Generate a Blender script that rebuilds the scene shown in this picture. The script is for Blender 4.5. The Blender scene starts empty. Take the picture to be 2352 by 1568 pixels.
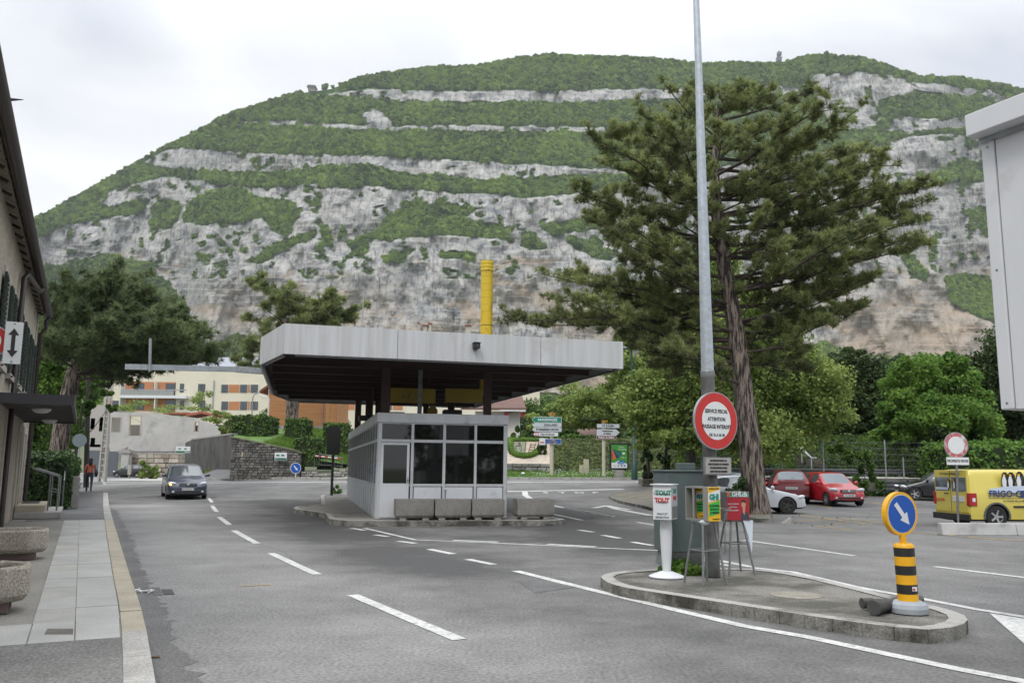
import bpy, math, random
import numpy as np
from mathutils import Matrix, Vector
rnd = random.Random(7); rng = np.random.default_rng(7)
S = bpy.context.scene; COL = S.collection
rad = math.radians
# ---------------------------------------------------------------- camera
FOC, PIT, ROL, EYE = 1950.0, rad(8.4), rad(0.5), 1.6
_F = np.array([0, math.cos(PIT), math.sin(PIT)]); _U = np.array([0, -math.sin(PIT), math.cos(PIT)]); _R = np.array([1.0, 0, 0])
AR = _R*math.cos(ROL)+_U*math.sin(ROL); AU = _U*math.cos(ROL)-_R*math.sin(ROL)
cam = bpy.data.cameras.new('camera'); co = bpy.data.objects.new('camera', cam); COL.objects.link(co)
cam.sensor_width = 36; cam.lens = FOC/2352*36; cam.clip_end = 8000; cam.clip_start = .05
m = Matrix(((AR[0], AU[0], -_F[0], 0), (AR[1], AU[1], -_F[1], 0), (AR[2], AU[2], -_F[2], EYE), (0, 0, 0, 1)))
co.matrix_world = m; S.camera = co
# ---------------------------------------------------------------- sky, sun, exposure
SUN_EL, SUN_AZ = rad(52), rad(200)
w = bpy.data.worlds.new('World'); S.world = w; w.use_nodes = True
nt = w.node_tree; N = nt.nodes; Lk = nt.links
for n in list(N): N.remove(n)
out = N.new('ShaderNodeOutputWorld'); bg = N.new('ShaderNodeBackground'); bg.inputs[1].default_value = .1
sky = N.new('ShaderNodeTexSky'); sky.sky_type = 'NISHITA'; sky.sun_disc = False; sky.sun_elevation = SUN_EL; sky.sun_rotation = SUN_AZ
tc = N.new('ShaderNodeTexCoord'); mp = N.new('ShaderNodeMapping'); mp.inputs['Scale'].default_value = (1.5, 1.5, 3.2); mp.inputs['Location'].default_value = (.35, .2, .1)
n1 = N.new('ShaderNodeTexNoise'); n1.inputs['Scale'].default_value = 1.5; n1.inputs['Detail'].default_value = 7; n1.inputs['Roughness'].default_value = .52; n1.inputs['Distortion'].default_value = .5
cr = N.new('ShaderNodeValToRGB'); e = cr.color_ramp.elements
e[0].position = .36; e[0].color = (5.9, 6.2, 6.8, 1); e[1].position = .62; e[1].color = (8.4, 8.45, 8.5, 1)
mid = cr.color_ramp.elements.new(.5); mid.color = (7.3, 7.45, 7.8, 1)
sx = N.new('ShaderNodeSeparateXYZ'); mr = N.new('ShaderNodeMapRange')
mr.inputs[1].default_value = 0.42; mr.inputs[2].default_value = 1.0; mr.inputs[3].default_value = 1.0; mr.inputs[4].default_value = 2.7
vm = N.new('ShaderNodeVectorMath'); vm.operation = 'SCALE'
mx = N.new('ShaderNodeMix'); mx.data_type = 'RGBA'; mx.inputs[0].default_value = .94
Lk.new(tc.outputs['Generated'], mp.inputs[0]); Lk.new(mp.outputs[0], n1.inputs[0]); Lk.new(n1.outputs[0], cr.inputs[0])
Lk.new(tc.outputs['Generated'], sx.inputs[0]); Lk.new(sx.outputs[2], mr.inputs[0])
Lk.new(cr.outputs[0], vm.inputs[0]); Lk.new(mr.outputs[0], vm.inputs['Scale'])
Lk.new(sky.outputs[0], mx.inputs[6]); Lk.new(vm.outputs[0], mx.inputs[7]); Lk.new(mx.outputs[2], bg.inputs[0]); Lk.new(bg.outputs[0], out.inputs[0])
sl = bpy.data.lights.new('sun', 'SUN'); sl.energy = 1.1; sl.angle = rad(18); sl.color = (1, .97, .92)
so = bpy.data.objects.new('sun', sl); COL.objects.link(so)
_d = Vector((math.sin(SUN_AZ)*math.cos(SUN_EL), math.cos(SUN_AZ)*math.cos(SUN_EL), math.sin(SUN_EL)))
so.rotation_euler = _d.to_track_quat('Z', 'Y').to_euler(); so.location = (0, 0, 60)
vs = S.view_settings; vs.view_transform = 'Standard'; vs.look = 'None'; vs.gamma = 1; vs.use_curve_mapping = False; vs.exposure = 0.38
# ---------------------------------------------------------------- survey: from points sighted in the photo to places in the world
def sst(a, b, x):
    t = np.clip((x-a)/(b-a), 0, 1); return t*t*(3-2*t)
def gz(x, y):                       # height of the ground: the junction behind the booth lies about a metre higher
    return 1.1*sst(36, 64, y)*sst(-34, -8, x)*(1-sst(18, 30, x))+.006*np.maximum(0, y-95)
def ray(x, y): return _F*FOC+AR*(x-1176)+AU*(784-y)
def W(x, y, z=0.0):
    d = ray(x, y); t = (z-EYE)/d[2]; return np.array([d[0]*t, d[1]*t, z])
def DD(x, y, Y):
    d = ray(x, y); t = Y/d[1]; return np.array([d[0]*t, Y, EYE+d[2]*t])
def G(x, y, dz=0.0):
    d = ray(x, y); d = d/d[1]; lo = 1.0
    for Yv in np.arange(2, 260, .5):
        if EYE+d[2]*Yv < gz(d[0]*Yv, Yv)+dz: break
        lo = Yv
    hi = lo+.5
    for _ in range(20):
        mdl = (lo+hi)/2
        if EYE+d[2]*mdl < gz(d[0]*mdl, mdl)+dz: hi = mdl
        else: lo = mdl
    return np.array([d[0]*hi, hi, float(gz(d[0]*hi, hi))+dz])
def q(x, y, ox, oy, s): return ((x/s+ox)/1.551, (y/s+oy)/1.551)
z1 = lambda x, y: q(x, y, 2250, 1350, 2.09); z2 = lambda x, y: q(x, y, 0, 1500, 1.682); z3 = lambda x, y: q(x, y, 350, 1150, 2.352)
z4 = lambda x, y: q(x, y, 850, 1050, 1.568); z5 = lambda x, y: q(x, y, 2100, 1700, 1.5194); z6 = lambda x, y: q(x, y, 3048, 1500, 1.96)
z7 = lambda x, y: q(x, y, 1750, 1400, 3.485); z8 = lambda x, y: q(x, y, 2550, 1500, 3.137); z9 = lambda x, y: q(x, y, 1500, 1800, 2.138); za = lambda x, y: q(x, y, 2650, 1450, 3.36)
# ---------------------------------------------------------------- materials
MATS = {}
def mat(name, col, rough=.6, metal=0, var=0, vs=3.0, bump=0, bs=40.0, spec=.5, col2=None, emit=None, dirt=None, stretch=None, trans=0, detail=4, attr=None, attrcol=None, speck=0, speckscale=120, coat=0, alpha=1, vc=.15, bd=.02):
    if name in MATS: return MATS[name]
    M = bpy.data.materials.new(name); M.use_nodes = True; t = M.node_tree; N = t.nodes; L = t.links; p = N['Principled BSDF']
    p.inputs['Roughness'].default_value = rough; p.inputs['Metallic'].default_value = metal; p.inputs['Specular IOR Level'].default_value = spec
    p.inputs['Base Color'].default_value = (*col, 1); p.inputs['Coat Weight'].default_value = coat; p.inputs['Coat Roughness'].default_value = .05
    if trans: p.inputs['Transmission Weight'].default_value = trans
    if alpha < 1: p.inputs['Alpha'].default_value = alpha
    tc = N.new('ShaderNodeTexCoord'); src = tc.outputs['Object']
    if stretch:
        mpn = N.new('ShaderNodeMapping'); mpn.inputs['Scale'].default_value = stretch; L.new(src, mpn.inputs[0]); src = mpn.outputs[0]
    cur = None
    def mixc(a, b, fac, mode='MIX'):
        x = N.new('ShaderNodeMix'); x.data_type = 'RGBA'; x.blend_type = mode
        for s, v in ((0, fac), (6, a), (7, b)):
            if hasattr(v, 'is_linked') or hasattr(v, 'links'): L.new(v, x.inputs[s])
            elif s == 0: x.inputs[0].default_value = v
            else: x.inputs[s].default_value = (*v, 1)
        return x.outputs[2]
    def noise(sc, det=4, ro=.6, lo=.35, hi=.65, s=None):
        n = N.new('ShaderNodeTexNoise'); n.inputs['Scale'].default_value = sc; n.inputs['Detail'].default_value = det; n.inputs['Roughness'].default_value = ro
        L.new(s or src, n.inputs[0]); r = N.new('ShaderNodeMapRange'); r.inputs[1].default_value = lo; r.inputs[2].default_value = hi; L.new(n.outputs[0], r.inputs[0]); return r.outputs[0]
    cur = col
    if var or col2:
        c2 = col2 or tuple(c*(1-var) for c in col); c1 = col if col2 else tuple(c*(1+var) for c in col)
        cur = mixc(c1, c2, noise(vs, detail, .6, .5-vc, .5+vc))
    if attr:
        a = N.new('ShaderNodeAttribute'); a.attribute_name = attr
        cur = mixc(cur, attrcol, a.outputs['Fac'])
    if dirt:
        cur = mixc(cur, dirt[0], noise(dirt[1], 5, .65, dirt[2], dirt[2]+.18, tc.outputs['Object']))
    if speck:
        n = N.new('ShaderNodeTexNoise'); n.inputs['Scale'].default_value = speckscale; n.inputs['Detail'].default_value = 2; L.new(tc.outputs['Object'], n.inputs[0])
        r = N.new('ShaderNodeMapRange'); r.inputs[1].default_value = .3; r.inputs[2].default_value = .7; r.inputs[3].default_value = 1-speck; r.inputs[4].default_value = 1+speck; L.new(n.outputs[0], r.inputs[0])
        v = N.new('ShaderNodeVectorMath'); v.operation = 'SCALE'
        if isinstance(cur, tuple): v.inputs[0].default_value = cur
        else: L.new(cur, v.inputs[0])
        L.new(r.outputs[0], v.inputs['Scale']); cur = v.outputs[0]
    if not isinstance(cur, tuple): L.new(cur, p.inputs['Base Color'])
    if bump:
        n = N.new('ShaderNodeTexNoise'); n.inputs['Scale'].default_value = bs; n.inputs['Detail'].default_value = 4; L.new(src, n.inputs[0])
        b = N.new('ShaderNodeBump'); b.inputs['Strength'].default_value = bump; b.inputs['Distance'].default_value = bd; L.new(n.outputs[0], b.inputs['Height']); L.new(b.outputs[0], p.inputs['Normal'])
    if emit:
        p.inputs['Emission Color'].default_value = (*emit[0], 1); p.inputs['Emission Strength'].default_value = emit[1]
    MATS[name] = M; return M
def leafmat(name, c1, c2, attr='tone', tl=.35, nscale=.5):
    if name in MATS: return MATS[name]
    M = bpy.data.materials.new(name); M.use_nodes = True; t = M.node_tree; N = t.nodes; L = t.links; p = N['Principled BSDF']
    p.inputs['Roughness'].default_value = .55; p.inputs['Specular IOR Level'].default_value = .25
    a = N.new('ShaderNodeAttribute'); a.attribute_name = attr
    tcn = N.new('ShaderNodeTexCoord'); n = N.new('ShaderNodeTexNoise'); n.inputs['Scale'].default_value = nscale; L.new(tcn.outputs['Object'], n.inputs[0])
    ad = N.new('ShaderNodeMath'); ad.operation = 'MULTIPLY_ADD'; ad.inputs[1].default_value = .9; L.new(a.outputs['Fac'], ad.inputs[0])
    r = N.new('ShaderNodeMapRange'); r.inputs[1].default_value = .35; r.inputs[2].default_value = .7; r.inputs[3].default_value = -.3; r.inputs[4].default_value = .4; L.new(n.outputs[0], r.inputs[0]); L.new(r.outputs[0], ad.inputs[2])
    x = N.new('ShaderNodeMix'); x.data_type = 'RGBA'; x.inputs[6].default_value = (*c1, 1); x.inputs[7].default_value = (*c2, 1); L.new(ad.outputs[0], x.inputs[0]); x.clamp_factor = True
    L.new(x.outputs[2], p.inputs['Base Color'])
    if tl:
        tr = N.new('ShaderNodeBsdfTranslucent'); L.new(x.outputs[2], tr.inputs[0]); ms = N.new('ShaderNodeMixShader'); ms.inputs[0].default_value = tl
        L.new(p.outputs[0], ms.inputs[1]); L.new(tr.outputs[0], ms.inputs[2]); L.new(ms.outputs[0], N['Material Output'].inputs[0])
    MATS[name] = M; return M
# ---------------------------------------------------------------- mesh building
ROOT = {}
def tagp(o, label=None, cat=None, group=None, kind=None):
    if label: o['label'] = label
    if cat: o['category'] = cat
    if group: o['group'] = group
    if kind: o['kind'] = kind
    return o
def thing(name, label, cat, loc=(0, 0, 0), rz=0.0, group=None):
    o = bpy.data.objects.new(name, None); COL.objects.link(o); o.location = tuple(float(c) for c in loc); o.rotation_euler = (0, 0, rz); o.empty_display_size = .2
    ROOT[o.name] = Matrix.Translation(Vector(o.location)) @ Matrix.Rotation(rz, 4, 'Z'); return tagp(o, label, cat, group)
def link(name, me, parent=None, loc=None):
    o = bpy.data.objects.new(name, me); COL.objects.link(o)
    if parent is not None:
        o.parent = parent; ROOT[o.name] = ROOT.get(parent.name, Matrix.Identity(4))
    elif loc is not None:
        o.location = loc; ROOT[o.name] = Matrix.Translation(Vector(loc))
    return o
class MB:
    def __init__(s): s.v = []; s.f = []; s.m = []; s.s = []
    def add(s, vs, fs, mi=0, sm=False):
        o = len(s.v); s.v += [tuple(float(c) for c in v) for v in vs]
        for f in fs: s.f.append([i+o for i in f]); s.m.append(mi); s.s.append(sm)
        return s
    def box(s, x0, x1, y0, y1, z0, z1, mi=0):
        return s.add([(x0, y0, z0), (x1, y0, z0), (x1, y1, z0), (x0, y1, z0), (x0, y0, z1), (x1, y0, z1), (x1, y1, z1), (x0, y1, z1)],
                     [(0, 3, 2, 1), (4, 5, 6, 7), (0, 1, 5, 4), (1, 2, 6, 5), (2, 3, 7, 6), (3, 0, 4, 7)], mi)
    def cbox(s, c, d, mi=0, R=None):
        R = R or Matrix.Identity(3); a = [Vector((i*d[0]/2, j*d[1]/2, k*d[2]/2)) for k in (-1, 1) for j in (-1, 1) for i in (-1, 1)]
        vs = [Vector(c)+R @ p for p in a]
        return s.add(vs, [(0, 2, 3, 1), (4, 5, 7, 6), (0, 1, 5, 4), (1, 3, 7, 5), (3, 2, 6, 7), (2, 0, 4, 6)], mi)
    def bar(s, p0, p1, w_, h=None, mi=0, up=(0, 0, 1)):
        h = h or w_; a = Vector(p0); b = Vector(p1); d = (b-a).normalized(); u = Vector(up)
        if abs(d.dot(u)) > .98: u = Vector((1, 0, 0))
        sd = d.cross(u).normalized(); u2 = sd.cross(d)
        vs = [p+sd*(i*w_/2)+u2*(j*h/2) for p in (a, b) for (i, j) in ((-1, -1), (1, -1), (1, 1), (-1, 1))]
        return s.add(vs, [(3, 2, 1, 0), (4, 5, 6, 7), (0, 1, 5, 4), (1, 2, 6, 5), (2, 3, 7, 6), (3, 0, 4, 7)], mi)
    def tube(s, pts, r, n=8, mi=0, cap=True, sm=True):
        P = [Vector(p) for p in pts]; rs = r if hasattr(r, '__len__') else [r]*len(P); vs = []; prev = None
        for i, p in enumerate(P):
            d = (P[min(i+1, len(P)-1)]-P[max(i-1, 0)]).normalized()
            if prev is None:
                a = d.cross(Vector((0, 0, 1)))
                if a.length < .1: a = Vector((1, 0, 0)).cross(d)
                a.normalize(); a = d.cross(a).normalized() if False else a
            else: a = (prev-d*prev.dot(d)).normalized()
            prev = a; b = d.cross(a)
            vs += [p+(a*math.cos(t)+b*math.sin(t))*rs[i] for t in [2*math.pi*k/n for k in range(n)]]
        fs = [(i*n+k, i*n+(k+1) % n, (i+1)*n+(k+1) % n, (i+1)*n+k) for i in range(len(P)-1) for k in range(n)]
        s.add(vs, fs, mi, sm)
        if cap:
            s.add(vs[:n], [list(range(n))[::-1]], mi); s.add(vs[-n:], [list(range(n))], mi)
        return s
    def cyl(s, p0, p1, r0, r1=None, n=16, mi=0, sm=True): return s.tube([p0, p1], [r0, r0 if r1 is None else r1], n, mi, True, sm)
    def prism(s, poly, z0, z1, mi=0, mtop=None):
        n = len(poly); zz = lambda z, p: z(p[0], p[1]) if callable(z) else z
        vs = [(p[0], p[1], zz(z0, p)) for p in poly]+[(p[0], p[1], zz(z1, p)) for p in poly]
        ar = sum(poly[i][0]*poly[(i+1) % n][1]-poly[(i+1) % n][0]*poly[i][1] for i in range(n))
        top = list(range(n, 2*n)); bot = list(range(n))[::-1]; sd = [(i, (i+1) % n, n+(i+1) % n, n+i) for i in range(n)]
        if ar < 0: top = top[::-1]; bot = bot[::-1]; sd = [f[::-1] for f in sd]
        s.add(vs, sd+[bot], mi); s.add(vs, [top], mi if mtop is None else mtop); return s
    def extr(s, poly, vec, mi=0, mif=None):
        n = len(poly); v = Vector(vec); vs = [Vector(p) for p in poly]+[Vector(p)+v for p in poly]
        s.add(vs, [(i, (i+1) % n, n+(i+1) % n, n+i) for i in range(n)]+[list(range(n))[::-1]], mi); s.add(vs, [list(range(n, 2*n))], mi if mif is None else mif); return s
    def lathe(s, prof, n=24, c=(0, 0, 0), mi=0, axis='z', sm=True, mis=None):
        vs = []
        for r, z in prof:
            for k in range(n):
                a = 2*math.pi*k/n; p = (r*math.cos(a), r*math.sin(a), z)
                if axis == 'y': p = (p[0], p[2], p[1])
                if axis == 'x': p = (p[2], p[0], p[1])
                vs.append((p[0]+c[0], p[1]+c[1], p[2]+c[2]))
        for i in range(len(prof)-1):
            s.add(vs[i*n:(i+2)*n], [(k, (k+1) % n, n+(k+1) % n, n+k) for k in range(n)], mis[i] if mis else mi, sm)
        s.add(vs[:n], [list(range(n))[::-1]], mis[0] if mis else mi); s.add(vs[-n:], [list(range(n))], mis[-1] if mis else mi); return s
    def ell(s, c, r, n=10, mi=0, R=None, jit=0):
        vs = []; fs = []; h = n//2+1
        for i in range(h+1):
            th = math.pi*i/h
            for k in range(n):
                ph = 2*math.pi*k/n; j = 1+rnd.uniform(-jit, jit); p = Vector((math.sin(th)*math.cos(ph)*r[0]*j, math.sin(th)*math.sin(ph)*r[1]*j, math.cos(th)*r[2]*j))
                if R: p = R @ p
                vs.append(Vector(c)+p)
        for i in range(h):
            for k in range(n): fs.append((i*n+k, (i+1)*n+k, (i+1)*n+(k+1) % n, i*n+(k+1) % n))
        return s.add(vs, fs, mi, True)
    def mesh(s, name, mats, M=None):
        me = bpy.data.meshes.new(name); vs = s.v if M is None else [tuple(M @ Vector(v)) for v in s.v]
        me.from_pydata(vs, [], s.f); mats = mats if isinstance(mats, (list, tuple)) else [mats]
        for x in mats: me.materials.append(x)
        me.polygons.foreach_set('material_index', s.m); me.polygons.foreach_set('use_smooth', s.s); me.update(); return me
    def obj(s, name, mats, parent=None, world=False, bevel=0, loc=None, **kw):
        M = None
        if world and parent is not None: M = ROOT[parent.name].inverted()
        if world and parent is None and loc is not None: M = Matrix.Translation(-Vector(tuple(float(c) for c in loc)))
        o = link(name, s.mesh(name, mats, M), parent, None if loc is None or parent is not None else tuple(float(c) for c in loc))
        if bevel:
            b = o.modifiers.new('bevel', 'BEVEL'); b.width = bevel; b.segments = 2; b.limit_method = 'ANGLE'; b.angle_limit = rad(40)
        return tagp(o, **kw)
def npmesh(name, V, F, mats, mi=None, attrs=None, smooth=False):
    me = bpy.data.meshes.new(name); V = np.ascontiguousarray(V, dtype=np.float32); F = np.ascontiguousarray(F, dtype=np.int32); n, k = F.shape
    me.vertices.add(len(V)); me.vertices.foreach_set('co', V.ravel()); me.loops.add(n*k); me.loops.foreach_set('vertex_index', F.ravel())
    me.polygons.add(n); me.polygons.foreach_set('loop_start', np.arange(0, n*k, k, dtype=np.int32))
    for x in (mats if isinstance(mats, (list, tuple)) else [mats]): me.materials.append(x)
    if mi is not None: me.polygons.foreach_set('material_index', np.asarray(mi, dtype=np.int32))
    if smooth: me.polygons.foreach_set('use_smooth', np.ones(n, dtype=bool))
    me.update(calc_edges=True)
    for a, (dom, val) in (attrs or {}).items():
        at = me.attributes.new(a, 'FLOAT', dom); at.data.foreach_set('value', np.asarray(val, dtype=np.float32))
    return me
def text(s, size, o, R, material, parent, name='lettering', world=False, align='CENTER', bold=0.0, sx=1.0, ext=.002):
    cu = bpy.data.curves.new('t', 'FONT'); cu.body = s; cu.size = size; cu.align_x = align; cu.align_y = 'CENTER'; cu.extrude = ext; cu.offset = bold; cu.resolution_u = 2
    ob = bpy.data.objects.new('t', cu); COL.objects.link(ob); dg = bpy.context.evaluated_depsgraph_get(); me = bpy.data.meshes.new_from_object(ob.evaluated_get(dg))
    bpy.data.objects.remove(ob); M = Matrix.Translation(Vector(tuple(float(c) for c in o))) @ R.to_4x4() @ Matrix.Diagonal((sx, 1, 1, 1))
    if world: M = ROOT[parent.name].inverted() @ M
    me.transform(M); me.materials.clear(); me.materials.append(material); me.name = name
    return link(name, me, parent)
def facing(n):                       # rotation whose local X runs right, Y up, Z out along n, for a face with outward normal n
    n = Vector(n).normalized(); up = Vector((0, 0, 1)); x = up.cross(n).normalized(); y = n.cross(x); return Matrix((x, y, n)).transposed()
# value noise
_T = rng.random((256, 256)).astype(np.float32)
def vn(x, y):
    xi = np.floor(x).astype(int); yi = np.floor(y).astype(int); fx = x-xi; fy = y-yi; fx = fx*fx*(3-2*fx); fy = fy*fy*(3-2*fy)
    a = _T[xi & 255, yi & 255]; b = _T[(xi+1) & 255, yi & 255]; c = _T[xi & 255, (yi+1) & 255]; d = _T[(xi+1) & 255, (yi+1) & 255]
    return (a*(1-fx)+b*fx)*(1-fy)+(c*(1-fx)+d*fx)*fy
def fbm(x, y, o=4, g=.5):
    s = 0; a = 1; t = 0
    for i in range(o): s = s+a*vn(x*2**i+17.3*i, y*2**i+5.1*i); t += a; a *= g
    return s/t
def inpoly(X, Y, P):
    r = np.zeros(X.shape, bool); n = len(P)
    for i in range(n):
        (x0, y0), (x1, y1) = P[i], P[(i+1) % n]
        if y0 == y1: continue
        c = ((y0 > Y) != (y1 > Y)) & (X < (x1-x0)*(Y-y0)/(y1-y0)+x0); r ^= c
    return r
# ================================================================ GROUND, ROADS
A_ = mat
M_white = mat('road_paint', (.54, .54, .52), .7, var=.15, vs=2, dirt=((.22, .22, .22), 11, .53), speck=.25, speckscale=60)
M_yel = mat('yellow_paint', (.55, .36, .08), .7, dirt=((.13, .13, .13), 3, .45))
M_conc = mat('concrete', (.30, .29, .265), .85, var=.18, vs=3, bump=.4, bs=60, speck=.3, speckscale=90)
M_pale = mat('pale_slab', (.40, .40, .38), .85, var=.1, vs=1.3, bump=.15, bs=80, speck=.12, speckscale=50)
M_kerb = mat('kerb_granite', (.36, .35, .33), .8, var=.15, vs=2, bump=.3, bs=60, speck=.35, speckscale=70)
M_sand = mat('kerb_sandstone', (.39, .35, .27), .8, var=.12, vs=2, bump=.3, bs=60, speck=.2, speckscale=70)
M_asd = mat('fresh_asphalt', (.135, .133, .13), .8, var=.15, vs=1, bump=.4, bs=90, speck=.45, speckscale=45)
M_asc = mat('coarse_asphalt', (.17, .168, .16), .85, var=.2, vs=.8, bump=.6, bs=60, speck=.45, speckscale=45)
M_pav = mat('pavement_concrete', (.25, .24, .215), .85, var=.12, vs=.7, bump=.3, bs=60, speck=.25, speckscale=60)
M_isl = mat('island_asphalt', (.20, .19, .17), .85, dirt=((.075, .073, .06), 1.1, .42), bump=.4, bs=60, speck=.5, speckscale=50)
M_grass = mat('grass', (.09, .17, .035), .8, var=.4, vs=2.5, bump=.6, bs=30)
M_soil = mat('soil', (.12, .12, .07), .9, col2=(.06, .1, .03), vs=.3)
M_gravel = mat('pink_gravel', (.42, .36, .29), .9, var=.12, vs=2, speck=.3, speckscale=15)
# road asphalt with wear
def road_mat():
    M = bpy.data.materials.new('asphalt'); M.use_nodes = True; t = M.node_tree; N = t.nodes; L = t.links; p = N['Principled BSDF']; p.inputs['Roughness'].default_value = .78; p.inputs['Specular IOR Level'].default_value = .35
    tc = N.new('ShaderNodeTexCoord'); at = N.new('ShaderNodeAttribute'); at.attribute_name = 'wear'
    def nz(sc, d, lo, hi, a, b, st=(1, 1, 1), ro=.6):
        mp = N.new('ShaderNodeMapping'); mp.inputs['Scale'].default_value = st; L.new(tc.outputs['Object'], mp.inputs[0])
        n = N.new('ShaderNodeTexNoise'); n.inputs['Scale'].default_value = sc; n.inputs['Detail'].default_value = d; n.inputs['Roughness'].default_value = ro; L.new(mp.outputs[0], n.inputs[0])
        r = N.new('ShaderNodeMapRange'); r.inputs[1].default_value = lo; r.inputs[2].default_value = hi; r.inputs[3].default_value = a; r.inputs[4].default_value = b; L.new(n.outputs[0], r.inputs[0]); return r.outputs[0], n.outputs[0]
    big, _ = nz(.22, 7, .38, .62, -.2, .2, ro=.66); med, _ = nz(1.1, 8, .36, .66, -.13, .13, (1, 1, 1), .72); fine, fr = nz(28, 3, .3, .7, .62, 1.38)
    cr1, _ = nz(90, 2, .3, .7, .8, 1.2)
    a1 = N.new('ShaderNodeMath'); a1.operation = 'ADD'; L.new(big, a1.inputs[0]); L.new(med, a1.inputs[1])
    a2 = N.new('ShaderNodeMath'); a2.operation = 'ADD'; L.new(a1.outputs[0], a2.inputs[0]); L.new(at.outputs['Fac'], a2.inputs[1]); a2.use_clamp = True
    cr = N.new('ShaderNodeValToRGB'); e = cr.color_ramp.elements; e[0].color = (.072, .071, .07, 1); e[0].position = 0; e[1].color = (.275, .271, .262, 1); e[1].position = 1
    L.new(a2.outputs[0], cr.inputs[0]); v = N.new('ShaderNodeVectorMath'); v.operation = 'SCALE'; L.new(cr.outputs[0], v.inputs[0]); L.new(fine, v.inputs['Scale'])
    v2 = N.new('ShaderNodeVectorMath'); v2.operation = 'SCALE'; L.new(v.outputs[0], v2.inputs[0]); L.new(cr1, v2.inputs['Scale']); L.new(v2.outputs[0], p.inputs['Base Color'])
    b = N.new('ShaderNodeBump'); b.inputs['Strength'].default_value = .5; b.inputs['Distance'].default_value = .01; L.new(fr, b.inputs['Height']); L.new(b.outputs[0], p.inputs['Normal']); return M
M_road = road_mat()
def gridmesh(name, xs, ys, zf, mt, attrs=None):
    X, Y = np.meshgrid(xs, ys); Z = zf(X, Y); V = np.stack([X, Y, Z], -1).reshape(-1, 3); nx = len(xs); i = np.arange((len(ys)-1)*nx).reshape(len(ys)-1, nx)[:, :-1].ravel()
    F = np.stack([i, i+1, i+nx+1, i+nx], -1); at = {k: ('POINT', f(X, Y).ravel()) for k, f in (attrs or {}).items()}
    return link(name, npmesh(name, V, F, mt, None, at, True))
def segd(X, Y, P):
    d = np.full(X.shape, 1e9)
    for (x0, y0), (x1, y1) in zip(P[:-1], P[1:]):
        L2 = (x1-x0)**2+(y1-y0)**2; t = np.clip(((X-x0)*(x1-x0)+(Y-y0)*(y1-y0))/L2, 0, 1); d = np.minimum(d, np.hypot(X-x0-t*(x1-x0), Y-y0-t*(y1-y0)))
    return d
gp = lambda L: [tuple(G(*p)[:2]) for p in L]
worn = gp([(330, 1160), (400, 1250), (480, 1360), (620, 1540)]); worn2 = gp([(560, 1210), (760, 1330), (1100, 1500)]); worn3 = gp([(1700, 1215), (2352, 1270)])
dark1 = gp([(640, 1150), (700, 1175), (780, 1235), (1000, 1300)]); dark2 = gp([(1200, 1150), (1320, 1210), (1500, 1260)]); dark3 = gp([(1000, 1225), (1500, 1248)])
def wearf(X, Y):
    n = fbm(X*.5, Y*.5, 4)
    a = .36+.42*np.exp(-(segd(X, Y, worn)/1.4)**2)+.2*np.exp(-(segd(X, Y, worn2)/1.0)**2)+.16*np.exp(-(segd(X, Y, worn3)/2.0)**2)
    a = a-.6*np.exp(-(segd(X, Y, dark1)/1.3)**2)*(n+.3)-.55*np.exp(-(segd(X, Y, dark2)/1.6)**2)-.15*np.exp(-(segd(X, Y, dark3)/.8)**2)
    return a+.35*sst(45, 60, Y)
ys = np.concatenate([np.arange(-14, 30, .4), np.arange(30, 80, .8), np.arange(80, 131, 3)])
road = gridmesh('road', np.concatenate([np.arange(-70, -20, 2), np.arange(-20, 20, .4), np.arange(20, 71, 2)]), ys, gz, M_road, {'wear': wearf}); tagp(road, kind='structure')
xs = np.concatenate([np.arange(-1500, -120, 60), np.arange(-120, 121, 6), np.arange(180, 1600, 60)])
grd = gridmesh('ground', xs, np.concatenate([np.arange(-400, -20, 40), np.arange(-20, 200, 4), np.arange(200, 1400, 40)]), lambda X, Y: gz(X, Y)-.06+np.maximum(0, Y-150)*.02, M_soil); tagp(grd, kind='structure')
def drape(name, poly, dz, mt, step=1.0, parent=None):
    """a thin sheet following the ground inside a polygon given in world xy"""
    P = np.array(poly); x0, y0 = P.min(0); x1, y1 = P.max(0)
    import bmesh
    bm = bmesh.new(); f = bm.faces.new([bm.verts.new((p[0], p[1], 0)) for p in poly])
    for ax, a, b in ((0, x0, x1), (1, y0, y1)):
        for c in np.arange(a+step, b, step):
            bmesh.ops.bisect_plane(bm, geom=bm.verts[:]+bm.edges[:]+bm.faces[:], plane_co=(c, c, 0), plane_no=(1, 0, 0) if ax == 0 else (0, 1, 0))
    for v in bm.verts: v.co.z = float(gz(v.co.x, v.co.y))+dz
    bm.normal_update()
    if bm.faces and sum(f.normal.z for f in bm.faces) < 0: bmesh.ops.reverse_faces(bm, faces=bm.faces[:])
    me = bpy.data.meshes.new(name); bm.to_mesh(me); bm.free(); me.materials.append(mt); return link(name, me, parent)
ROOT['road'] = Matrix.Identity(4)
def stripe(pts, wd, mt=None, name='lane_marking', dz=.006, px=True, parent=None, chip=0):
    P = [Vector(G(*p)[:2]) if px else Vector(p) for p in pts]; Q = [P[0]]
    for a, b in zip(P[:-1], P[1:]):
        n = max(1, int((b-a).length/1.0)); Q += [a.lerp(b, (i+1)/n) for i in range(n)]
    vs = []
    for i, p in enumerate(Q):
        d = (Q[min(i+1, len(Q)-1)]-Q[max(0, i-1)]).normalized(); n = Vector((-d.y, d.x))*(wd/2)
        for sgn in (1, -1):
            r = p+n*sgn*(1+rnd.uniform(-.06, .06)); vs.append((r.x, r.y, float(gz(r.x, r.y))+dz))
    MBo = MB().add(vs, [(2*i, 2*i+1, 2*i+3, 2*i+2) for i in range(len(Q)-1)]); return MBo.obj(name, mt or M_white, parent or road)
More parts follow.
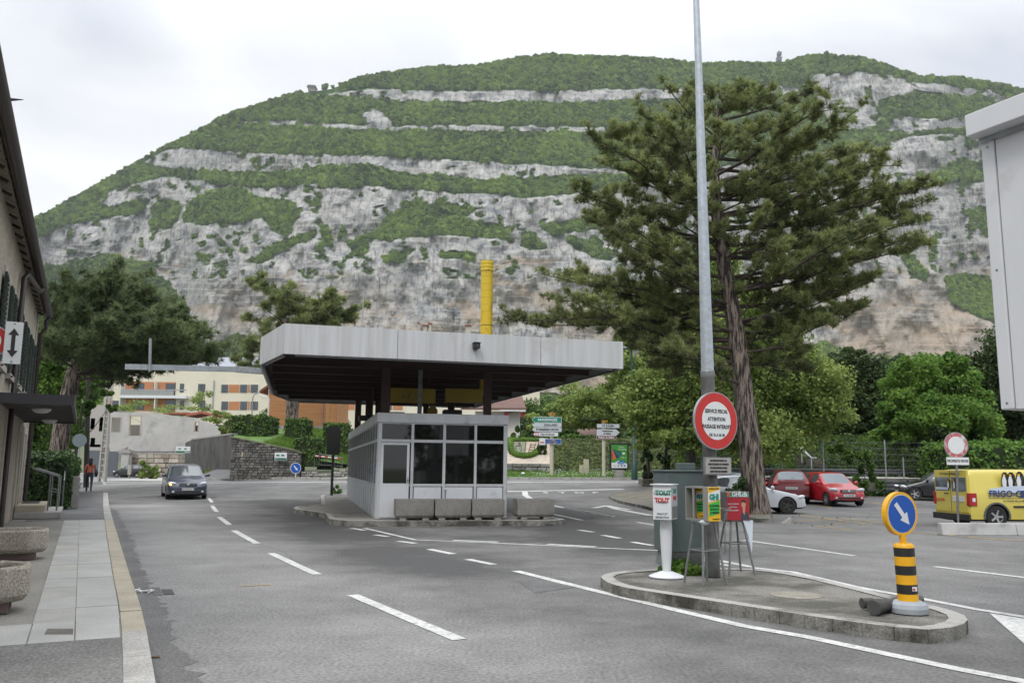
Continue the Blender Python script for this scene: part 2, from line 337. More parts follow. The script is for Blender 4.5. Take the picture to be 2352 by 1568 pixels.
for a in [((479, 1143), (487, 1153)), ((487, 1161), (498, 1175)), ((503, 1187), (527, 1205)), ((537, 1218), (590, 1248)), ((622, 1270), (728, 1319)), ((810, 1366), (1055, 1469))]: stripe(a, .15)
stripe([(1184, 1311), (1354, 1353), (1537, 1397), (1711, 1438), (1855, 1463), (2033, 1501), (2203, 1537), (2352, 1565), (2600, 1610)], .15)
for a in [(z9(65, 333), z9(245, 370)), (z9(355, 410), z9(555, 450)), (z4(632, 1303), z4(703, 1315)), (z4(762, 1340), z4(835, 1350)), (z4(892, 1375), z4(988, 1388)),
          (z9(1200, 187), z9(1312, 203)), (z9(1382, 226), z9(1515, 250)), (z9(1605, 278), z9(1765, 305)), (z9(1645, 127), z9(1800, 153)), (z9(1000, 0), z9(1460, 87)), (z9(965, 58), z9(1225, 112))]: stripe(a, .16)
stripe([z4(705, 1303), z4(985, 1368), z9(600, 288), z9(1000, 306), z9(1400, 326), z9(1800, 342), z9(1850, 350)], .12)
stripe([z9(245, 266), z9(585, 280)], .2, dz=.009); stripe([z9(963, 296), z9(1330, 316)], .2, dz=.009)
stripe([z7(415, 1215), z7(425, 1265), z7(520, 1330), z7(700, 1382), z7(1100, 1458), z7(1500, 1533)], .3)
stripe([z7(200, 1220), z7(900, 1207), z7(1640, 1190)], .4); stripe([(1100, 1107), (1300, 1106.5), (1480, 1106)], .3); stripe([(215, 1110.5), (300, 1110), (380, 1109)], .3)
stripe([(480, 1109), (700, 1107), (800, 1106)], .3)
stripe([(1708, 1240), (1962, 1276)], .14); stripe([(2147, 1301), (2352, 1326), (2500, 1345)], .14)
stripe([z5(575, 425), z5(875, 485)], .14); stripe([z5(590, 440), z5(760, 480)], .1); stripe([z5(875, 488), z5(1100, 512), z5(1430, 590), z5(1600, 622), z5(1790, 655), z5(2100, 715), z5(2352, 755), z5(2700, 815)], .13)
for a in [(z8(930, 1045), z8(1740, 1155)), (z8(900, 1107), z8(1280, 1100)), (z8(1100, 1170), z8(1530, 1215)), (z8(1100, 925), z8(1300, 965)), (z8(1230, 1150), z8(1440, 1148)), (z8(1730, 905), z8(1880, 930)), ((2045, 1219), (2180, 1229)), ((2180, 1229), (2352, 1243)), ((1935, 1190), (2050, 1203))]: stripe(a, .11, M_yel, 'parking_line')
stripe([(543, 1347), (625, 1342)], .04, M_yel, 'yellow_dash')
def flat(pts, mt, name, dz=.007):
    P = [G(*p) for p in pts]; MB().add([(p[0], p[1], p[2]+dz) for p in P], [list(range(len(P)))]).obj(name, mt, road)
flat([z5(2165, 737), (2352, 1421), (2420, 1430), (2420, 1530), (2352, 1478)], M_white, 'white_triangle')
stripe([z7(1270, 1425), z7(1440, 1395), z7(1455, 1402), z7(1720, 1445)], .28, name='turn_arrow'); stripe([z7(1440, 1396), z7(1560, 1440), z7(1990, 1520)], .3, name='turn_arrow', dz=.01)
Tt = thing('stop_lettering', None, None)
for ch, cx in zip('STOP', (675, 885, 1095, 1295)):
    p = G(*z7(cx, 1237)); t = text(ch, 1.5, (p[0], p[1], p[2]+.012), Matrix.Rotation(.045, 3, 'X'), M_white, road, 'stop_letter', bold=.02, sx=.45)
bpy.data.objects.remove(Tt)
# dark gutter strip with a ragged edge along the left kerb
edge = [(357, 1568), (343, 1496), (333, 1439), (318, 1385), (303, 1343), (282, 1274), (261, 1205), (251, 1166)]
rag = [(266, 1170), (285, 1205), (305, 1250), (322, 1300), (345, 1345), (372, 1385), (392, 1430), (405, 1480), (440, 1530), (460, 1568), (600, 1750), (420, 1750)]
P = [G(*p)[:2] for p in edge]; Q = [G(*p)[:2] for p in rag]; R_ = []
for a, b in zip(Q[:-2], Q[1:-1]):
    n = max(1, int(np.hypot(*(b-a))/.12)); R_ += [a+(b-a)*i/n+rng.normal(0, .035, 2) for i in range(n)]
drape('gutter_strip', P+R_+[Q[-1]], .003, M_asd, 2.0, road)
M_crk = mat('crack_seal', (.085, .083, .08), .9)
for a in ([(560, 1240), (640, 1262), (700, 1300)], [(1780, 1330), (1880, 1322), (1990, 1336)], [(1290, 1300), (1400, 1296)], [(2050, 1370), (2120, 1362)]):
    P_ = [np.array(G(*p)[:2]) for p in a]; Q_ = [P_[0]]
    for u_, v_ in zip(P_[:-1], P_[1:]):
        m_ = max(2, int(np.hypot(*(v_-u_))/.12)); Q_ += [u_+(v_-u_)*(i_+1)/m_+rng.normal(0, .018, 2) for i_ in range(m_)]
    stripe([tuple(k_) for k_ in Q_], rnd.uniform(.006, .01), M_crk, 'crack', .004, px=False)
M_pat = mat('asphalt_patch', (.12, .12, .118), .8, var=.15, vs=2, bump=.4, bs=60, speck=.4, speckscale=45)
flat([(325, 1350), (366, 1349), (375, 1367), (330, 1368)], M_pat, 'road_patch', .005); flat([(1190, 1335), (1290, 1325), (1340, 1345), (1230, 1362)], M_pat, 'road_patch', .004)
# drain grate, litter and puddle-dark patch in the gutter
MB().extr([G(*z2(968, 1008)), G(*z2(1030, 1008)), G(*z2(1045, 1036)), G(*z2(985, 1040))], (0, 0, .008)).obj('drain_grate', mat('iron', (.08, .08, .08), .6, .5, bump=.8, bs=50), road)
p = G(*z2(840, 1028)); mb = MB()
for i in range(7): mb.cbox((p[0]+(i-3)*.045, p[1]+rnd.uniform(-.02, .02), .02+rnd.random()*.02), (.09, .05, .012), 0, Matrix.Rotation(rnd.uniform(-.6, .6), 3, 'Y') @ Matrix.Rotation(rnd.uniform(-1, 1), 3, 'Z'))
mb.obj('crumpled_paper', mat('paper', (.75, .75, .75), .8), loc=p, world=True, label='crumpled white paper lying in the gutter beside the pavement kerb', cat='litter')
p = G(*z2(918, 1422)); MB().tube([(p[0]-.05, p[1], .012), (p[0]+.05, p[1]+.01, .015)], .008, 5).obj('twig', mat('twigwood', (.15, .08, .04), .8), loc=p, world=True, label='small brown twig on the dark gutter asphalt near the camera', cat='twig')
# ================================================================ LEFT PAVEMENT
ZP = .12
pw = lambda x, y: W(x, y, ZP)[:2]
ko = [pw(*z2(*a)) for a in [(640, 380), (655, 505), (680, 600), (735, 780), (790, 955), (830, 1065), (870, 1205), (895, 1350), (930, 1545), (985, 1900)]]
ki = [pw(*z2(*a)) for a in [(610, 385), (618, 490), (630, 575), (650, 705), (690, 885), (715, 990), (740, 1150), (812, 1310), (842, 1545), (880, 1900)]]
far_k = [np.array((-33.5, 71.0)), np.array((-34.0, 71.0))]
ko = [far_k[0]]+ko; ki = [far_k[1]]+ki
pave = thing('pavement', None, None, (0, 0, 0)); pave['kind'] = 'structure'
def resamp(P, n):
    P = np.array(P); s = np.concatenate([[0], np.cumsum(np.hypot(*np.diff(P, axis=0).T))]); t = np.linspace(0, s[-1], n); return np.stack([np.interp(t, s, P[:, 0]), np.interp(t, s, P[:, 1])], -1), s[-1]
o2, Ls = resamp(ko, 66); 
def side(P, d):                      # offset polyline to the left of travel (towards the house)
    P = np.array(P); D_ = np.gradient(P, axis=0); D_ /= np.hypot(*D_.T)[:, None]; return P+np.stack([-D_[:, 1], D_[:, 0]], -1)*d
i2 = side(o2, -.20)
if np.linalg.norm(i2[40]-np.array(ki[6])) > np.linalg.norm(side(o2, .2)[40]-np.array(ki[6])): i2 = side(o2, .2)
for i in range(65):
    g = .012; a, b, c, d = o2[i], o2[i+1], i2[i+1], i2[i]; u = (b-a)/np.hypot(*(b-a))*g/2
    y = (a[1]+b[1])/2; MB().prism([a+u, b-u, c-u, d+u], -.05, ZP+rnd.uniform(-.003, .003)).obj('kerb_stone', M_sand if 8.0 < y < 23 else M_kerb, pave, bevel=.012)
# base sheet under everything on the house side
base = [tuple(p) for p in i2]+[(-6.5, -12.0), (-70, -12), (-70, 71)]
MB().prism(base, -.05, ZP-.012).obj('pavement_bed', M_pav, pave)
SD = np.array([-.447, .894]); SN = np.array([.894, .447])   # street direction (away) and across (towards the road)
M_slabs = [M_pale, mat('pale_slab_warm', (.385, .38, .35), .85, var=.1, vs=1.7, bump=.15, bs=80, speck=.12, speckscale=50)]
def ac(y): return np.interp(y, i2[::-1][:, 1], i2[::-1][:, 0])     # kerb inner edge x at y
# slabs: two columns, rows across
sL, sR = pw(*z2(410, 592)), pw(*z2(125, 1215))
t0 = sR@SD; t1 = sL@SD; off = (sL@SN+sR@SN)/2; rows = 19; dt = (t1-t0)/rows
def kin(t):                                  # across-coordinate of the kerb's inner edge at along-coordinate t
    T = i2@SD; A2 = i2@SN; o = np.argsort(T); return float(np.interp(t, T[o], A2[o]))
mid_a = pw(*z2(450, 1230))@SN
for r in range(rows):
    ta, tb = t0+r*dt+.003, t0+(r+1)*dt-.003; ka, kb = kin(ta)-.012, kin(tb)-.012
    for (a0, a1, b0, b1) in ((off, off, mid_a-.003, mid_a-.003), (mid_a+.003, mid_a+.003, ka, kb)):
        pl = [SD*ta+SN*a0, SD*ta+SN*b0, SD*tb+SN*b1, SD*tb+SN*a1]; MB().prism(pl, ZP-.06, ZP+rnd.uniform(-.003, .002)).obj('paving_slab', M_slabs[rnd.random() < .3], pave, bevel=.004)
tq = pw(*z2(450, 1310))@SD
cols = [off-2.4, off-1.6, off-.8, off, mid_a, None]
for a0, a1 in zip(cols[:-1], cols[1:]):
    tb, ta = t0-.006, tq; k = kin(ta)-.012
    pl = [SD*ta+SN*(a0+.006), SD*ta+SN*((a1 or k)-.006), SD*tb+SN*((a1 or kin(tb)-.012)-.006), SD*tb+SN*(a0+.006)]; MB().prism(pl, ZP-.06, ZP).obj('paving_slab', M_slabs[0], pave, bevel=.004)
MB().prism([SD*(tq-.01)+SN*(off-2.4), SD*(tq-.01)+SN*(kin(tq)-.01), SD*(tq-4)+SN*(kin(tq-4)-.01), SD*(tq-8)+SN*(kin(tq-8)-.01), SD*(tq-8)+SN*(off-2.4)], ZP-.06, ZP-.003).obj('coarse_patch', M_asc, pave)
# far asphalt part of the pavement
fa = [SD*(t1+.01)+SN*(off-.9), SD*(t1+.01)+SN*(kin(t1)-.01)]+[SD*t+SN*(kin(t)-.01) for t in np.linspace(t1+2, 78, 12)]+[SD*78+SN*(off-.9)]
MB().prism(fa, ZP-.05, ZP-.006).obj('asphalt_patch', mat('pavement_asphalt', (.14, .14, .14), .85, var=.2, vs=.7, speck=.3, speckscale=40), pave)
a, b, c, d = [pw(*z2(*k)) for k in ((285, 1243), (440, 1243), (437, 1275), (266, 1275))]
MB().prism([a, b, c, d], ZP-.01, ZP+.004).obj('cover_plate', mat('iron2', (.16, .145, .13), .7, .3, var=.2, vs=8, bump=.8, bs=50), pave)
# ================================================================ BOOTH ISLAND AND RIGHT ISLAND
BA = rad(13.5); BU = np.array([math.cos(BA), math.sin(BA)]); BV = np.array([-math.sin(BA), math.cos(BA)]); B0 = W(863, 1191, .15)[:2]
bl = lambda u, v: tuple(B0+BU*u+BV*v)
M_kside = mat('kerb_dirty_face', (.22, .215, .195), .9, dirt=((.055, .052, .042), 2.2, .42), bump=.4, bs=40, speck=.35, speckscale=50)
def island(name, poly, h, ktop, kw, mtop, nst, base=.0):
    T = thing(name, None, None, (0, 0, 0)); T['kind'] = 'structure'
    P, L_ = resamp(list(poly)+[poly[0]], nst+1); P2 = P[:-1]; n = len(P2)
    ar = sum(P2[i][0]*P2[(i+1) % n][1]-P2[(i+1) % n][0]*P2[i][1] for i in range(n)); sg = 1 if ar > 0 else -1
    D_ = np.roll(P2, -1, 0)-np.roll(P2, 1, 0); D_ /= np.hypot(*D_.T)[:, None]; I = P2+np.stack([-D_[:, 1], D_[:, 0]], -1)*kw*sg
    for i in range(n):
        j = (i+1) % n; a, b, c, d = P2[i], P2[j], I[j], I[i]; u = (b-a)/max(1e-6, np.hypot(*(b-a)))*(.004 if i % 2 else 0)
        MB().prism([a+u, b-u, c-u, d+u], lambda x, y: float(gz(x, y))-.05, lambda x, y: float(gz(x, y))+h, 1, 0).obj('kerb_stone', [ktop, M_kside], T, bevel=.006)
    MB().prism([tuple(p) for p in I], lambda x, y: float(gz(x, y))-.05, lambda x, y: float(gz(x, y))+h-.012).obj('island_surface', mtop, T); return T
poly = [bl(-1.25, .15), bl(-.9, -.62), bl(-.4, -.85), bl(1, -.98), bl(5.15, -1.15), bl(5.3, -.9), bl(5.2, .4), bl(4.4, 1.6), bl(4.3, 17.5), bl(-1.2, 17.5), bl(-1.3, 9), bl(-2.2, 7.5), bl(-2.35, 6), bl(-1.3, 3)]
island('booth_island', poly, .15, M_kerb, .16, mat('booth_apron', (.27, .255, .23), .85, dirt=((.13, .12, .1), .9, .5), speck=.3, speckscale=40), 52)
isl = [(60, 535), (85, 562), (175, 592), (400, 627), (800, 687), (1250, 755), (1600, 802), (1830, 822), (1960, 810), (2035, 788), (2050, 765), (2020, 735), (1900, 700), (1700, 655), (1500, 605), (1250, 545), (1050, 508), (880, 492), (500, 486), (240, 500), (120, 512), (75, 524)]
ZI = .13; isl = [W(*z5(*p), ZI)[:2] for p in isl]
island('traffic_island', isl, ZI, mat('kerb_stained', (.36, .35, .33), .8, dirt=((.10, .10, .08), 1.6, .52), bump=.3, bs=60, speck=.35, speckscale=70), .17, M_isl, 44)
# manhole on the island, mossy rim
p = W(*z5(1120, 632), ZI); MB().cyl((p[0], p[1], ZI-.02), (p[0], p[1], ZI-.004), .3, n=20).obj('manhole_cover', mat('cover', (.25, .235, .19), .8, var=.2, vs=5), loc=(p[0], p[1], ZI-.01), world=True, label='round pale inspection cover set in the traffic island surface', cat='manhole cover')
# third kerbed corner with trees (right of the booth)
cor = [z7(1460, 1270), z7(1500, 1300), z7(1620, 1340), z7(1800, 1375), z7(2000, 1410), (1640, 1172), (1720, 1188), (1772, 1193)]
cw = [G(*p, .12)[:2] for p in cor]+[(8.9, 29.7), (5.6, 30.2), (5.4, 37.5), (8.6, 46), (11.2, 58)]+[G(*z7(1900, 1200), .12)[:2], G(*z7(1700, 1205), .12)[:2], G(*z7(1520, 1235), .12)[:2]]
island('planted_corner', cw, .12, mat('mossy_kerb', (.15, .145, .125), .9, var=.3, vs=2, speck=.3), .16, mat('corner_ground', (.17, .155, .13), .9, dirt=((.09, .1, .05), 1.0, .5), speck=.3, speckscale=30), 60)
# far pavement edge with kerb at the foot of the walls (left) and the grass strip (right)
# ================================================================ MOUNTAIN
ridge = np.array([(-900, 900), (-400, 760), (-100, 620), (0, 560), (85, 505), (150, 470), (225, 430), (300, 385), (370, 345), (440, 315), (500, 280), (540, 262), (620, 235), (700, 213), (760, 205), (800, 190), (900, 168), (1000, 157), (1120, 152), (1180, 137), (1260, 130), (1340, 132), (1500, 137), (1610, 150), (1700, 145), (1780, 150), (1810, 145), (1850, 133), (1900, 128), (1960, 135), (2010, 145), (2060, 162), (2110, 180), (2200, 183), (2270, 193), (2352, 213), (2500, 240), (3200, 420)], float)
nx, ny = 1300, 640
gx = np.linspace(-500, 2900, nx); yt = np.interp(gx, ridge[:, 0], ridge[:, 1])
tt = np.linspace(0, 1, ny)[:, None]; PX = np.repeat(gx[None], ny, 0); PY = 1085+(yt[None]-1085)*tt     # sighted position of every terrain sample
wx = PX+34*(fbm(PX/60, PY/60, 6, .68)-.5); wy = PY+30*(fbm(PX/50+9, PY/36+4, 6, .68)-.5)
def ip(xs): return lambda x: np.interp(x, [a for a, _ in xs], [b for _, b in xs])
rock = np.zeros(PX.shape, bool)
def band(x0, x1, top, bot):
    global rock
    rock |= (wx > x0) & (wx < x1) & (wy > ip(top)(wx)) & (wy < ip(bot)(wx))
wy1 = PY+11*(fbm(PX/18+3, PY/18, 4, .65)-.5)+7*(fbm(PX/90, PY/90, 2)-.5); wyS = wy; wy = wy1
band(755, 1900, [(760, 213), (850, 203), (1000, 211), (1140, 210), (1340, 208), (1550, 203), (1700, 198), (1900, 184)], [(760, 219), (840, 226), (900, 233), (1100, 236), (1300, 236), (1420, 233), (1550, 229), (1750, 218), (1900, 214)])
rock |= inpoly(wx, wy, [(830, 262), (848, 250), (870, 256), (905, 285), (890, 296), (850, 292)])
band(530, 1400, [(540, 277), (640, 279), (800, 287), (1000, 290), (1150, 290), (1400, 294)], [(540, 281), (640, 291), (900, 301), (1150, 303), (1400, 306)])
band(330, 1700, [(330, 372), (380, 347), (430, 341), (600, 351), (800, 356), (1000, 366), (1200, 376), (1350, 386), (1700, 392)], [(330, 385), (480, 393), (600, 397), (680, 392), (740, 382), (860, 378), (910, 399), (1100, 412), (1200, 410), (1350, 400), (1700, 404)])
wy = wyS
low = wy > ip([(-500, 900), (60, 560), (90, 542), (200, 512), (320, 486), (335, 466), (240, 452), (225, 446), (300, 420), (480, 415), (560, 430), (700, 425), (900, 432), (1050, 441), (1200, 455), (1350, 440), (1870, 335)])(wx)
low = inpoly(wx, wy, [(-500, 960), (-100, 700), (90, 542), (200, 512), (330, 485), (335, 466), (225, 474), (235, 448), (300, 420), (400, 406), (480, 416), (560, 430), (690, 428), (720, 425), (900, 434), (1050, 441), (1200, 455), (1350, 440), (1870, 345), (1900, 960)])
rock |= low
rock |= inpoly(wx, wy, [(1870, 175), (1980, 168), (2080, 178), (2110, 208), (2060, 222), (2020, 235), (2020, 285), (1960, 300), (1900, 282), (1880, 230)])
rock |= inpoly(wx, wy, [(2060, 262), (2130, 270), (2200, 268), (2350, 270), (2352, 292), (2160, 292), (2100, 310), (2030, 300)])
rock |= inpoly(wx, wy, [(1860, 350), (1990, 338), (2040, 320), (2140, 310), (2290, 318), (2352, 330), (2352, 372), (2200, 372), (2130, 400), (2140, 418), (2290, 414), (2900, 440), (2900, 960), (1860, 960)])
rock |= inpoly(wx, wy, [(2100, 190), (2250, 205), (2400, 245), (2250, 225), (2110, 210)])
green = [[(420, 505), (428, 470), (480, 440), (540, 432), (590, 455), (680, 470), (692, 497), (640, 503), (560, 507), (470, 516)], [(600, 497), (690, 495), (660, 540), (620, 528)], [(790, 556), (870, 532), (895, 492), (1000, 470), (1095, 480), (1065, 502), (1150, 517), (1182, 558), (1100, 540), (1000, 540), (880, 552)],
         [(560, 600), (640, 555), (720, 530), (725, 545), (660, 570), (590, 605)], [(800, 560), (840, 552), (845, 575), (815, 590)], [(80, 640), (110, 610), (250, 590), (340, 600), (385, 650), (430, 700), (446, 760), (450, 900), (60, 900)], [(350, 470), (420, 470), (400, 520), (345, 525)],
         [(2165, 645), (2200, 628), (2270, 640), (2300, 700), (2300, 755), (2240, 725), (2190, 690)], [(2060, 575), (2095, 585), (2130, 625), (2125, 645), (2080, 615)], [(1240, 515), (1330, 505), (1400, 530), (1280, 540)], [(1200, 540), (1250, 545), (1260, 570), (1215, 575)], [(920, 465), (960, 460), (955, 490), (925, 490)],
         [(1300, 545), (1420, 580), (1400, 600), (1320, 570)], [(735, 520), (755, 530), (760, 570), (742, 565)], [(490, 540), (520, 560), (505, 575)], [(870, 585), (930, 580), (920, 600), (880, 602)], [(1000, 578), (1100, 585), (1090, 600), (1010, 595)], [(2230, 480), (2290, 470), (2300, 560), (2260, 540)], [(1500, 800), (1900, 790), (2000, 830), (2352, 815), (2352, 960), (1400, 960)], [(500, 790), (560, 770), (590, 830), (520, 850)]]
rock &= (PY < 905+30*(fbm(PX/80, PY/40, 3)-.5)); veg = ~rock
for P in green: veg |= inpoly(wx, wy, P)
spr = (fbm(PX/16+40, PY/16, 3) > .62) & (PY < 640) & rock & (fbm(PX/70, PY/70+8, 2) > .46); veg |= spr
V1 = veg.astype(np.float32)
def blur(A, r, ax):
    k = np.ones(2*r+1)/(2*r+1); pad = [(r, r) if i == ax else (0, 0) for i in range(2)]; B = np.pad(A, pad, mode='edge'); cs = np.cumsum(B, axis=ax); z = np.zeros_like(cs.take([0], axis=ax)); cs = np.concatenate([z, cs], axis=ax)
    n = A.shape[ax]; return (cs.take(range(2*r+1, 2*r+1+n), axis=ax)-cs.take(range(0, n), axis=ax))/(2*r+1)
dy = np.abs(np.diff(PY, axis=0, prepend=PY[:1])); kk = .17+.62*blur(V1, 6, 1); YD = 980+np.cumsum(dy*kk, 0)+90*((PX-1100)/1500)**2*0
YD = blur(blur(YD, 8, 1), 2, 0)
YD += 60*(fbm(PX/420, PY/500+3, 2)-.5)
crag = (fbm(PX/14, PY/34, 5, .6)-.5)*14+(fbm(PX/55, PY/70+7, 3)-.5)*52-4*np.abs(fbm(PX/9+3, PY/40, 3)-.5)*2
ledge = ((PY/15+1.6*fbm(PX/120, PY/200, 3)) % 1.0); crag += (ledge-.5)*2.6*(1-V1)*sst(.4, .6, fbm(PX/80+5, PY/40+2, 3))
YD += crag*(1-.7*blur(V1, 2, 1))
dx = (PX-1176); up = (784-PY)
dirs = _F[None, None]*FOC+AR[None, None]*dx[..., None]+AU[None, None]*up[..., None]; tq_ = YD/dirs[..., 1]; MV = dirs*tq_[..., None]; MV[..., 2] += EYE
i = np.arange((ny-1)*nx).reshape(ny-1, nx)[:, :-1].ravel(); MF = np.stack([i, i+1, i+nx+1, i+nx], -1)
tan = np.clip(sst(600, 780, PY)*(2.6*fbm(PX/110, PY/45+3, 5)-.95)+.9*sst(.6, .75, fbm(PX/60+20, PY/25, 4))*sst(560, 600, PY)+.35*sst(1800, 1900, PX)*sst(540, 720, PY), 0, 1)
def rockmat():
    M = bpy.data.materials.new('limestone'); M.use_nodes = True; t = M.node_tree; N = t.nodes; L = t.links; p = N['Principled BSDF']; p.inputs['Roughness'].default_value = .9; p.inputs['Specular IOR Level'].default_value = .1
    tc = N.new('ShaderNodeTexCoord')
    def nz(st, sc, d, lo, hi, ro=.6):
        mp = N.new('ShaderNodeMapping'); mp.inputs['Scale'].default_value = st; L.new(tc.outputs['Object'], mp.inputs[0])
        n = N.new('ShaderNodeTexNoise'); n.inputs['Scale'].default_value = sc; n.inputs['Detail'].default_value = d; n.inputs['Roughness'].default_value = ro; L.new(mp.outputs[0], n.inputs[0])
        r = N.new('ShaderNodeMapRange'); r.inputs[1].default_value = lo; r.inputs[2].default_value = hi; L.new(n.outputs[0], r.inputs[0]); return r.outputs[0], n.outputs[0]
    def mx(f, a, b):
        x = N.new('ShaderNodeMix'); x.data_type = 'RGBA'; L.new(f, x.inputs[0])
        for k, v in ((6, a), (7, b)):
            if isinstance(v, tuple): x.inputs[k].default_value = (*v, 1)
            else: L.new(v, x.inputs[k])
        return x.outputs[2]
    s1, r1 = nz((1, .3, .16), .09, 9, .42, .62, .72); s2, _ = nz((1, 1, 1), .013, 8, .42, .58, .7); s3, r3 = nz((.35, .35, 1.6), .07, 8, .45, .62, .7); s4, _ = nz((1, .4, .14), .3, 4, .52, .72)
    c = mx(s2, (.41, .40, .375), (.245, .255, .272)); c = mx(s1, c, (.185, .195, .215)); 
    c = mx(s3, (.44, .43, .40), c); c = mx(s4, c, (.13, .13, .135))
    mpv = N.new('ShaderNodeMapping'); mpv.inputs['Scale'].default_value = (1, .4, .55); nzw = N.new('ShaderNodeTexNoise'); nzw.inputs['Scale'].default_value = .05; nzw.inputs['Detail'].default_value = 5; L.new(tc.outputs['Object'], nzw.inputs[0])
    vw = N.new('ShaderNodeVectorMath'); vw.operation = 'MULTIPLY_ADD'; vw.inputs[1].default_value = (34, 34, 34); L.new(nzw.outputs['Color'], vw.inputs[0]); L.new(tc.outputs['Object'], vw.inputs[2]); L.new(vw.outputs[0], mpv.inputs[0])
    vo = N.new('ShaderNodeTexVoronoi'); vo.feature = 'DISTANCE_TO_EDGE'; vo.inputs['Scale'].default_value = .045; L.new(mpv.outputs[0], vo.inputs['Vector']); rv_ = N.new('ShaderNodeMapRange'); rv_.inputs[1].default_value = 0; rv_.inputs[2].default_value = .05; rv_.inputs[3].default_value = .6; rv_.inputs[4].default_value = 0; L.new(vo.outputs['Distance'], rv_.inputs[0]); c = mx(rv_.outputs[0], c, (.10, .105, .115))
    at = N.new('ShaderNodeAttribute'); at.attribute_name = 'tan'; ct = mx(r3, (.44, .34, .23), (.30, .275, .25)); c = mx(at.outputs['Fac'], c, ct)
    av = N.new('ShaderNodeAttribute'); av.attribute_name = 'veg'; c = mx(av.outputs['Fac'], c, (.045, .085, .02)); L.new(c, p.inputs['Base Color'])
    b = N.new('ShaderNodeBump'); b.inputs['Strength'].default_value = 1; b.inputs['Distance'].default_value = 3.5; L.new(r1, b.inputs['Height']); L.new(b.outputs[0], p.inputs['Normal']); return M
me = npmesh('mountain', MV.reshape(-1, 3), MF, rockmat(), None, {'veg': ('POINT', blur(V1, 1, 1).ravel()), 'tan': ('POINT', tan.ravel())}, True)
tagp(link('mountain', me), kind='structure')
# forest: one countless mass of crowns rooted on the vegetated ledges
veg2 = blur(blur(V1, 3, 0), 1, 1) > .72
cell = np.argwhere((veg2 | (spr & (rng.random(PX.shape) < .5))) & (PX > -60) & (PX < 2450) & (PY < 1000)); wgt = dy[cell[:, 0], cell[:, 1]]*np.clip(1, 0, 1); keep = rng.random(len(cell)) < 62000*wgt/wgt.sum(); cell = cell[keep]
ridge_i = rng.integers(0, nx, 2600); cell = np.concatenate([cell, np.stack([ny-1-rng.integers(0, 4, 2600), ridge_i], -1)])
hx = PX[cell[:, 0], cell[:, 1]]; hy = PY[cell[:, 0], cell[:, 1]]; cell = cell[~((hx > 695) & (hx < 782) & (hy < 222))]; pts = MV[cell[:, 0], cell[:, 1]]+rng.normal(0, 1.0, (len(cell), 3)); pts[:, 2] += 1.2
isspr = spr[cell[:, 0], cell[:, 1]]; siz = rng.uniform(2.0, 5.0, len(pts))*np.where(isspr, .55, 1)*(.55+.9*fbm(PX[cell[:, 0], cell[:, 1]]/45, PY[cell[:, 0], cell[:, 1]]/25, 4))*np.where(PY[cell[:, 0], cell[:, 1]] > 590, .85, 1)
fm = bpy.data.meshes.new('forest'); fm.vertices.add(len(pts)); fm.vertices.foreach_set('co', pts.astype(np.float32).ravel())
at = fm.attributes.new('size', 'FLOAT', 'POINT'); at.data.foreach_set('value', siz.astype(np.float32)); fm.update()
fo = link('mountain_forest', fm); tagp(fo, 'dense spring-green woodland growing on the ledges of the cliff', 'forest', kind='stuff')
def forest_mat():
    M = bpy.data.materials.new('forest_canopy'); M.use_nodes = True; t = M.node_tree; N = t.nodes; L = t.links; p = N['Principled BSDF']; p.inputs['Roughness'].default_value = .8; p.inputs['Specular IOR Level'].default_value = .1
    oi = N.new('ShaderNodeObjectInfo'); g = N.new('ShaderNodeNewGeometry'); n = N.new('ShaderNodeTexNoise'); n.inputs['Scale'].default_value = .8; n.inputs['Detail'].default_value = 4; L.new(g.outputs['Position'], n.inputs[0])
    n2 = N.new('ShaderNodeTexNoise'); n2.inputs['Scale'].default_value = .012; n2.inputs['Detail'].default_value = 3; L.new(g.outputs['Position'], n2.inputs[0])
    cr = N.new('ShaderNodeValToRGB'); e = cr.color_ramp.elements; e[0].color = (.035, .062, .022, 1); e[0].position = .12; e[1].color = (.19, .275, .06, 1); e[1].position = .85
    a = N.new('ShaderNodeMath'); a.operation = 'MULTIPLY_ADD'; a.inputs[1].default_value = .62; L.new(oi.outputs['Random'], a.inputs[0]); L.new(n2.outputs[0], a.inputs[2])
    a2 = N.new('ShaderNodeMath'); a2.operation = 'MULTIPLY_ADD'; a2.inputs[1].default_value = .9; L.new(n.outputs[0], a2.inputs[0]); a3 = N.new('ShaderNodeMath'); a3.operation = 'SUBTRACT'; a3.inputs[1].default_value = .74; L.new(a.outputs[0], a2.inputs[2]); L.new(a2.outputs[0], a3.inputs[0])
    L.new(a3.outputs[0], cr.inputs[0]); L.new(cr.outputs[0], p.inputs['Base Color']); return M
M_for = forest_mat()
ng = bpy.data.node_groups.new('crowns', 'GeometryNodeTree'); ng.interface.new_socket('Geometry', in_out='INPUT', socket_type='NodeSocketGeometry'); ng.interface.new_socket('Geometry', in_out='OUTPUT', socket_type='NodeSocketGeometry')
n = ng.nodes; l = ng.links; gi = n.new('NodeGroupInput'); go = n.new('NodeGroupOutput')
mp_ = n.new('GeometryNodeMeshToPoints'); ico = n.new('GeometryNodeMeshIcoSphere'); ico.inputs['Radius'].default_value = 1; ico.inputs['Subdivisions'].default_value = 4
sp = n.new('GeometryNodeSetPosition'); nzt = n.new('ShaderNodeTexNoise'); nzt.inputs['Scale'].default_value = 2.6; nzt.inputs['Detail'].default_value = 4; nzt.inputs['Roughness'].default_value = .7
nm = n.new('GeometryNodeInputNormal'); sub = n.new('ShaderNodeMath'); sub.operation = 'MULTIPLY_ADD'; sub.inputs[1].default_value = 2.6; sub.inputs[2].default_value = -1.35
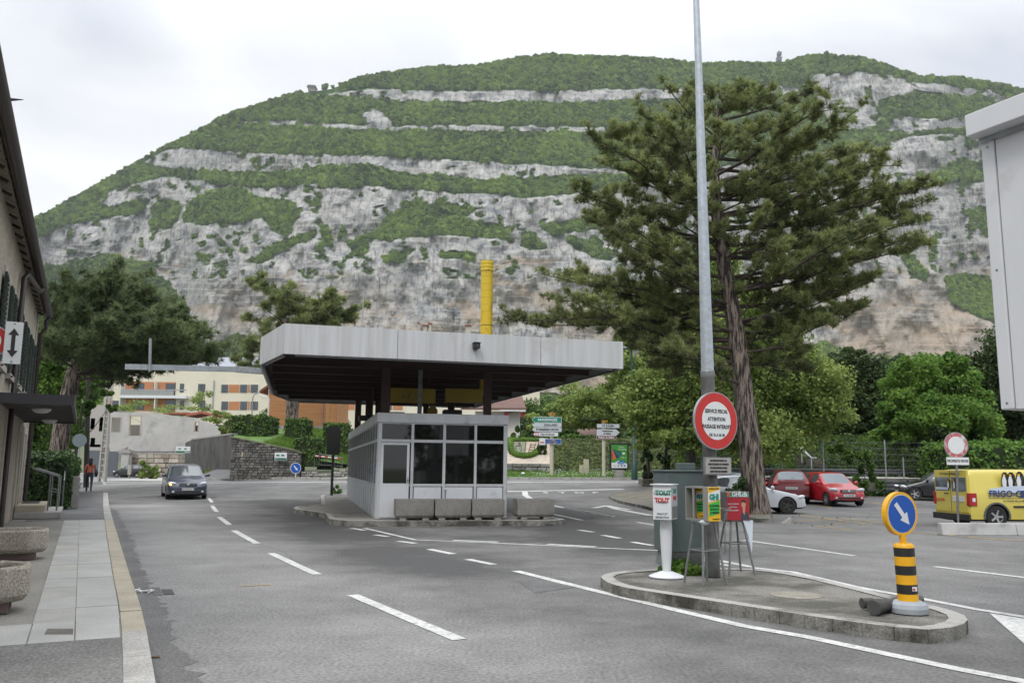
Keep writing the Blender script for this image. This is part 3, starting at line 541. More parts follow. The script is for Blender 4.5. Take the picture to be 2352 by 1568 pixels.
vmu = n.new('ShaderNodeVectorMath'); vmu.operation = 'SCALE'; sm_ = n.new('GeometryNodeSetMaterial'); sm_.inputs['Material'].default_value = M_for
iop = n.new('GeometryNodeInstanceOnPoints'); na = n.new('GeometryNodeInputNamedAttribute'); na.data_type = 'FLOAT'; na.inputs[0].default_value = 'size'; rv = n.new('FunctionNodeRandomValue'); rv.data_type = 'FLOAT_VECTOR'; rv.inputs[0].default_value = (0, 0, 0); rv.inputs[1].default_value = (.5, .5, 6.28)
l.new(gi.outputs[0], mp_.inputs['Mesh']); l.new(nzt.outputs[0], sub.inputs[0]); l.new(nm.outputs[0], vmu.inputs[0]); l.new(sub.outputs[0], vmu.inputs['Scale']); l.new(ico.outputs[0], sp.inputs['Geometry']); l.new(vmu.outputs[0], sp.inputs['Offset']); l.new(sp.outputs[0], sm_.inputs[0])
l.new(mp_.outputs[0], iop.inputs['Points']); l.new(sm_.outputs[0], iop.inputs['Instance']); l.new(na.outputs[0], iop.inputs['Scale']); l.new(rv.outputs[0], iop.inputs['Rotation']); l.new(iop.outputs[0], go.inputs[0])
md = fo.modifiers.new('crowns', 'NODES'); md.node_group = ng
# cable-car station tower and hut on the ridge
def mpt(x, y):
    i = int(round((x+500)/3400*(nx-1))); j = int(np.clip(round((y-1085)/(yt[i]-1085)*(ny-1)), 0, ny-1)); return MV[j, i]
M_dkc = mat('dark_concrete', (.16, .17, .18), .8)
p = mpt(1790, 152); s = p[1]/FOC; T = thing('cable_car_station', 'narrow concrete cable car station tower standing on the mountain ridge', 'tower', p)
MB().box(-4.5*s, 4.5*s, -4*s, 4*s, -4*s, 3*s).box(-2.5*s, 2.5*s, -3*s, 3*s, 3*s, 30*s).obj('shaft', mat('far_concrete', (.13, .14, .155), .8), T)
MB().box(-6*s, 5*s, -5*s, 5*s, 12*s, 20*s).box(-7*s, 6.5*s, -5.5*s, 5.5*s, 20*s, 22*s).box(-4*s, 5.5*s, -5*s, 5*s, 28*s, 36*s).obj('cabin_deck', mat('far_concrete2', (.18, .19, .2), .8), T)
MB().box(-5*s, 4*s, -5.2*s, -5*s, 14*s, 17*s).obj('window', M_dkc, T); MB().box(-3*s, 4.5*s, -5.2*s, -5*s, 30*s, 33*s).obj('window', M_dkc, T)
MB().cyl((0, 0, 36*s), (0, 0, 42*s), .6*s, n=6).cyl((2*s, 0, 36*s), (2*s, 0, 39*s), .5*s, n=6).obj('mast', M_dkc, T)
mb = MB()
for xo in (-8, -3, 4, 11):
    mb.tube([(0+xo*s*.2, -6*s, 2*s), (xo*s*1.2, -14*s, -40*s), (xo*s*2.0, -16*s, -62*s)], .35*s, 4)
mb.obj('cable', M_dkc, T)
p = mpt(716, 210)+np.array([0, 0, 1.5]); s = p[1]/FOC; T = thing('mountain_hut', 'small wooden lookout hut on the left shoulder of the mountain', 'hut', p)
MB().box(-9*s, 9*s, -6*s, 6*s, -3*s, 7*s).obj('wall', mat('hutwood', (.22, .2, .17), .8, var=.2, vs=.3), T)
MB().extr([(-12*s, -8*s, 7*s), (12*s, -8*s, 5*s), (9*s, -8*s, 11*s), (-9*s, -8*s, 12*s)], (0, 16*s, 0)).obj('roof', mat('hutroof', (.12, .11, .1), .8), T)
for i_ in (-5, 0, 5): MB().box((i_-1.5)*s, (i_+1.5)*s, -6.4*s, -5.9*s, 1*s, 4.5*s).obj('window', M_dkc, T)
def lonetree(x, y, r, lab):
    p = mpt(x, y); s = p[1]/FOC; mb = MB()
    for k in range(14): mb.ell((rnd.uniform(-.7, .7)*r*s, rnd.uniform(-.5, .5)*r*s, (r+rnd.uniform(-.7, .7)*r)*s), (.55*r*s, .55*r*s, .5*r*s), 8, jit=.2)
    T = thing('ridge_tree', lab, 'tree', p); mb.obj('crown', mat('ridge_leaf', (.08, .14, .035), .8, var=.5, vs=.5), T); MB().cyl((0, 0, -3*s), (0, 0, r*s), 1.2*s, n=6).obj('trunk', M_dkc, T)
lonetree(745, 207, 8, 'larger round tree standing alone beside the mountain hut'); lonetree(765, 205, 5, 'smaller round tree between the lone tree and the ridge forest')
# ================================================================ CUSTOMS BOOTH
M_alu = mat('grey_aluminium', (.52, .535, .55), .45, .25, var=.06, vs=1.2, spec=.4, dirt=((.3, .31, .31), 2.2, .55))
M_alu2 = mat('aluminium_panel', (.60, .62, .645), .5, .1, var=.05, vs=1, dirt=((.38, .38, .38), 2.5, .58))
M_fas = mat('fascia_metal', (.54, .55, .565), .55, .1, col2=(.43, .435, .43), vs=2.2, stretch=(3, 3, .16), dirt=((.42, .41, .39), 1.2, .56))
M_glass = mat('dark_glass', (.008, .009, .008), .03, 0, spec=.7)
M_glass2 = mat('clear_tinted_glass', (.02, .03, .035), .03, 0, spec=1.0)
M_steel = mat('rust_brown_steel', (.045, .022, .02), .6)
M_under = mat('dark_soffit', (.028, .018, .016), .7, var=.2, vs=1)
M_galv = mat('galvanised', (.36, .39, .41), .45, .5, var=.12, vs=6)
M_galvd = mat('galvanised_dark', (.2, .21, .21), .5, .4, var=.15, vs=6)
M_black = mat('black_plastic', (.015, .015, .016), .5)
M_dark = mat('dark_interior', (.01, .01, .01), .9)
M_yellow = mat('yellow_enamel', (.54, .38, .015), .5, dirt=((.3, .2, .03), 3, .52))
bz = float(gz(*B0))+.15
BW, BL, BH = 3.69, 16.2, 2.93
booth = thing('customs_booth', 'long grey aluminium customs booth with dark glass panes under the flat canopy', 'booth', (B0[0], B0[1], bz), BA)
zc = lambda y: (1250-y)/593*BH
def uc(x): return (x-783)/732*BW
def wallgrid(us, rows, place, panes, mull=.07, nm='frame'):
    """a glazed wall: us = mullion lines, rows = (z0,z1,kind)"""
for side_ in (0,):
    fr = MB(); F0 = -.0
    # front face frame (local y=0 plane, x = 0..BW)
    edges = [0, .10], [uc(966), uc(982)], [uc(1146), uc(1162)], [uc(1326), uc(1341)], [BW-.09, BW]
    for a, b in edges: fr.box(a, b, -.04, .06, 0, zc(715))
    for za_, zb_ in ((zc(719)-.0, zc(712)), (zc(823), zc(806)), (zc(1070), zc(1056)), (0, .06)): fr.box(.1, BW-.09, -.03, .05, za_, zb_)
    fr.obj('frame', M_alu, booth, bevel=.006)
    for (a, b) in ((800, 965), (983, 1145), (1163, 1325), (1342, 1498)): MB().box(uc(a), uc(b), .0, .02, zc(805), zc(720)).obj('upper_pane', M_glass, booth)
    for (a, b) in ((983, 1145), (1163, 1325), (1342, 1498)):
        MB().box(uc(a), uc(b), .0, .02, zc(1055), zc(824)).obj('window_pane', M_glass, booth)
        MB().box(uc(a)+.02, uc(b)-.02, -.01, .02, .07, zc(1072)).obj('wall_panel', M_alu2, booth, bevel=.006)
    dr = MB(); x0, x1 = uc(800), uc(958)
    dr.box(x0, x0+.07, -.06, -.0, .04, zc(826)).box(x1-.07, x1, -.06, 0, .04, zc(826)).box(x0+.07, x1-.07, -.06, 0, zc(838), zc(826)).box(x0+.07, x1-.07, -.055, 0, .04, zc(1054))
    door = dr.obj('door', M_alu2, booth, bevel=.006); MB().box(x0+.07, x1-.07, -.03, -.01, zc(1054), zc(838)).obj('door_pane', M_glass, door)
    MB().cyl((x1-.035, -.10, 1.05), (x1-.035, -.06, 1.05), .03, n=10).box(x1-.045, x1-.025, -.12, -.1, .97, 1.13).obj('handle', M_galvd, door)
    MB().box(uc(1158), uc(1168), -.07, -.03, zc(1088), zc(1076)).obj('socket_box', mat('white_plastic', (.7, .7, .7), .4), booth)
    MB().cyl((uc(1455), -.09, .0), (uc(1455), -.09, .16), .035, n=10).cyl((uc(1468), -.09, 0), (uc(1468), -.09, .16), .035, n=10).obj('pipe_stub', M_black, booth)
# side walls
for sx_ in (0, 1):
    X = 0 if sx_ == 0 else BW; s_ = -1 if sx_ == 0 else 1; nb = 16; st = BL/nb
    fr = MB()
    for k in range(nb+1): fr.box(*sorted((X+s_*.03, X-s_*.06)), k*st-.035+.04*(k == 0), k*st+.035, 0, zc(715))
    for za_, zb_ in ((zc(719), zc(712)), (zc(823), zc(806)), (zc(1070), zc(1056)), (0, .06)): fr.box(*sorted((X+s_*.022, X-s_*.05)), .07, BL-.04, za_, zb_)
    fr.obj('frame', M_alu, booth)
    for k in range(nb):
        y0, y1 = k*st+.035, (k+1)*st-.035
        MB().box(*sorted((X+s_*.0, X-s_*.02)), y0, y1, zc(1055), zc(824)).obj('window_pane', M_glass, booth); MB().box(*sorted((X, X-s_*.02)), y0, y1, zc(805), zc(720)).obj('upper_pane', M_glass, booth)
        MB().box(*sorted((X+s_*.01, X-s_*.02)), y0+.01, y1-.01, .07, zc(1072)).obj('wall_panel', M_alu2, booth)
MB().box(.1, BW-.1, BL-.05, BL, 0, zc(715)).obj('rear_wall', M_alu2, booth)
MB().box(-.05, BW+.05, -.07, BL+.03, zc(712)+.002, zc(657)).obj('roof_cap', M_alu, booth, bevel=.01)
MB().box(.12, BW-.12, .12, BL-.12, .01, .03).box(.12, BW-.12, .5, .55, .03, 2.4).obj('interior', M_dark, booth)
# concrete planters in front
def planter(u, v, wd, lab, rz=0):
    p = bl(u, v); T = thing('concrete_planter', lab, 'planter', (p[0], p[1], bz), BA+rz, 'square concrete planters in front of the booth')
    h = .56; d = .55; w2 = wd/2; b = .05; vs = [(-w2+b, -d/2+b, .06), (w2-b, -d/2+b, .06), (w2-b, d/2-b, .06), (-w2+b, d/2-b, .06), (-w2, -d/2, .13), (w2, -d/2, .13), (w2, d/2, .13), (-w2, d/2, .13), (-w2, -d/2, h), (w2, -d/2, h), (w2, d/2, h), (-w2, d/2, h),
        (-w2+.07, -d/2+.07, h), (w2-.07, -d/2+.07, h), (w2-.07, d/2-.07, h), (-w2+.07, d/2-.07, h), (-w2+.08, -d/2+.08, h-.1), (w2-.08, -d/2+.08, h-.1), (w2-.08, d/2-.08, h-.1), (-w2+.08, d/2-.08, h-.1)]
    f = [(3, 2, 1, 0)]
    for o in (0, 4, 8, 12):
        for k in range(4): f.append((o+k, o+(k+1) % 4, o+4+(k+1) % 4, o+4+k))
    MB().add(vs, f).obj('tub', mat('exposed_aggregate', (.21, .2, .185), .9, var=.15, vs=2, bump=.8, bs=70, speck=.55, speckscale=55, dirt=((.11, .105, .095), 3, .55)), T, bevel=.012)
    MB().box(-w2+.08, w2-.08, -d/2+.08, d/2-.08, h-.12, h-.07).obj('soil', mat('planter_soil', (.06, .045, .03), .95, bump=1), T)
    for sx in (-1, 1): MB().box(sx*w2*.6-.09, sx*w2*.6+.09, -d/2+.06, d/2-.06, 0, .062).obj('foot', M_conc, T)
planter(.98, -.5, 1.03, 'exposed aggregate planter box below the booth door, leftmost of the row')
planter(2.035, -.47, .99, 'planter box second from the left, below the middle booth windows')
planter(3.03, -.45, .92, 'planter box third in the row, beneath the right booth window')
planter(4.42, -.35, 1.08, 'planter box standing apart to the right of the booth corner')
# ================================================================ CANOPY
HC = 4.4
cp = [W(x, y, HC)[:2] for x, y in ((650, 812), (596, 838), (622, 905), (668, 922), (1090, 936), (1432, 847))]
cc = np.mean(cp, 0); canopy = thing('station_canopy', 'huge flat customs canopy with pale metal fascia over the booth', 'canopy', (cc[0], cc[1], 0))
def ins(P, d):
    P = np.array(P); c = P.mean(0); return [tuple(c+(p-c)*(1-d/np.hypot(*(p-c)))) for p in P]
n_ = len(cp)
segs = {0: 1, 1: 4, 2: 1, 3: 3, 4: 6, 5: 3}
for i in range(n_):
    a, b = np.array(cp[i]), np.array(cp[(i+1) % n_]); L_ = np.hypot(*(b-a)); u = (b-a)/L_; nn = np.array([u[1], -u[0]]); 
    if nn@((a+b)/2-cc) < 0: nn = -nn
    cuts = [0, 1]
    if i == 5: cuts = [0, 1-.687, 1-.312+.0, 1]; cuts = [0, .265, .69, 1]
    elif segs[i] > 1: cuts = list(np.linspace(0, 1, segs[i]+1))
    for c0, c1 in zip(cuts[:-1], cuts[1:]):
        A1 = a+u*(c0*L_+.006); B1 = a+u*(c1*L_-.006)
        MB().prism([A1, B1, B1-nn*.06, A1-nn*.06], HC, HC+.785).obj('fascia_panel', M_fas, canopy, world=True, bevel=.004)
    A1 = a-nn*.1; B1 = b-nn*.1
    MB().bar((*(A1+u*.3), HC-.02), (*(B1-u*.3), HC-.02), .05, .04).obj('soffit_rim', M_galvd, canopy, world=True)
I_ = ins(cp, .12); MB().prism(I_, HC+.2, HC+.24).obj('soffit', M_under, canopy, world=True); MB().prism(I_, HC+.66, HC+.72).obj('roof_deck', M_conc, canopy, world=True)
# beams under the soffit, running across
for k in range(9):
    v = -1.6+k*2.1; pts_ = []
    for u in np.linspace(-9, 10, 190):
        p = bl(u, v)
        if inpoly(np.array([p[0]]), np.array([p[1]]), ins(cp, .35))[0]: pts_.append(p)
    if len(pts_) > 3:
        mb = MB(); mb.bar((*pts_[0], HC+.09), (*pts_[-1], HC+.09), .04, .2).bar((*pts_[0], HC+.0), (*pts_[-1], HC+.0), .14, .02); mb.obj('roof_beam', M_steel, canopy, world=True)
def col(u, v, r=.0, nm='column', lo=0, m_=None, sz=.24):
    p = bl(u, v); MB().box(p[0]-sz/2-cc[0], p[0]+sz/2-cc[0], p[1]-sz/2-cc[1], p[1]+sz/2-cc[1], lo, HC+.2).obj(nm, m_ or M_steel, canopy)
for u, v in ((.25, .9), (3.3, .9), (.25, 7.5), (3.3, 7.5), (.25, 14.5), (3.3, 14.5)): col(u, v, lo=0)
col(1.35, 1.6, sz=.12, m_=M_galvd, lo=0)
col(1.2, 14.8, sz=.3)
# a fascia camera
a = np.array(cp[0]); b = np.array(cp[5]); p = a+(b-a)*.535; nn = np.array([ (b-a)[1], -(b-a)[0]]); nn /= np.hypot(*nn)
T = thing('fascia_camera', 'small black camera box mounted on the front of the canopy fascia', 'camera', (p[0], p[1], HC+.43), math.atan2((b-a)[1], (b-a)[0]))
MB().box(-.08, .08, -.24, -.02, -.07, .07).box(-.095, .095, -.27, -.02, .07, .09).obj('housing', M_black, T); MB().cyl((0, -.25, 0), (0, -.235, 0), .045, n=12).obj('lens', M_glass, T); MB().box(-.03, .03, -.1, .0, -.12, -.07).obj('bracket', M_galvd, T)
# yellow ribbed duct through the roof
p = DD(1117, 760, 27.5); T = thing('yellow_duct', 'tall yellow ribbed ventilation pipe rising through the canopy roof', 'pipe', (p[0], p[1], 3.9)); r_ = 14*27.5/FOC
zt = DD(1117, 600, 27.5)[2]-3.9
MB().lathe([(r_*.8, 0), (r_, .02), (r_, zt-.35)], 24).obj('pipe', M_yellow, T); MB().lathe([(r_*1.07, zt-.35), (r_*1.07, zt), (r_*.9, zt), (r_*.9, zt-.3)], 24, mi=0).obj('cap', M_yellow, T)
for k in range(18):
    z = .4+k*.19*zt/3.6
    if z < zt-.4: MB().lathe([(r_, z-.012), (r_*1.045, z), (r_, z+.012)], 20).obj('rib', M_yellow if k != 8 else M_black, T)
for z in (zt-.32, zt-.2, zt-.08): MB().lathe([(r_*1.06, z-.03), (r_*1.14, z), (r_*1.06, z+.03)], 20).obj('cap_ring', M_yellow, T)
p = bl(1.0, 2.2); T = thing('hanging_yellow_sign', 'yellow box sign with dark dashes hanging below the canopy', 'sign', (p[0], p[1], 3.55), BA); M_ydk = mat('faded_yellow', (.33, .24, .04), .7)
MB().box(-.7, .9, -.06, .06, -.02, .44).obj('box', M_ydk, T, bevel=.01); text('- /  .', .3, (.1, -.065, .2), facing((0, -1, 0)), M_black, T)
for x in (-.5, .7): MB().cyl((x, 0, .42), (x, 0, 1.05), .02, n=6).obj('hanger', M_steel, T)
p = bl(3.0, 2.4); T = thing('hanging_yellow_sign', 'smaller plain yellow box sign hanging beside the yellow pipe', 'sign', (p[0], p[1], 3.62), BA)
MB().box(-.75, .45, -.06, .06, -.02, .42).obj('box', M_ydk, T, bevel=.01)
for x in (-.5, .3): MB().cyl((x, 0, .4), (x, 0, 1.0), .02, n=6).obj('hanger', M_steel, T)
T = thing('booth_roof_lamp', 'round yellow disc lamp with dark housings standing on the booth roof', 'lamp', (*bl(2.0, 3.4), bz+BH), BA)
MB().cyl((0, -.03, .28), (0, .03, .28), .17, n=20).obj('disc', M_ydk, T); MB().cyl((0, 0, 0), (0, 0, .15), .03, n=8).obj('stem', M_steel, T)
MB().box(.35, .95, -.2, .2, .05, .35).obj('housing', M_black, T, bevel=.03); MB().box(.4, .9, -.2, .2, 0, .05).obj('foot', M_black, T)
T = thing('booth_roof_box', 'low dark equipment box lying on the booth roof by the left column', 'box', (*bl(1.0, 4.5), bz+BH), BA); MB().box(-1.3, .6, -.3, .3, 0, .16).box(-.5, .2, -.2, .2, .16, .3).obj('casing', M_black, T, bevel=.02)
T = thing('roof_tank', 'black rounded box on the rear of the booth roof', 'box', (*bl(.2, 7), bz+BH), BA); MB().box(-.1, 1.2, -.5, .5, 0, .32).obj('casing', M_black, T, bevel=.08)
# height gantry reaching left over the lanes
a = DD(600, 852, 28.5); b = DD(288, 842, 26.2); T = thing('height_gantry', 'grey galvanised steel beam reaching left from the canopy over the road', 'beam', (a[0], a[1], a[2]))
e1 = DD(544, 848, 28.1)
MB().bar(a, e1, .18, .2).obj('connector', M_galv, T, world=True); MB().bar(e1, b, .15, .17).obj('beam', M_galv, T, world=True)
for k in range(8):
    q_ = a+(e1-a)*(.1+.8*k/7); MB().cyl((q_[0], q_[1]-.11, q_[2]+(.06 if k % 2 else -.06)), (q_[0], q_[1]-.09, q_[2]+(.06 if k % 2 else -.06)), .02, n=6).obj('bolt', M_galvd, T, world=True)
c = DD(347, 853, 26.6); d = DD(348.5, 778, 26.6); MB().bar((c[0], c[1]-.1, c[2]), (d[0], d[1]-.1, d[2]), .075, .06).obj('upright', M_galv, T, world=True)
a2 = DD(650, 855, 29); MB().bar(a, (a2[0], a2[1], a2[2]), .18, .2).obj('connector', M_galv, T, world=True)
# antennas / chimneys glimpsed over the fascia
for x, y0, y1, Yv, lab in ((830, 665, 745, 70, 'thin tall grey mast rising behind the canopy, leftmost of the two'), (963, 690, 755, 70, 'thin tall grey mast rising behind the canopy beside the yellow pipe')):
    p = DD(x, y1+60, Yv); t = DD(x, y0, Yv); T = thing('mast', lab, 'mast', (p[0], p[1], float(gz(p[0], p[1])))); MB().cyl((0, 0, 0), (0, 0, t[2]-T.location.z), .07, .05, n=6).obj('pole', M_galv, T); MB().box(-.25, .25, -.03, .03, t[2]-T.location.z-.5, t[2]-T.location.z-.4).obj('crossarm', M_galv, T)
# black backboard sign left of the booth
p = G(761, 1144); Yv = p[1]; s = Yv/FOC; T = thing('signal_backboard', 'black rounded board on a thin post left of the booth', 'traffic signal', p, rad(8))
MB().cyl((0, 0, 0), (0, 0, 98*s), 3.0*s, n=8).obj('post', M_black, T)
pts_ = [];
for cx, cz, a0 in ((11, 158, 0), (-11, 158, 90), (-11, 102, 180), (11, 102, 270)):
    for k in range(5): t = rad(a0+k*22.5); pts_.append(((cx+4*math.cos(t))*s, -.04, (cz+4*math.sin(t))*s))
MB().extr(pts_, (0, .05, 0)).obj('backboard', mat('backboard_black', (.012, .012, .013), .55), T); MB().box(-6*s, 6*s, .01, .2, 108*s, 152*s).obj('housing', M_black, T)
# ================================================================ LEFT HOUSE (customs building)
M_ren = mat('rough_render', (.40, .36, .29), .95, var=.12, vs=1.5, bump=1.0, bs=25, speck=.25, speckscale=16)
M_stone = mat('dressed_stone', (.42, .39, .34), .85, var=.1, vs=2, speck=.15, speckscale=60)
M_grn = mat('dark_green_shutter', (.012, .03, .025), .5)
M_wood = mat('dark_eaves_wood', (.05, .04, .035), .8, var=.25, vs=2, stretch=(1, 8, 1))
M_tile = mat('roof_tile', (.13, .095, .075), .85, var=.3, vs=3)
M_tend = mat('tile_end', (.26, .23, .19), .9, var=.25, vs=6)
M_gut = mat('brown_zinc', (.055, .045, .045), .45, .4)
cz_ = W(46, 1176, ZP); HO = np.array([cz_[0], cz_[1]]); HO = HO
hrz = math.atan2(-.894, .447)           # local x runs along the wall towards the camera, local y points to the street
house = thing('customs_house', 'old rendered house with green shutters and deep dark eaves at the left edge', 'house', (HO[0], HO[1], ZP), hrz)
hm = ROOT[house.name].inverted()
def hl(x, y, Yv): return hm @ Vector(tuple(DD(x, y, Yv)))
def on_wall(x, y, yo=0.0):              # sight onto the plane local-y = yo
    d = Vector(tuple(ray(x, y))); o = hm @ Vector((0, 0, EYE)); dl = hm.to_3x3() @ d; t = (yo-o.y)/dl.y; return o+dl*t
HL = 24.0
e_c = hl(122, 727, 26.2); OV = abs(on_wall(60, 900).y)
ev_y = .24; cpt = on_wall(122, 727, .415); EZ = cpt.z; EX = cpt.x
MB().box(0, HL, -6, 0, 0, EZ+.25).obj('wall', M_ren, house)
for k in range(9):
    z = .45*k*1.55; MB().box(-.03, .38 if k % 2 else .26, -.3, .03, z+.01, z+.68).obj('quoin_stone', M_stone, house, bevel=.012)
# roof slab, rafters, eave tiles, gutter
MB().add([(EX, ev_y, EZ+.06), (HL, ev_y, EZ+.06), (HL, -3, EZ+1.9), (EX, -3, EZ+1.9), (EX, ev_y, EZ+.14), (HL, ev_y, EZ+.14), (HL, -3, EZ+1.98), (EX, -3, EZ+1.98)], [(3, 2, 1, 0), (4, 5, 6, 7), (0, 1, 5, 4), (1, 2, 6, 5), (2, 3, 7, 6), (3, 0, 4, 7)]).obj('roof', M_tile, house)
for k in range(26):
    x = EX+.3+k*.78
    if x < HL: MB().bar((x, ev_y-.08, EZ+.02), (x, -.5, EZ+.38), .1, .13).obj('rafter', M_wood, house)
nt_ = int((HL-EX)/.26)
tm = MB(); 
for k in range(7): t = math.pi*k/6; tm.add([], [])
ring = [(math.cos(math.pi*k/8)*.12, math.sin(math.pi*k/8)*.085) for k in range(9)]; ring2 = [(a*.82, b*.78) for a, b in ring]
vs = [(a, 0, -b) for a, b in ring]+[(a, 0, -b) for a, b in ring2]+[(a, -.45, -b+.2) for a, b in ring]+[(a, -.45, -b+.2) for a, b in ring2]
fs = [(k, k+1, 9+k+1, 9+k) for k in range(8)]+[(k+1, k, 18+k, 18+k+1) for k in range(8)]+[(9+k, 10+k, 28+k, 27+k) for k in range(8)]
tme = MB().add(vs, fs).mesh('tile', M_tend)
for k in range(nt_):
    o = link('tile', tme, house); o.location = (EX+.13+k*.26, ev_y-.05, EZ+.06+rnd.uniform(-.01, .01)); o.rotation_euler = (0, rnd.uniform(-.05, .05), 0)
gy = ev_y+.09
gm = MB(); prof = [(gy+.085*math.cos(math.pi+math.pi*k/8), EZ+.02+.085*math.sin(math.pi+math.pi*k/8)) for k in range(9)]; prof += [(gy+.075*math.cos(-math.pi*k/8), EZ+.02+.075*math.sin(-math.pi*k/8)) for k in range(9)]
gm.extr([(EX, a, b) for a, b in prof], (HL-EX, 0, 0)); gm.obj('gutter', M_gut, house)
MB().bar((EX, ev_y+.005, EZ+.05), (HL, ev_y+.005, EZ+.05), .03, .16).obj('fascia_board', M_wood, house)
pk = on_wall(30, 262, ev_y+.19); MB().cyl((pk.x, gy, EZ+.1), (pk.x, gy+.2, EZ+.14), .03, .004, n=6).obj('gutter_spike', M_gut, house)
MB().tube([(EX+.15, gy, EZ-.05), (EX+.2, gy-.1, EZ-.2), (.12, .25, EZ-.4), (.1, .12, EZ-.6), (.1, .1, .1)], .055, 10).obj('downpipe', M_gut, house)
x2 = 8.4
gq = on_wall(115, 560, gy).x
MB().tube([(x2-3.2, gy, EZ-.05), (x2-3.0, gy-.05, EZ-.2), (x2-.3, .15, EZ-.3), (x2, .1, EZ-.45), (x2, .1, .1)], .055, 10).obj('downpipe', M_gut, house)
# windows with shutters folded open (upper floor)
for (xa, ya, yb) in ((62, 790, 900), (44, 740, 890), (20, 700, 885)):
    pass
def win(xw, z0, z1, wd=.95):
    f = MB(); 
    f.box(xw-.18, xw, -.1, .035, z0-.02, z1+.18).box(xw+wd, xw+wd+.18, -.1, .035, z0-.02, z1+.18).box(xw, xw+wd, -.1, .035, z1, z1+.18).box(xw-.22, xw+wd+.22, -.1, .1, z0-.14, z0-.021)
    W_ = f.obj('window', M_stone, house, bevel=.008); MB().box(xw+.03, xw+wd-.03, -.09, -.06, z0, z1).obj('pane', M_glass, W_)
    for sx, a in ((xw-.48, -1), (xw+wd+.0, 1)):
        sh = MB(); sh.box(sx, sx+.48, .045, .085, z0, z1); 
        for k in range(int((z1-z0)/.09)): sh.box(sx+.05, sx+.43, .085, .1, z0+.05+k*.09, z0+.09+k*.09)
        o = sh.obj('shutter', M_grn, house); MB().cyl((sx+.24, .1, z0-.1), (sx+.24, .14, z0-.1), .02, n=6).obj('shutter_stay', M_black, o)
for xw in (1.15, 3.55, 5.95, 8.35, 10.75): win(xw, 3.35, 4.95)
# ground floor door, window and the glazed porch
def gdoor(xw, wd, z1, nm):
    f = MB(); f.box(xw-.2, xw, -.1, .04, 0, z1+.2).box(xw+wd, xw+wd+.2, -.1, .04, 0, z1+.2).box(xw, xw+wd, -.1, .04, z1, z1+.2); d = f.obj(nm, M_stone, house, bevel=.008)
    MB().box(xw, xw+wd, -.08, -.04, .02, z1).obj('leaf', mat('dark_door', (.03, .02, .018), .5), d)
gdoor(.75, 1.0, 2.3, 'door'); gdoor(2.8, 1.1, 2.3, 'door')
PX0 = 2.3; PX1 = PX0+8.9; PZ = 2.62
pr_ = thing('entrance_porch', 'dark iron and glass awning over the entrance steps of the old house', 'awning', (HO[0], HO[1], ZP+PZ), hrz)
MB().box(PX0, PX1, 1.28, 1.34, 0, .2).box(PX0, PX0+.06, .0, 1.28, -.02, .18).box(PX1-.06, PX1, 0, 1.28, -.02, .18).obj('edge_frame', mat('porch_iron', (.05, .048, .055), .5, .3), pr_)
MB().box(PX0+.06, PX1-.06, .02, 1.28, .12, .15).obj('glass_roof', mat('sooty_glass', (.03, .03, .032), .3), pr_)
for k in range(1, 12): MB().box(PX0+k*.74-.03, PX0+k*.74+.03, .02, 1.28, .0, .115).obj('crossbar', mat('porch_bar', (.12, .115, .11), .6), pr_)
for k in range(1, 4): MB().box(PX0+.08, PX1-.08, k*.32-.01, k*.32+.02, .06, .11).obj('glazing_bar', M_black, pr_)
for xx in (1.5, 6.8):
    MB().lathe([(.0, -.09), (.1, -.08), (.17, -.04), (.19, 0), (.19, .01)], 20, (PX0+xx, .7, 0)).obj('lamp_shade', mat('opal_lamp', (.55, .55, .55), .4), pr_)
# steps, mat and handrails
stp = thing('entrance_steps', 'two pale stone steps up to the door of the old house', 'steps', (HO[0], HO[1], ZP), hrz)
MB().box(.2, 3.6, .04, 1.15, 0, .17).obj('step', M_kerb, stp, bevel=.012); MB().box(.35, 3.4, .04, .75, .172, .34).obj('step', M_sand, stp, bevel=.012)
MB().box(.9, 1.9, .1, .55, .341, .36).obj('mat', M_black, stp)
def rail(x, lab):
    T = thing('handrail', lab, 'railing', (HO[0], HO[1], ZP), hrz, 'steel handrails on the entrance steps'); z0 = .17
    mb = MB().tube([(x, 1.02, z0), (x, 1.02, z0+.9), (x, .97, z0+.95), (x, .35, z0+1.15)], .022, 8); mb.obj('rail', M_galvd, T)
    MB().cyl((x+.0, .80, z0), (x, .80, z0+1.0), .02, n=8).obj('post', M_galvd, T); MB().cyl((x, 1.02, z0+.5), (x, .80, z0+.55), .015, n=6).obj('crossbar', M_galvd, T)
rail(.45, 'farther steel handrail at the far end of the entrance steps'); rail(2.7, 'nearer steel handrail standing beside the stone trough')
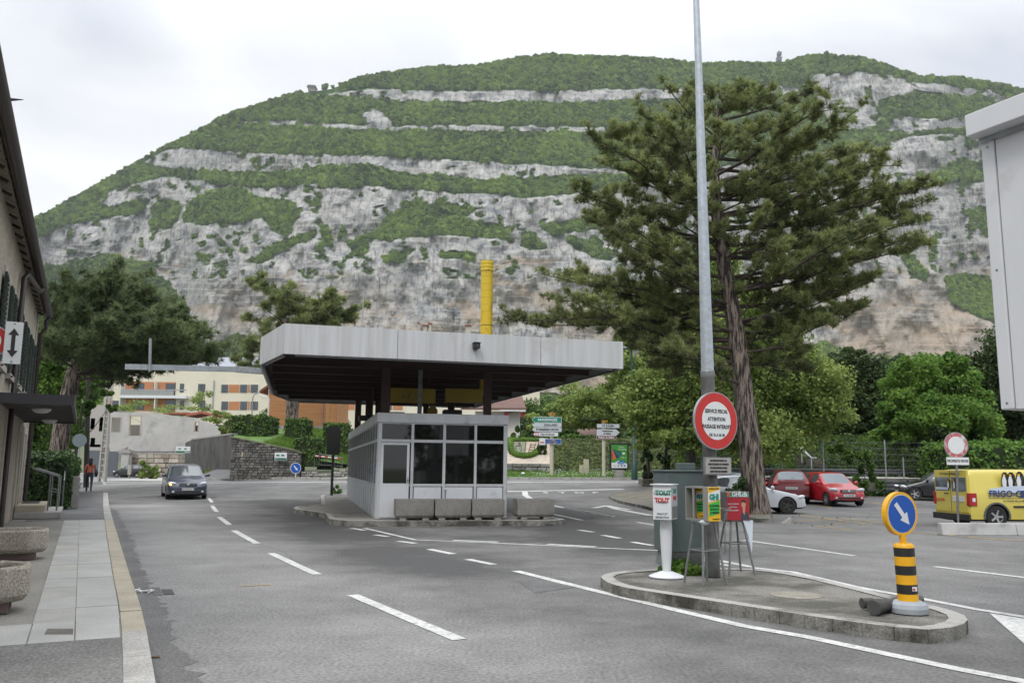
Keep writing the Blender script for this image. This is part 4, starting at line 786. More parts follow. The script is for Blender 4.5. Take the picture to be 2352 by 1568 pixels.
# stone troughs
def trough(lx, lab):
    c = ROOT[house.name] @ Vector((lx, 1.17, 0)); L_ = .85; rot = 0; T = thing('stone_trough', lab, 'planter', (c[0], c[1], ZP), hrz+rot, 'round-cornered stone troughs by the house wall')
    ch = .24; D_ = 1.15; h = .42
    def oct_(l, d, c_, z): return [(c_, 0, z), (l-c_, 0, z), (l, -c_, z), (l, -d+c_, z), (l-c_, -d, z), (c_, -d, z), (0, -d+c_, z), (0, -c_, z)]
    rings = [oct_(L_-.10, D_-.10, ch*.9, .1), oct_(L_, D_, ch, .17), oct_(L_, D_, ch, h), oct_(L_-.02, D_-.02, ch, h+.04), oct_(L_-.18, D_-.18, ch*.8, h+.03), oct_(L_-.2, D_-.2, ch*.8, h-.08)]
    offs = [(.05, -.05), (0, 0), (0, 0), (.01, -.01), (.09, -.09), (.1, -.1)]; vs = []; fs = []
    for rg, (ox, oy) in zip(rings, offs): vs += [(x+ox, y+oy, z) for x, y, z in rg]
    for k in range(5):
        for j in range(8): fs.append((k*8+j, (k+1)*8+j, (k+1)*8+(j+1) % 8, k*8+(j+1) % 8))
    fs.append(list(range(8))); fs.append(list(range(40, 48))[::-1])
    MB().add(vs, fs).obj('tub', mat('trough_stone', (.34, .31, .26), .9, var=.12, vs=2, bump=1, bs=60, speck=.4, speckscale=45), T, bevel=.035)
    for x in (.18, L_-.32): MB().box(x, x+.14, -D_+.16, -.16, 0, .11).obj('foot', mat('foot_stone', (.16, .12, .11), .9), T)
    MB().box(.14, L_-.14, -D_+.14, -.14, h-.1, h-.05).obj('soil', MATS['planter_soil'], T)
    return T
trough(13.9, 'farther stone trough, nearer to the handrails of the steps')
trough(19.25, 'nearer stone trough, cut off by the left picture edge')
# hanging signs over the pavement
def at(x, y, Yv): return DD(x, y, Yv)
p = at(30, 787, 8.6); s = 8.6/FOC; T = thing('arrow_sign', 'white upright plate with black double-headed arrow by the house', 'sign', p); R_ = facing((.52, -.85, 0)); sh = Matrix.Rotation(-.07, 3, 'Y')
def plate(T, c, w2, h2, R, mt, nm='plate', th=.006, mr=None):
    mb = MB(); mb.cbox((0, 0, 0), (w2, h2, th), 0, R); mb.v = [tuple(Vector(v)+Vector(c)) for v in mb.v]; return mb.obj(nm, mt, T, bevel=.002)
M_sw = mat('sign_white', (.68, .7, .7), .4, var=.03, vs=5); M_sb = mat('sign_black', (.02, .02, .02), .5); M_sr = mat('sign_red', (.5, .025, .02), .4); M_blue = mat('sign_blue', (.01, .09, .42), .4, spec=.4)
plate(T, (0, 0, 0), 36*s, 98*s, R_, M_sw)
def poly_on(T, pts, R, c, mt, nm, th=.003, lift=.004):
    v = [R @ Vector((a, b, lift))+Vector(tuple(c)) for a, b in pts]; return MB().extr(v, (R @ Vector((0, 0, th)))).obj(nm, mt, T)
poly_on(T, [(-4*s, -18*s), (-4*s, 18*s), (-11*s, 18*s), (0, 34*s), (11*s, 18*s), (4*s, 18*s), (4*s, -18*s), (11*s, -18*s), (0, -34*s), (-11*s, -18*s)], R_, (0, 0, 0), M_sb, 'arrow')
for z in (-44, 44): poly_on(T, [(2*s*math.cos(k), z*s+2*s*math.sin(k)) for k in np.linspace(0, 6.28, 7)[:6]], R_, (0, 0, 0), M_galvd, 'bolt')
pole_p = at(-40, 780, 8.9); MB().cyl(pole_p, (pole_p[0], pole_p[1], .0), .03, n=8).bar(pole_p, (p[0], p[1], p[2]+.02), .02).obj('post', M_galvd, T, world=True)
p2_ = at(-20, 782, 8.55); T = thing('no_entry_sign', 'round red and white sign cut by the left picture edge', 'sign', p2_)
for r0, mt, th in ((37, M_galv, .03), (34, M_sr, .036), (20, M_sw, .04)):
    mb = MB(); mb.lathe([(r0*s, -.015), (r0*s, th-.015)], 32); mb.v = [tuple(R_ @ Vector(v)) for v in mb.v]; mb.obj({37: 'rim', 34: 'red_disc', 20: 'white_disc'}[r0], mt, T)
MB().bar((0, 0, 0), Vector(tuple(pole_p-p2_))+Vector((0, 0, -.2)), .02).obj('bracket', M_galvd, T)
# ================================================================ THE TRAFFIC ISLAND: POLE, SIGNS, NEWSPAPER BOXES, BOLLARD
s_ = 13.2/FOC
p = W(1637, 1323, ZI); PB = p; T = thing('steel_pole', 'tall tapered galvanised pole rising from the traffic island out of the picture', 'pole', p)
ang = [2*math.pi*k/12 for k in range(12)]
h1 = DD(1630, 915, p[1])[2]-ZI
MB().lathe([(.108, 0), (.105, .15), (.098, h1+.35)], 12).obj('lower_shaft', mat('weathered_steel', (.13, .13, .125), .6, .3, var=.3, vs=3, dirt=((.07, .065, .06), 4, .5)), T)
MB().tube([(0, 0, h1+.35), (-.02, 0, 7.4), (-.06, 0, 11.5)], [.093, .055, .032], 12).obj('upper_shaft', mat('bright_galvanised', (.42, .46, .5), .42, .45, var=.12, vs=12), T)
MB().lathe([(.1, h1+.3), (.104, h1+.33), (.104, h1+.38), (.096, h1+.4)], 12).obj('joint_band', M_galvd, T)
SNv = Vector((.50, -.866, 0)); SR = facing(SNv)
def disc(T, c, r, R, mt, nm, th=.02, lift=0, n=40, r_in=0):
    mb = MB(); mb.lathe([(r, lift), (r, lift+th)], n); mb.v = [tuple(R @ Vector(v)+Vector(c)) for v in mb.v]; return mb.obj(nm, mt, T)
c = DD(1643, 966, p[1]-.12); sc = Vector(tuple(c)); T = thing('round_customs_sign', 'large round sign with red border reading SERVICE FISCAL on the tall pole', 'sign', c)
r = 66*(p[1]-.12)/FOC
disc(T, (0, 0, 0), r, SR, M_galv, 'rim', .035, -.018); disc(T, (0, 0, 0), r*.965, SR, M_sr, 'red_ring', .004, .017); disc(T, (0, 0, 0), r*.66, SR, M_sw, 'white_disc', .004, .0215)
tx = lambda s, size, y, b=.0: text(s, size, SR @ Vector((0, y, .027)), SR, M_sb, T, bold=b, sx=.82)
tx('SERVICE FISCAL', .075, .13, .0015); tx('ATTENTION', .072, .02, .0015); tx('PASSAGE INTERDIT', .075, -.085, .0015); tx('DE 1h A 6h 30', .058, -.2, .001)
MB().bar((0, 0, 0), (0, .16, 0), .04).bar((0, .0, -.25), (0, .16, -.25), .04).obj('bracket', M_galvd, T)
c2 = DD(1648, 1070, p[1]-.12); T = thing('notice_plate', 'small grey notice plate with four lines of text under the round sign', 'sign', c2)
plate(T, (0, 0, 0), .50, .245, SR, M_galvd, 'backplate', .03); plate(T, tuple(SR @ Vector((0, 0, .016))), .47, .215, SR, mat('worn_plate', (.33, .32, .30), .6, var=.1, vs=8), 'plate', .008)
for k, ln in enumerate(('AUX PERSONNES VENANT DES', 'MEME S EXCEDANT LES TOLERANCES', 'AUX MARCHANDISES DOUANE', 'AUTRES VEHICULES ETRANGERS')): text(ln, .036, SR @ Vector((0, .075-.05*k, .022)), SR, M_sb, T, sx=.62, bold=.0008)
MB().bar((0, 0, 0), (0, .14, 0), .04).obj('bracket', M_galvd, T)
# grey cabinet on a pedestal
M_cab = mat('cabinet_green_grey', (.09, .118, .115), .5, var=.12, vs=2, dirt=((.07, .09, .085), 2, .55))
base = W(*z1(385, 1400), ZI); cabR = rad(28); Yc = 12.75; base = np.array([DD(1561, 1300, Yc)[0], Yc, ZI]); zt = DD(*z1(370, 690), Yc)[2]-ZI; zb = DD(*z1(370, 1275), Yc)[2]-ZI
T = thing('grey_cabinet', 'grey-green steel cabinet on a short pedestal behind the newspaper boxes', 'cabinet', base, rad(12))
wx_ = .29; MB().box(-wx_, wx_, -.26, .26, zb, zt).obj('body', M_cab, T, bevel=.012); MB().box(-wx_-.02, wx_+.02, -.28, .28, zt, zt+.03).obj('lid', M_cab, T, bevel=.008)
MB().box(.0, .24, -.1, .1, zt+.03, zt+.13).obj('vent_cap', M_cab, T, bevel=.01)
MB().add([(-.3, -.2, zb-.2), (.3, -.2, zb-.2), (.3, .2, zb-.2), (-.3, .2, zb-.2), (-wx_*.8, -.25, zb), (wx_*.8, -.25, zb), (wx_*.8, .25, zb), (-wx_*.8, .25, zb)], [(3, 2, 1, 0), (4, 5, 6, 7), (0, 1, 5, 4), (1, 2, 6, 5), (2, 3, 7, 6), (3, 0, 4, 7)]).obj('underside', M_galvd, T)
MB().cyl((0, 0, 0), (0, 0, zb-.15), .1, n=14).obj('pedestal', M_galvd, T)
for x in (-.2, .22): MB().box(x-.01, x+.01, -.275, -.262, zb+.5, zb+.62).obj('handle', M_galvd, T)
# box with faces: corner edge towards the camera
def newsbox(name, lab, corner_px, base_y, wl, wr, h, Yv, rz, ztop_px, post):
    c = DD(corner_px, ztop_px, Yv); T = thing(name, lab, 'newspaper box', (c[0], c[1], ZI), rz, 'free newspaper boxes on the traffic island'); return T, c[2]-ZI
M_bw = mat('box_white', (.66, .68, .70), .45); M_bd = mat('box_grey', (.2, .19, .185), .6); M_by = mat('box_yellow', (.72, .43, .01), .4); M_tg = mat('text_teal', (.02, .25, .17), .5); M_tr = mat('text_red', (.55, .04, .03), .5); M_ty = mat('poster_green', (.03, .42, .07), .5)
M_cr = mat('poster_crimson', (.36, .015, .03), .4)
# local frame: corner at origin, left face along -x', right face along +x rotated
Y1 = 11.75; T, zt = newsbox('newspaper_box', 'white newspaper box on a slender white pillar with a round foot', 1541, 0, 0, 0, 0, Y1, rad(-24), 1114, 0)
zb = DD(1541, 1194, Y1)[2]-ZI; wf = .255; dp = .36
MB().box(-wf, 0, 0, dp, zb, zt).obj('box', M_bw, T, bevel=.006); MB().box(-wf-.03, .02, -.03, dp+.02, zt+.001, zt+.015).obj('lid', M_bw, T)
MB().box(.002, .006, .03, dp-.02, zb+.02, zb+(zt-zb)*.38).obj('side_slot', M_bd, T); MB().box(.002, .006, .03, dp-.02, zb+(zt-zb)*.4, zt-.02).obj('side_poster', mat('poster_grey', (.5, .51, .52), .5), T)
fr_ = facing((0, -1, 0)); m_ = (zt+zb)/2; hh = zt-zb
text("TOUT", .09, (-wf/2+.02, -.003, zb+hh*.77), fr_, M_tg, T, bold=.004, sx=.9); text("l'immobilier", .046, (-wf/2+.0, -.006, zb+hh*.75), fr_, M_sb, T); text("TOUT", .082, (-wf/2, -.003, zb+hh*.56), fr_, M_tr, T, bold=.004, sx=.9); text("l'emploi", .046, (-wf/2, -.006, zb+hh*.51), fr_, M_sb, T)
text("GRATUIT", .036, (-wf/2, -.003, zb+hh*.17), fr_, M_sb, T); text("SERVEZ-VOUS", .034, (-wf/2, -.003, zb+hh*.07), fr_, M_sb, T, sx=.9)
fs_ = facing((1, 0, 0)); text("TOUT", .08, (.008, dp/2, zb+hh*.82), fs_, M_tg, T, bold=.003); text("TOUT", .07, (.008, dp/2, zb+hh*.62), fs_, M_tr, T, bold=.003)
bx = -wf/2; MB().lathe([(.07, 0), (.055, .02), (.075, .3), (.085, .55), (.07, .85), (.055, zb)], 18, (bx, .2, .05)).obj('pillar', M_bw, T); MB().lathe([(.245, 0), (.245, .012), (.18, .04), (.08, .075)], 32, (bx, .2, 0)).obj('foot', M_bw, T)
# yellow box, open fronted on the left, poster on the right face
Y2 = 11.15; c = DD(1625, 1118, Y2); zt = c[2]-ZI; zb = DD(1625, 1197, Y2)[2]-ZI; hh = zt-zb
T = thing('newspaper_box', 'yellow newspaper box with open front on a splayed four-legged stand', 'newspaper box', (c[0], c[1], ZI), rad(27), 'free newspaper boxes on the traffic island')
# local: right face along +x (y=0), left opening: plane x=0 .. going back +y ; seen from left
wr = .20; wl = .46
b_ = MB(); b_.box(0, wr, .0, .02, zb, zt).box(wr-.02, wr, .02, wl, zb, zt).box(0, wr-.02, wl-.02, wl, zb, zt).box(0, wr-.02, .02, wl-.02, zb, zb+.02).box(0, wr-.02, .02, wl-.02, zt-.02, zt).box(0, .02, .02, .10, zb+.02, zt-.02).box(0, .02, .28, .31, zb+.02, zt-.02)
b_.obj('box', mat('box_aluminium', (.27, .265, .25), .5, .2), T)
def poster(T, R, o, w_, h_, cols):
    plate(T, tuple(Vector(o)), w_, h_, R, M_by, 'poster', .004)
    def pp(pts, m_, nm, l_): poly_on(T, [(a*w_/2, b*h_/2) for a, b in pts], R, o, m_, nm, .001, l_)
    pp([(-1, .1), (1, .28), (1, .86), (-1, .62)], M_bw, 'white_band', .003); pp([(-.85, -.7), (.85, -.55), (.85, .2), (-.85, .02)], M_ty, 'green_band', .0045)
    text('GHI', w_*.50, Vector(o)+R @ Vector((-.02*w_, h_*.2, .006)), R, M_tg, T, bold=.006, sx=.9); 
    for k, l in enumerate(('LE JOURNAL', 'LE PLUS LU', 'A GENEVE')): text(l, w_*.17, Vector(o)+R @ Vector((0, -.05*h_-k*.1*h_, .007)), R, M_sb, T, sx=.9, bold=.001)
    text('SERVEZ-VOUS', w_*.13, Vector(o)+R @ Vector((0, .45*h_, .005)), R, M_sb, T); text('www.ghi.ch', w_*.12, Vector(o)+R @ Vector((.1*w_, -.43*h_, .005)), R, M_sb, T)
poster(T, fr_, (wr/2, -.004, (zt+zb)/2), wr, hh, 0); fl_ = facing((-1, 0, 0))
poster(T, fl_, (wr-.026, .155, (zt+zb)/2), .18, hh-.05, 0); poster(T, fl_, (wr-.026, .365, (zt+zb)/2), .15, hh-.05, 0)
def legs(T, cx, cy, zb, sp):
    for sx in (-1, 1):
        for sy in (-1, 1): MB().cyl((cx+sx*.09, cy+sy*.09, zb), (cx+sx*sp, cy+sy*sp, 0), .016, n=8).obj('leg', M_galvd, T)
    z = .42; k = .09+(sp-.09)*(1-z/zb)
    for a, b in (((-k, -k), (k, -k)), ((k, -k), (k, k)), ((k, k), (-k, k)), ((-k, k), (-k, -k))): MB().cyl((cx+a[0], cy+a[1], z), (cx+b[0], cy+b[1], z), .010, n=6).obj('stretcher', M_galvd, T)
    MB().box(cx-.12, cx+.12, cy-.12, cy+.12, zb-.02, zb-.001).obj('bracket_plate', M_galvd, T)
legs(T, .09, .2, zb, .19)
MB().ell((.03, .12, zb-.02), (.09, .06, .03), 8, jit=.3).obj('crumpled_film', mat('plastic_film', (.6, .68, .72), .15), T)
# crimson box behind
Y3 = 12.3; c = DD(*z1(705, 838), Y3); zt = c[2]-ZI; zb = DD(*z1(705, 1052), Y3)[2]-ZI; hh = zt-zb
T = thing('newspaper_box', 'grey newspaper box with crimson poster of a man, chained to the pole', 'newspaper box', (c[0], c[1], ZI), rad(14), 'free newspaper boxes on the traffic island')
wr = .36; MB().box(0, wr, 0, .27, zb, zt).obj('box', M_bd, T, bevel=.006)
plate(T, (wr/2, -.004, (zt+zb)/2), wr-.01, hh-.01, fr_, M_cr, 'poster', .004); o = (wr/2, -.004, (zt+zb)/2)
P_ = lambda pts, m_, nm, l_: poly_on(T, [(a*wr/2, b*hh/2) for a, b in pts], fr_, o, m_, nm, .001, l_)
P_([(-.97, .62), (.97, .62), (.97, .97), (-.97, .97)], mat('poster_teal', (.03, .2, .13), .5), 'banner', .003); P_([(-.97, .62), (-.97, .97), (-.6, .97)], mat('poster_orange', (.7, .2, .05), .5), 'corner', .0045)
text('GHI.ch', .085, Vector(o)+Vector((.02, -.006, hh*.41)), fr_, M_bw, T, bold=.003); text('VOS PETITES ANNONCES', .026, Vector(o)+Vector((.0, -.006, hh*.345)), fr_, M_bw, T)
for k, l in enumerate(('VOTEZ POUR MOI', 'SUR GHI.CH', 'TOUS LES JEUDIS')): text(l, .026, Vector(o)+Vector((-.08, -.006, .03-.045*k)), fr_, M_bw, T, sx=.8)
ci = lambda cx, cy, rx, ry, n=16: [(cx+rx*math.cos(2*math.pi*k/n), cy+ry*math.sin(2*math.pi*k/n)) for k in range(n)]
P_(ci(.45, .12, .2, .24), mat('printed_skin', (.5, .27, .18), .6), 'portrait_face', .004); P_([(.15, -.95), (.25, -.5), (.5, -.35), (.8, -.42), (.97, -.95)], mat('printed_shirt', (.05, .05, .07), .6), 'portrait_shirt', .004); P_([(.38, -.42), (.52, -.62), (.6, -.1), (.36, -.1)], MATS['printed_skin'], 'portrait_neck', .0045); P_([(.25, .2), (.28, .38), (.5, .46), (.67, .3), (.62, .22), (.4, .3)], mat('printed_hair', (.03, .02, .015), .6), 'portrait_hair', .005)
legs(T, .18, .14, zb, .2)
sg_ = MB(); sg_.add([(.25, .0, zb), (.42, .02, zb), (.40, .01, zb-.2), (.37, -.01, zb-.45), (.33, .0, zb-.22)], [(0, 1, 2, 4), (4, 2, 3)]).add([(.25, .01, zb), (.42, .03, zb), (.40, .02, zb-.2), (.37, .0, zb-.45), (.33, .01, zb-.22)], [(4, 2, 1, 0), (3, 2, 4)]); sg_.obj('torn_sheet', mat('sheet', (.6, .65, .72), .5), T)
# chain from the pole
CH = thing('chain', 'rusty steel chain looped round the pole and hanging beside it', 'chain', (PB[0], PB[1], ZI)); lm = MB()
for k in range(8):
    pass
def link_mesh():
    mb = MB(); pts = [(.013*math.cos(t), 0, .022*math.sin(t)) for t in np.linspace(0, 2*math.pi, 13)]; mb.tube(pts, .004, 5, cap=False); return mb.mesh('chain_link', M_galvd)
lme = link_mesh()
def chainrun(pts):
    pts = [Vector(p) for p in pts]; L_ = [0]
    for a, b in zip(pts[:-1], pts[1:]): L_.append(L_[-1]+(b-a).length)
    n = int(L_[-1]/.036)
    for k in range(n):
        t = L_[-1]*(k+.5)/n; j = max(i for i in range(len(L_)-1) if L_[i] <= t); a, b = pts[j], pts[j+1]; p_ = a.lerp(b, (t-L_[j])/(L_[j+1]-L_[j])); o = link('chain_link', lme, CH); o.location = p_
        qq = (b-a).to_track_quat('Z', 'Y'); o.rotation_mode = 'QUATERNION'; o.rotation_quaternion = qq @ Matrix.Rotation((k % 2)*math.pi/2, 3, 'Z').to_quaternion()
z_ = .93; chainrun([(.13*math.cos(t), .13*math.sin(t), z_+.02*math.sin(3*t)) for t in np.linspace(0, 2*math.pi, 14)]); chainrun([(.12, -.05, z_), (.2, -.1, z_-.03), (.28, -.02, z_+.02), (.2, -.08, z_-.04), (.16, -.1, z_-.15), (.16, -.1, z_-.6)]); chainrun([(-.12, -.02, z_), (-.2, -.12, z_+.03), (-.28, -.16, z_+.05)])
# bollard with keep-right disc
p = W(2088, 1405, ZI); sB = p[1]/FOC; T = thing('keep_right_bollard', 'black and yellow banded bollard carrying a blue keep-right disc', 'bollard', p, 0)
M_oy = mat('signal_yellow', (.78, .40, .012), .4, var=.06, vs=5); M_ob = mat('signal_black', (.02, .02, .02), .45)
MB().lathe([(.19, 0), (.195, .05), (.18, .09), (.13, .12), (.11, .12)], 28).obj('foot', mat('foot_grey', (.33, .36, .39), .6, var=.1, vs=4), T)
zz = lambda y: W(2088, 1405, ZI)[1] and DD(z6(362, y)[0], z6(362, y)[1], p[1])[2]-ZI
ys_ = [1300, 1268, 1200, 1133, 1068, 1003, 940, 880]; cl = [M_ob, M_oy, M_ob, M_oy, M_ob, M_oy, M_ob]; lean = -.022
def lx(z): return -.012*z*2
for a, b, m_ in zip(ys_[:-1], ys_[1:], cl):
    z0, z1_ = zz(a), zz(b); MB().tube([(lx(z0), 0, z0), (lx(z1_), 0, z1_)], [.103, .103], 28).obj('band', m_, T)
z0 = zz(880); z1_ = zz(850); MB().tube([(lx(z0), 0, z0), (lx(z0), 0, z1_-.015), (lx(z0), 0, z1_)], [.103, .1, .08], 28).obj('cap', M_oy, T); zc_ = zz(645)
MB().cyl((lx(z0), 0, z1_-.01), (lx(1.0), 0, zc_-.2), .035, n=14).obj('neck', M_oy, T)
BR = facing((.40, -.916, 0)); rB = 150/3.04*sB*.98; c_ = (lx(1.2), 0, zc_)
disc(T, c_, rB, BR, M_oy, 'frame_ring', .06, -.045, 48); disc(T, c_, rB*.88, BR, M_sw, 'white_ring', .003, .013, 48); disc(T, c_, rB*.855, BR, M_blue, 'blue_disc', .003, .0155, 48)
aa = rad(-50); d_ = Vector((math.cos(aa), math.sin(aa))); n_2 = Vector((-d_.y, d_.x)); A_pts = [(-.68, .14), (.14, .14), (.14, .36), (.72, 0), (.14, -.36), (.14, -.14), (-.68, -.14)]
poly_on(T, [tuple(d_*a*rB*.9+n_2*b*rB*.8) for a, b in A_pts], BR, c_, M_sw, 'arrow', .002, .019)
for t in (.3, 1.9, 3.6, 5.2): poly_on(T, [(rB*.8*math.cos(t)+.006*math.cos(k), rB*.8*math.sin(t)+.006*math.sin(k)) for k in range(6)], BR, c_, M_galvd, 'rivet', .002, .019)
zs = zz(1160); MB().tube([(lx(zs)+.02, -.0, zs-.02), (lx(zs)+.02, 0, zs+.02)], .1045, 28) ; b1 = MB(); b1.box(.0, .05, -.106, -.1035, zs-.022, zs+.022).obj('sticker', M_bw, T); MB().box(.005, .03, -.108, -.106, zs-.015, zs+.005).obj('sticker_print', M_tr, T)
# knocked-off plastic tubes lying behind the bollard
q0 = W(*z6(130, 1350), ZI); q1 = W(*z6(480, 1285), ZI); q2 = W(*z6(45, 1310), ZI); T = thing('fallen_plastic_tubes', 'dark grey plastic tubes lying on the island behind the bollard', 'plastic tube', (q0[0], q0[1], ZI))
M_dp = mat('dark_plastic', (.06, .06, .058), .6, var=.3, vs=5)
w0 = Vector((0, 0, .07)); w1 = Vector(tuple(q1-q0))+Vector((0, .1, .05))
MB().lathe([(.062, 0), (.07, .01), (.07, .03), (.055, .035), (.055, .5)], 16, mi=0).v
tb = MB(); tb.tube([w0, w0+(w1-w0)*.05, w0+(w1-w0)*.06, w1], [.075, .075, .06, .05], 16); tb.obj('tube', M_dp, T); v2 = Vector(tuple(q2-q0))+Vector((0, 0, .06)); MB().tube([v2, v2+Vector((.12, .02, 0)), v2+Vector((.13, .02, 0)), v2+Vector((.55, .1, 0))], [.055, .055, .045, .04], 14).obj('tube', M_dp, T)
MB().bar(w0+Vector((.05, .05, .0)), w1+Vector((-.1, .08, 0)), .1, .06).obj('flap', M_dp, T)
# ================================================================ CARS
M_tyre = mat('tyre', (.016, .016, .016), .8); M_rim = mat('rim_alloy', (.42, .42, .43), .35, .6); M_rimd = mat('rim_dark', (.05, .05, .05), .5, .3); M_cg = mat('car_glass', (.17, .19, .20), .04, .55, spec=1.0); M_trim = mat('car_trim', (.018, .018, .019), .5)
M_hl = mat('headlight_lens', (.62, .65, .68), .08, spec=1.0); M_tl = mat('tail_light', (.35, .01, .01), .12, spec=.9); M_plate = mat('plate_white', (.6, .6, .6), .5); M_chr = mat('chrome', (.55, .56, .58), .15, .9)
PROF = {
 'hatch': [(0, .44, .50, .80, .60), (.02, .60, .64, .92, .72), (.08, .70, .75, .97, .80), (.17, .80, .86, 1, .84), (.235, .86, .93, 1, .84), (.27, .885, .965, 1, .84), (.42, .93, 1.40, 1, .74), (.45, .94, 1.43, 1, .735), (.60, .96, 1.475, 1, .73), (.63, .965, 1.478, 1, .73), (.86, .99, 1.43, 1, .70), (.90, 1.0, 1.39, .99, .70), (.965, .98, 1.03, .97, .80), (.99, .80, .84, .93, .8), (1.0, .50, .54, .88, .75)],
 'sedan': [(0, .46, .52, .82, .6), (.02, .58, .62, .92, .75), (.08, .66, .70, .96, .82), (.17, .74, .79, 1, .84), (.27, .82, .87, 1, .84), (.32, .85, .90, 1, .84), (.45, .88, 1.32, 1, .72), (.48, .885, 1.35, 1, .71), (.60, .89, 1.385, 1, .70), (.62, .89, 1.385, 1, .70), (.80, .90, 1.33, 1, .68), (.83, .90, 1.30, 1, .68), (.93, .90, .96, .97, .78), (.985, .82, .86, .93, .8), (1.0, .50, .54, .88, .75)],
 'compact': [(0, .46, .55, .78, .58), (.02, .66, .70, .92, .70), (.08, .78, .83, .97, .78), (.14, .88, .94, 1, .82), (.19, .94, 1.01, 1, .84), (.22, .965, 1.045, 1, .84), (.40, 1.0, 1.50, 1, .74), (.43, 1.01, 1.53, 1, .735), (.58, 1.03, 1.58, 1, .73), (.61, 1.03, 1.582, 1, .73), (.86, 1.05, 1.52, 1, .70), (.90, 1.06, 1.48, .99, .70), (.965, 1.02, 1.08, .97, .80), (.99, .84, .88, .93, .8), (1.0, .52, .56, .88, .75)],
 'van': [(0, .50, .56, .82, .62), (.02, .68, .72, .93, .72), (.06, .80, .86, .97, .80), (.13, .92, .99, 1, .84), (.19, .99, 1.07, 1, .86), (.22, 1.01, 1.10, 1, .86), (.33, 1.06, 1.72, 1, .80), (.36, 1.07, 1.80, 1, .80), (.50, 1.08, 1.84, 1, .81), (.53, 1.08, 1.84, 1, .81), (.90, 1.09, 1.84, 1, .82), (.955, 1.09, 1.82, 1, .82), (.985, 1.05, 1.74, .995, .84), (.995, .84, .95, .98, .86), (1.0, .42, .46, .97, .86)]}
def car(name, lab, loc, hd, L_, Wd, kind, paint, wr=.30, wb=(.16, .80), plate_s='', front=None, dark_rims=False, plate_bg=None, zs=1.0, group=None, cat='car'):
    T = thing(name, lab, cat, loc, hd, group); P = PROF[kind]; w2 = Wd/2; zb = .17; ns = len(P); vs = []
    for f, zl, zt, wf, tf in P:
        x = L_/2-f*L_; w_ = w2*wf; wt = w2*tf*(wf if f < .3 else 1); zl *= zs; zt *= zs; cab = zt-zl > .2; zb_ = zb+(.10 if f in (0, 1.0) else 0)
        hb = .03 if cab else (zt-zl)*.35
        ring = [(0, zb_), (w_*.8, zb_), (w_*.97, zb_+.07), (w_, zb_+(zl-zb_)*.55), (w_*.975, zl), (w_*.945 if cab else (w_*.93), zl+hb), (wt if cab else w_*.86, zt-(.055 if cab else (zt-zl)*.25)), (wt-.07 if cab else w_*.74, zt-.012 if cab else zt-(zt-zl)*.12), (wt*.5, zt), (0, zt+.012)]
        vs += [(x, y, z) for y, z in ring]+[(x, -y, z) for y, z in ring[1:-1][::-1]]
    nr = 18; faces = []; mi = []
    for i in range(ns-1):
        for k in range(nr):
            k2 = (k+1) % nr; faces.append((i*nr+k, i*nr+k2, (i+1)*nr+k2, (i+1)*nr+k)); kk_ = k if k < 9 else 17-k; m_ = 0
            if i == 5 and kk_ in (7, 8): m_ = 1
            if i == 11 and kk_ in (7, 8): m_ = 2
            if kind != 'van' and kk_ == 5 and i in (6, 7, 9): m_ = 3 if k < 9 else 4
            if kind == 'van' and kk_ == 5 and i in (6, 7): m_ = 3 if k < 9 else 4
            if kk_ <= 1 : m_ = 5
            mi.append(m_)
    faces.append(tuple(range(nr))[::-1]); mi.append(0); faces.append(tuple(range((ns-1)*nr, ns*nr))); mi.append(0)
    me = bpy.data.meshes.new('c'); me.from_pydata(vs, [], faces); me.polygons.foreach_set('material_index', mi); me.polygons.foreach_set('use_smooth', [True]*len(faces))
    for _ in range(7): me.materials.append(M_trim)
    import bmesh
    bm = bmesh.new(); bm.from_mesh(me); bmesh.ops.recalc_face_normals(bm, faces=bm.faces); cl_ = bm.edges.layers.float.get('crease_edge') or bm.edges.layers.float.new('crease_edge')
    for e_ in bm.edges:
        ms_ = {f.material_index for f in e_.link_faces}
        if len(ms_) > 1: e_[cl_] = .85
    bm.to_mesh(me); bm.free()
    o = bpy.data.objects.new('c', me); COL.objects.link(o); sb = o.modifiers.new('s', 'SUBSURF'); sb.levels = 2; sb.render_levels = 2; cuts_ = []
    for f in wb:
        for sy in (-1, 1):
            cb = MB(); x = L_/2-f*L_; cb.cyl((x, sy*(w2-.24), wr), (x, sy*(w2+.3), wr), wr*1.13, n=28); cb.m = [6]*len(cb.m); cm_ = cb.mesh('k', [M_trim]*7); bo = bpy.data.objects.new('k', cm_); COL.objects.link(bo); cuts_.append(bo)
            md = o.modifiers.new('b', 'BOOLEAN'); md.operation = 'DIFFERENCE'; md.solver = 'EXACT'; md.object = bo
    bpy.context.view_layer.update(); dg = bpy.context.evaluated_depsgraph_get(); ev = o.evaluated_get(dg).to_mesh(); nv = len(ev.vertices)
    V = np.empty(nv*3); ev.vertices.foreach_get('co', V); V = V.reshape(-1, 3); groups = {}
    for pl in ev.polygons: groups.setdefault(pl.material_index, []).append(list(pl.vertices))
    names = {0: ('body', paint), 1: ('windscreen', M_cg), 2: ('rear_window', M_cg), 3: ('side_window', M_cg), 4: ('side_window', M_cg), 5: ('sill', M_trim), 6: ('wheel_arch', M_trim)}
    if len(groups.get(0, [])) < 50: print('CAR BOOLEAN TROUBLE', name)
    body = None
    for k, fl in sorted(groups.items()):
        if kind == 'van' and k == 2: continue
        idx = sorted({v for f in fl for v in f}); mp2 = {v: i for i, v in enumerate(idx)}; m2 = bpy.data.meshes.new(names[k][0]); m2.from_pydata([tuple(V[v]) for v in idx], [], [[mp2[v] for v in f] for f in fl]); m2.materials.append(names[k][1]); m2.polygons.foreach_set('use_smooth', [k != 6]*len(fl)); b2 = link(names[k][0], m2, T)
        if k == 0: body = b2
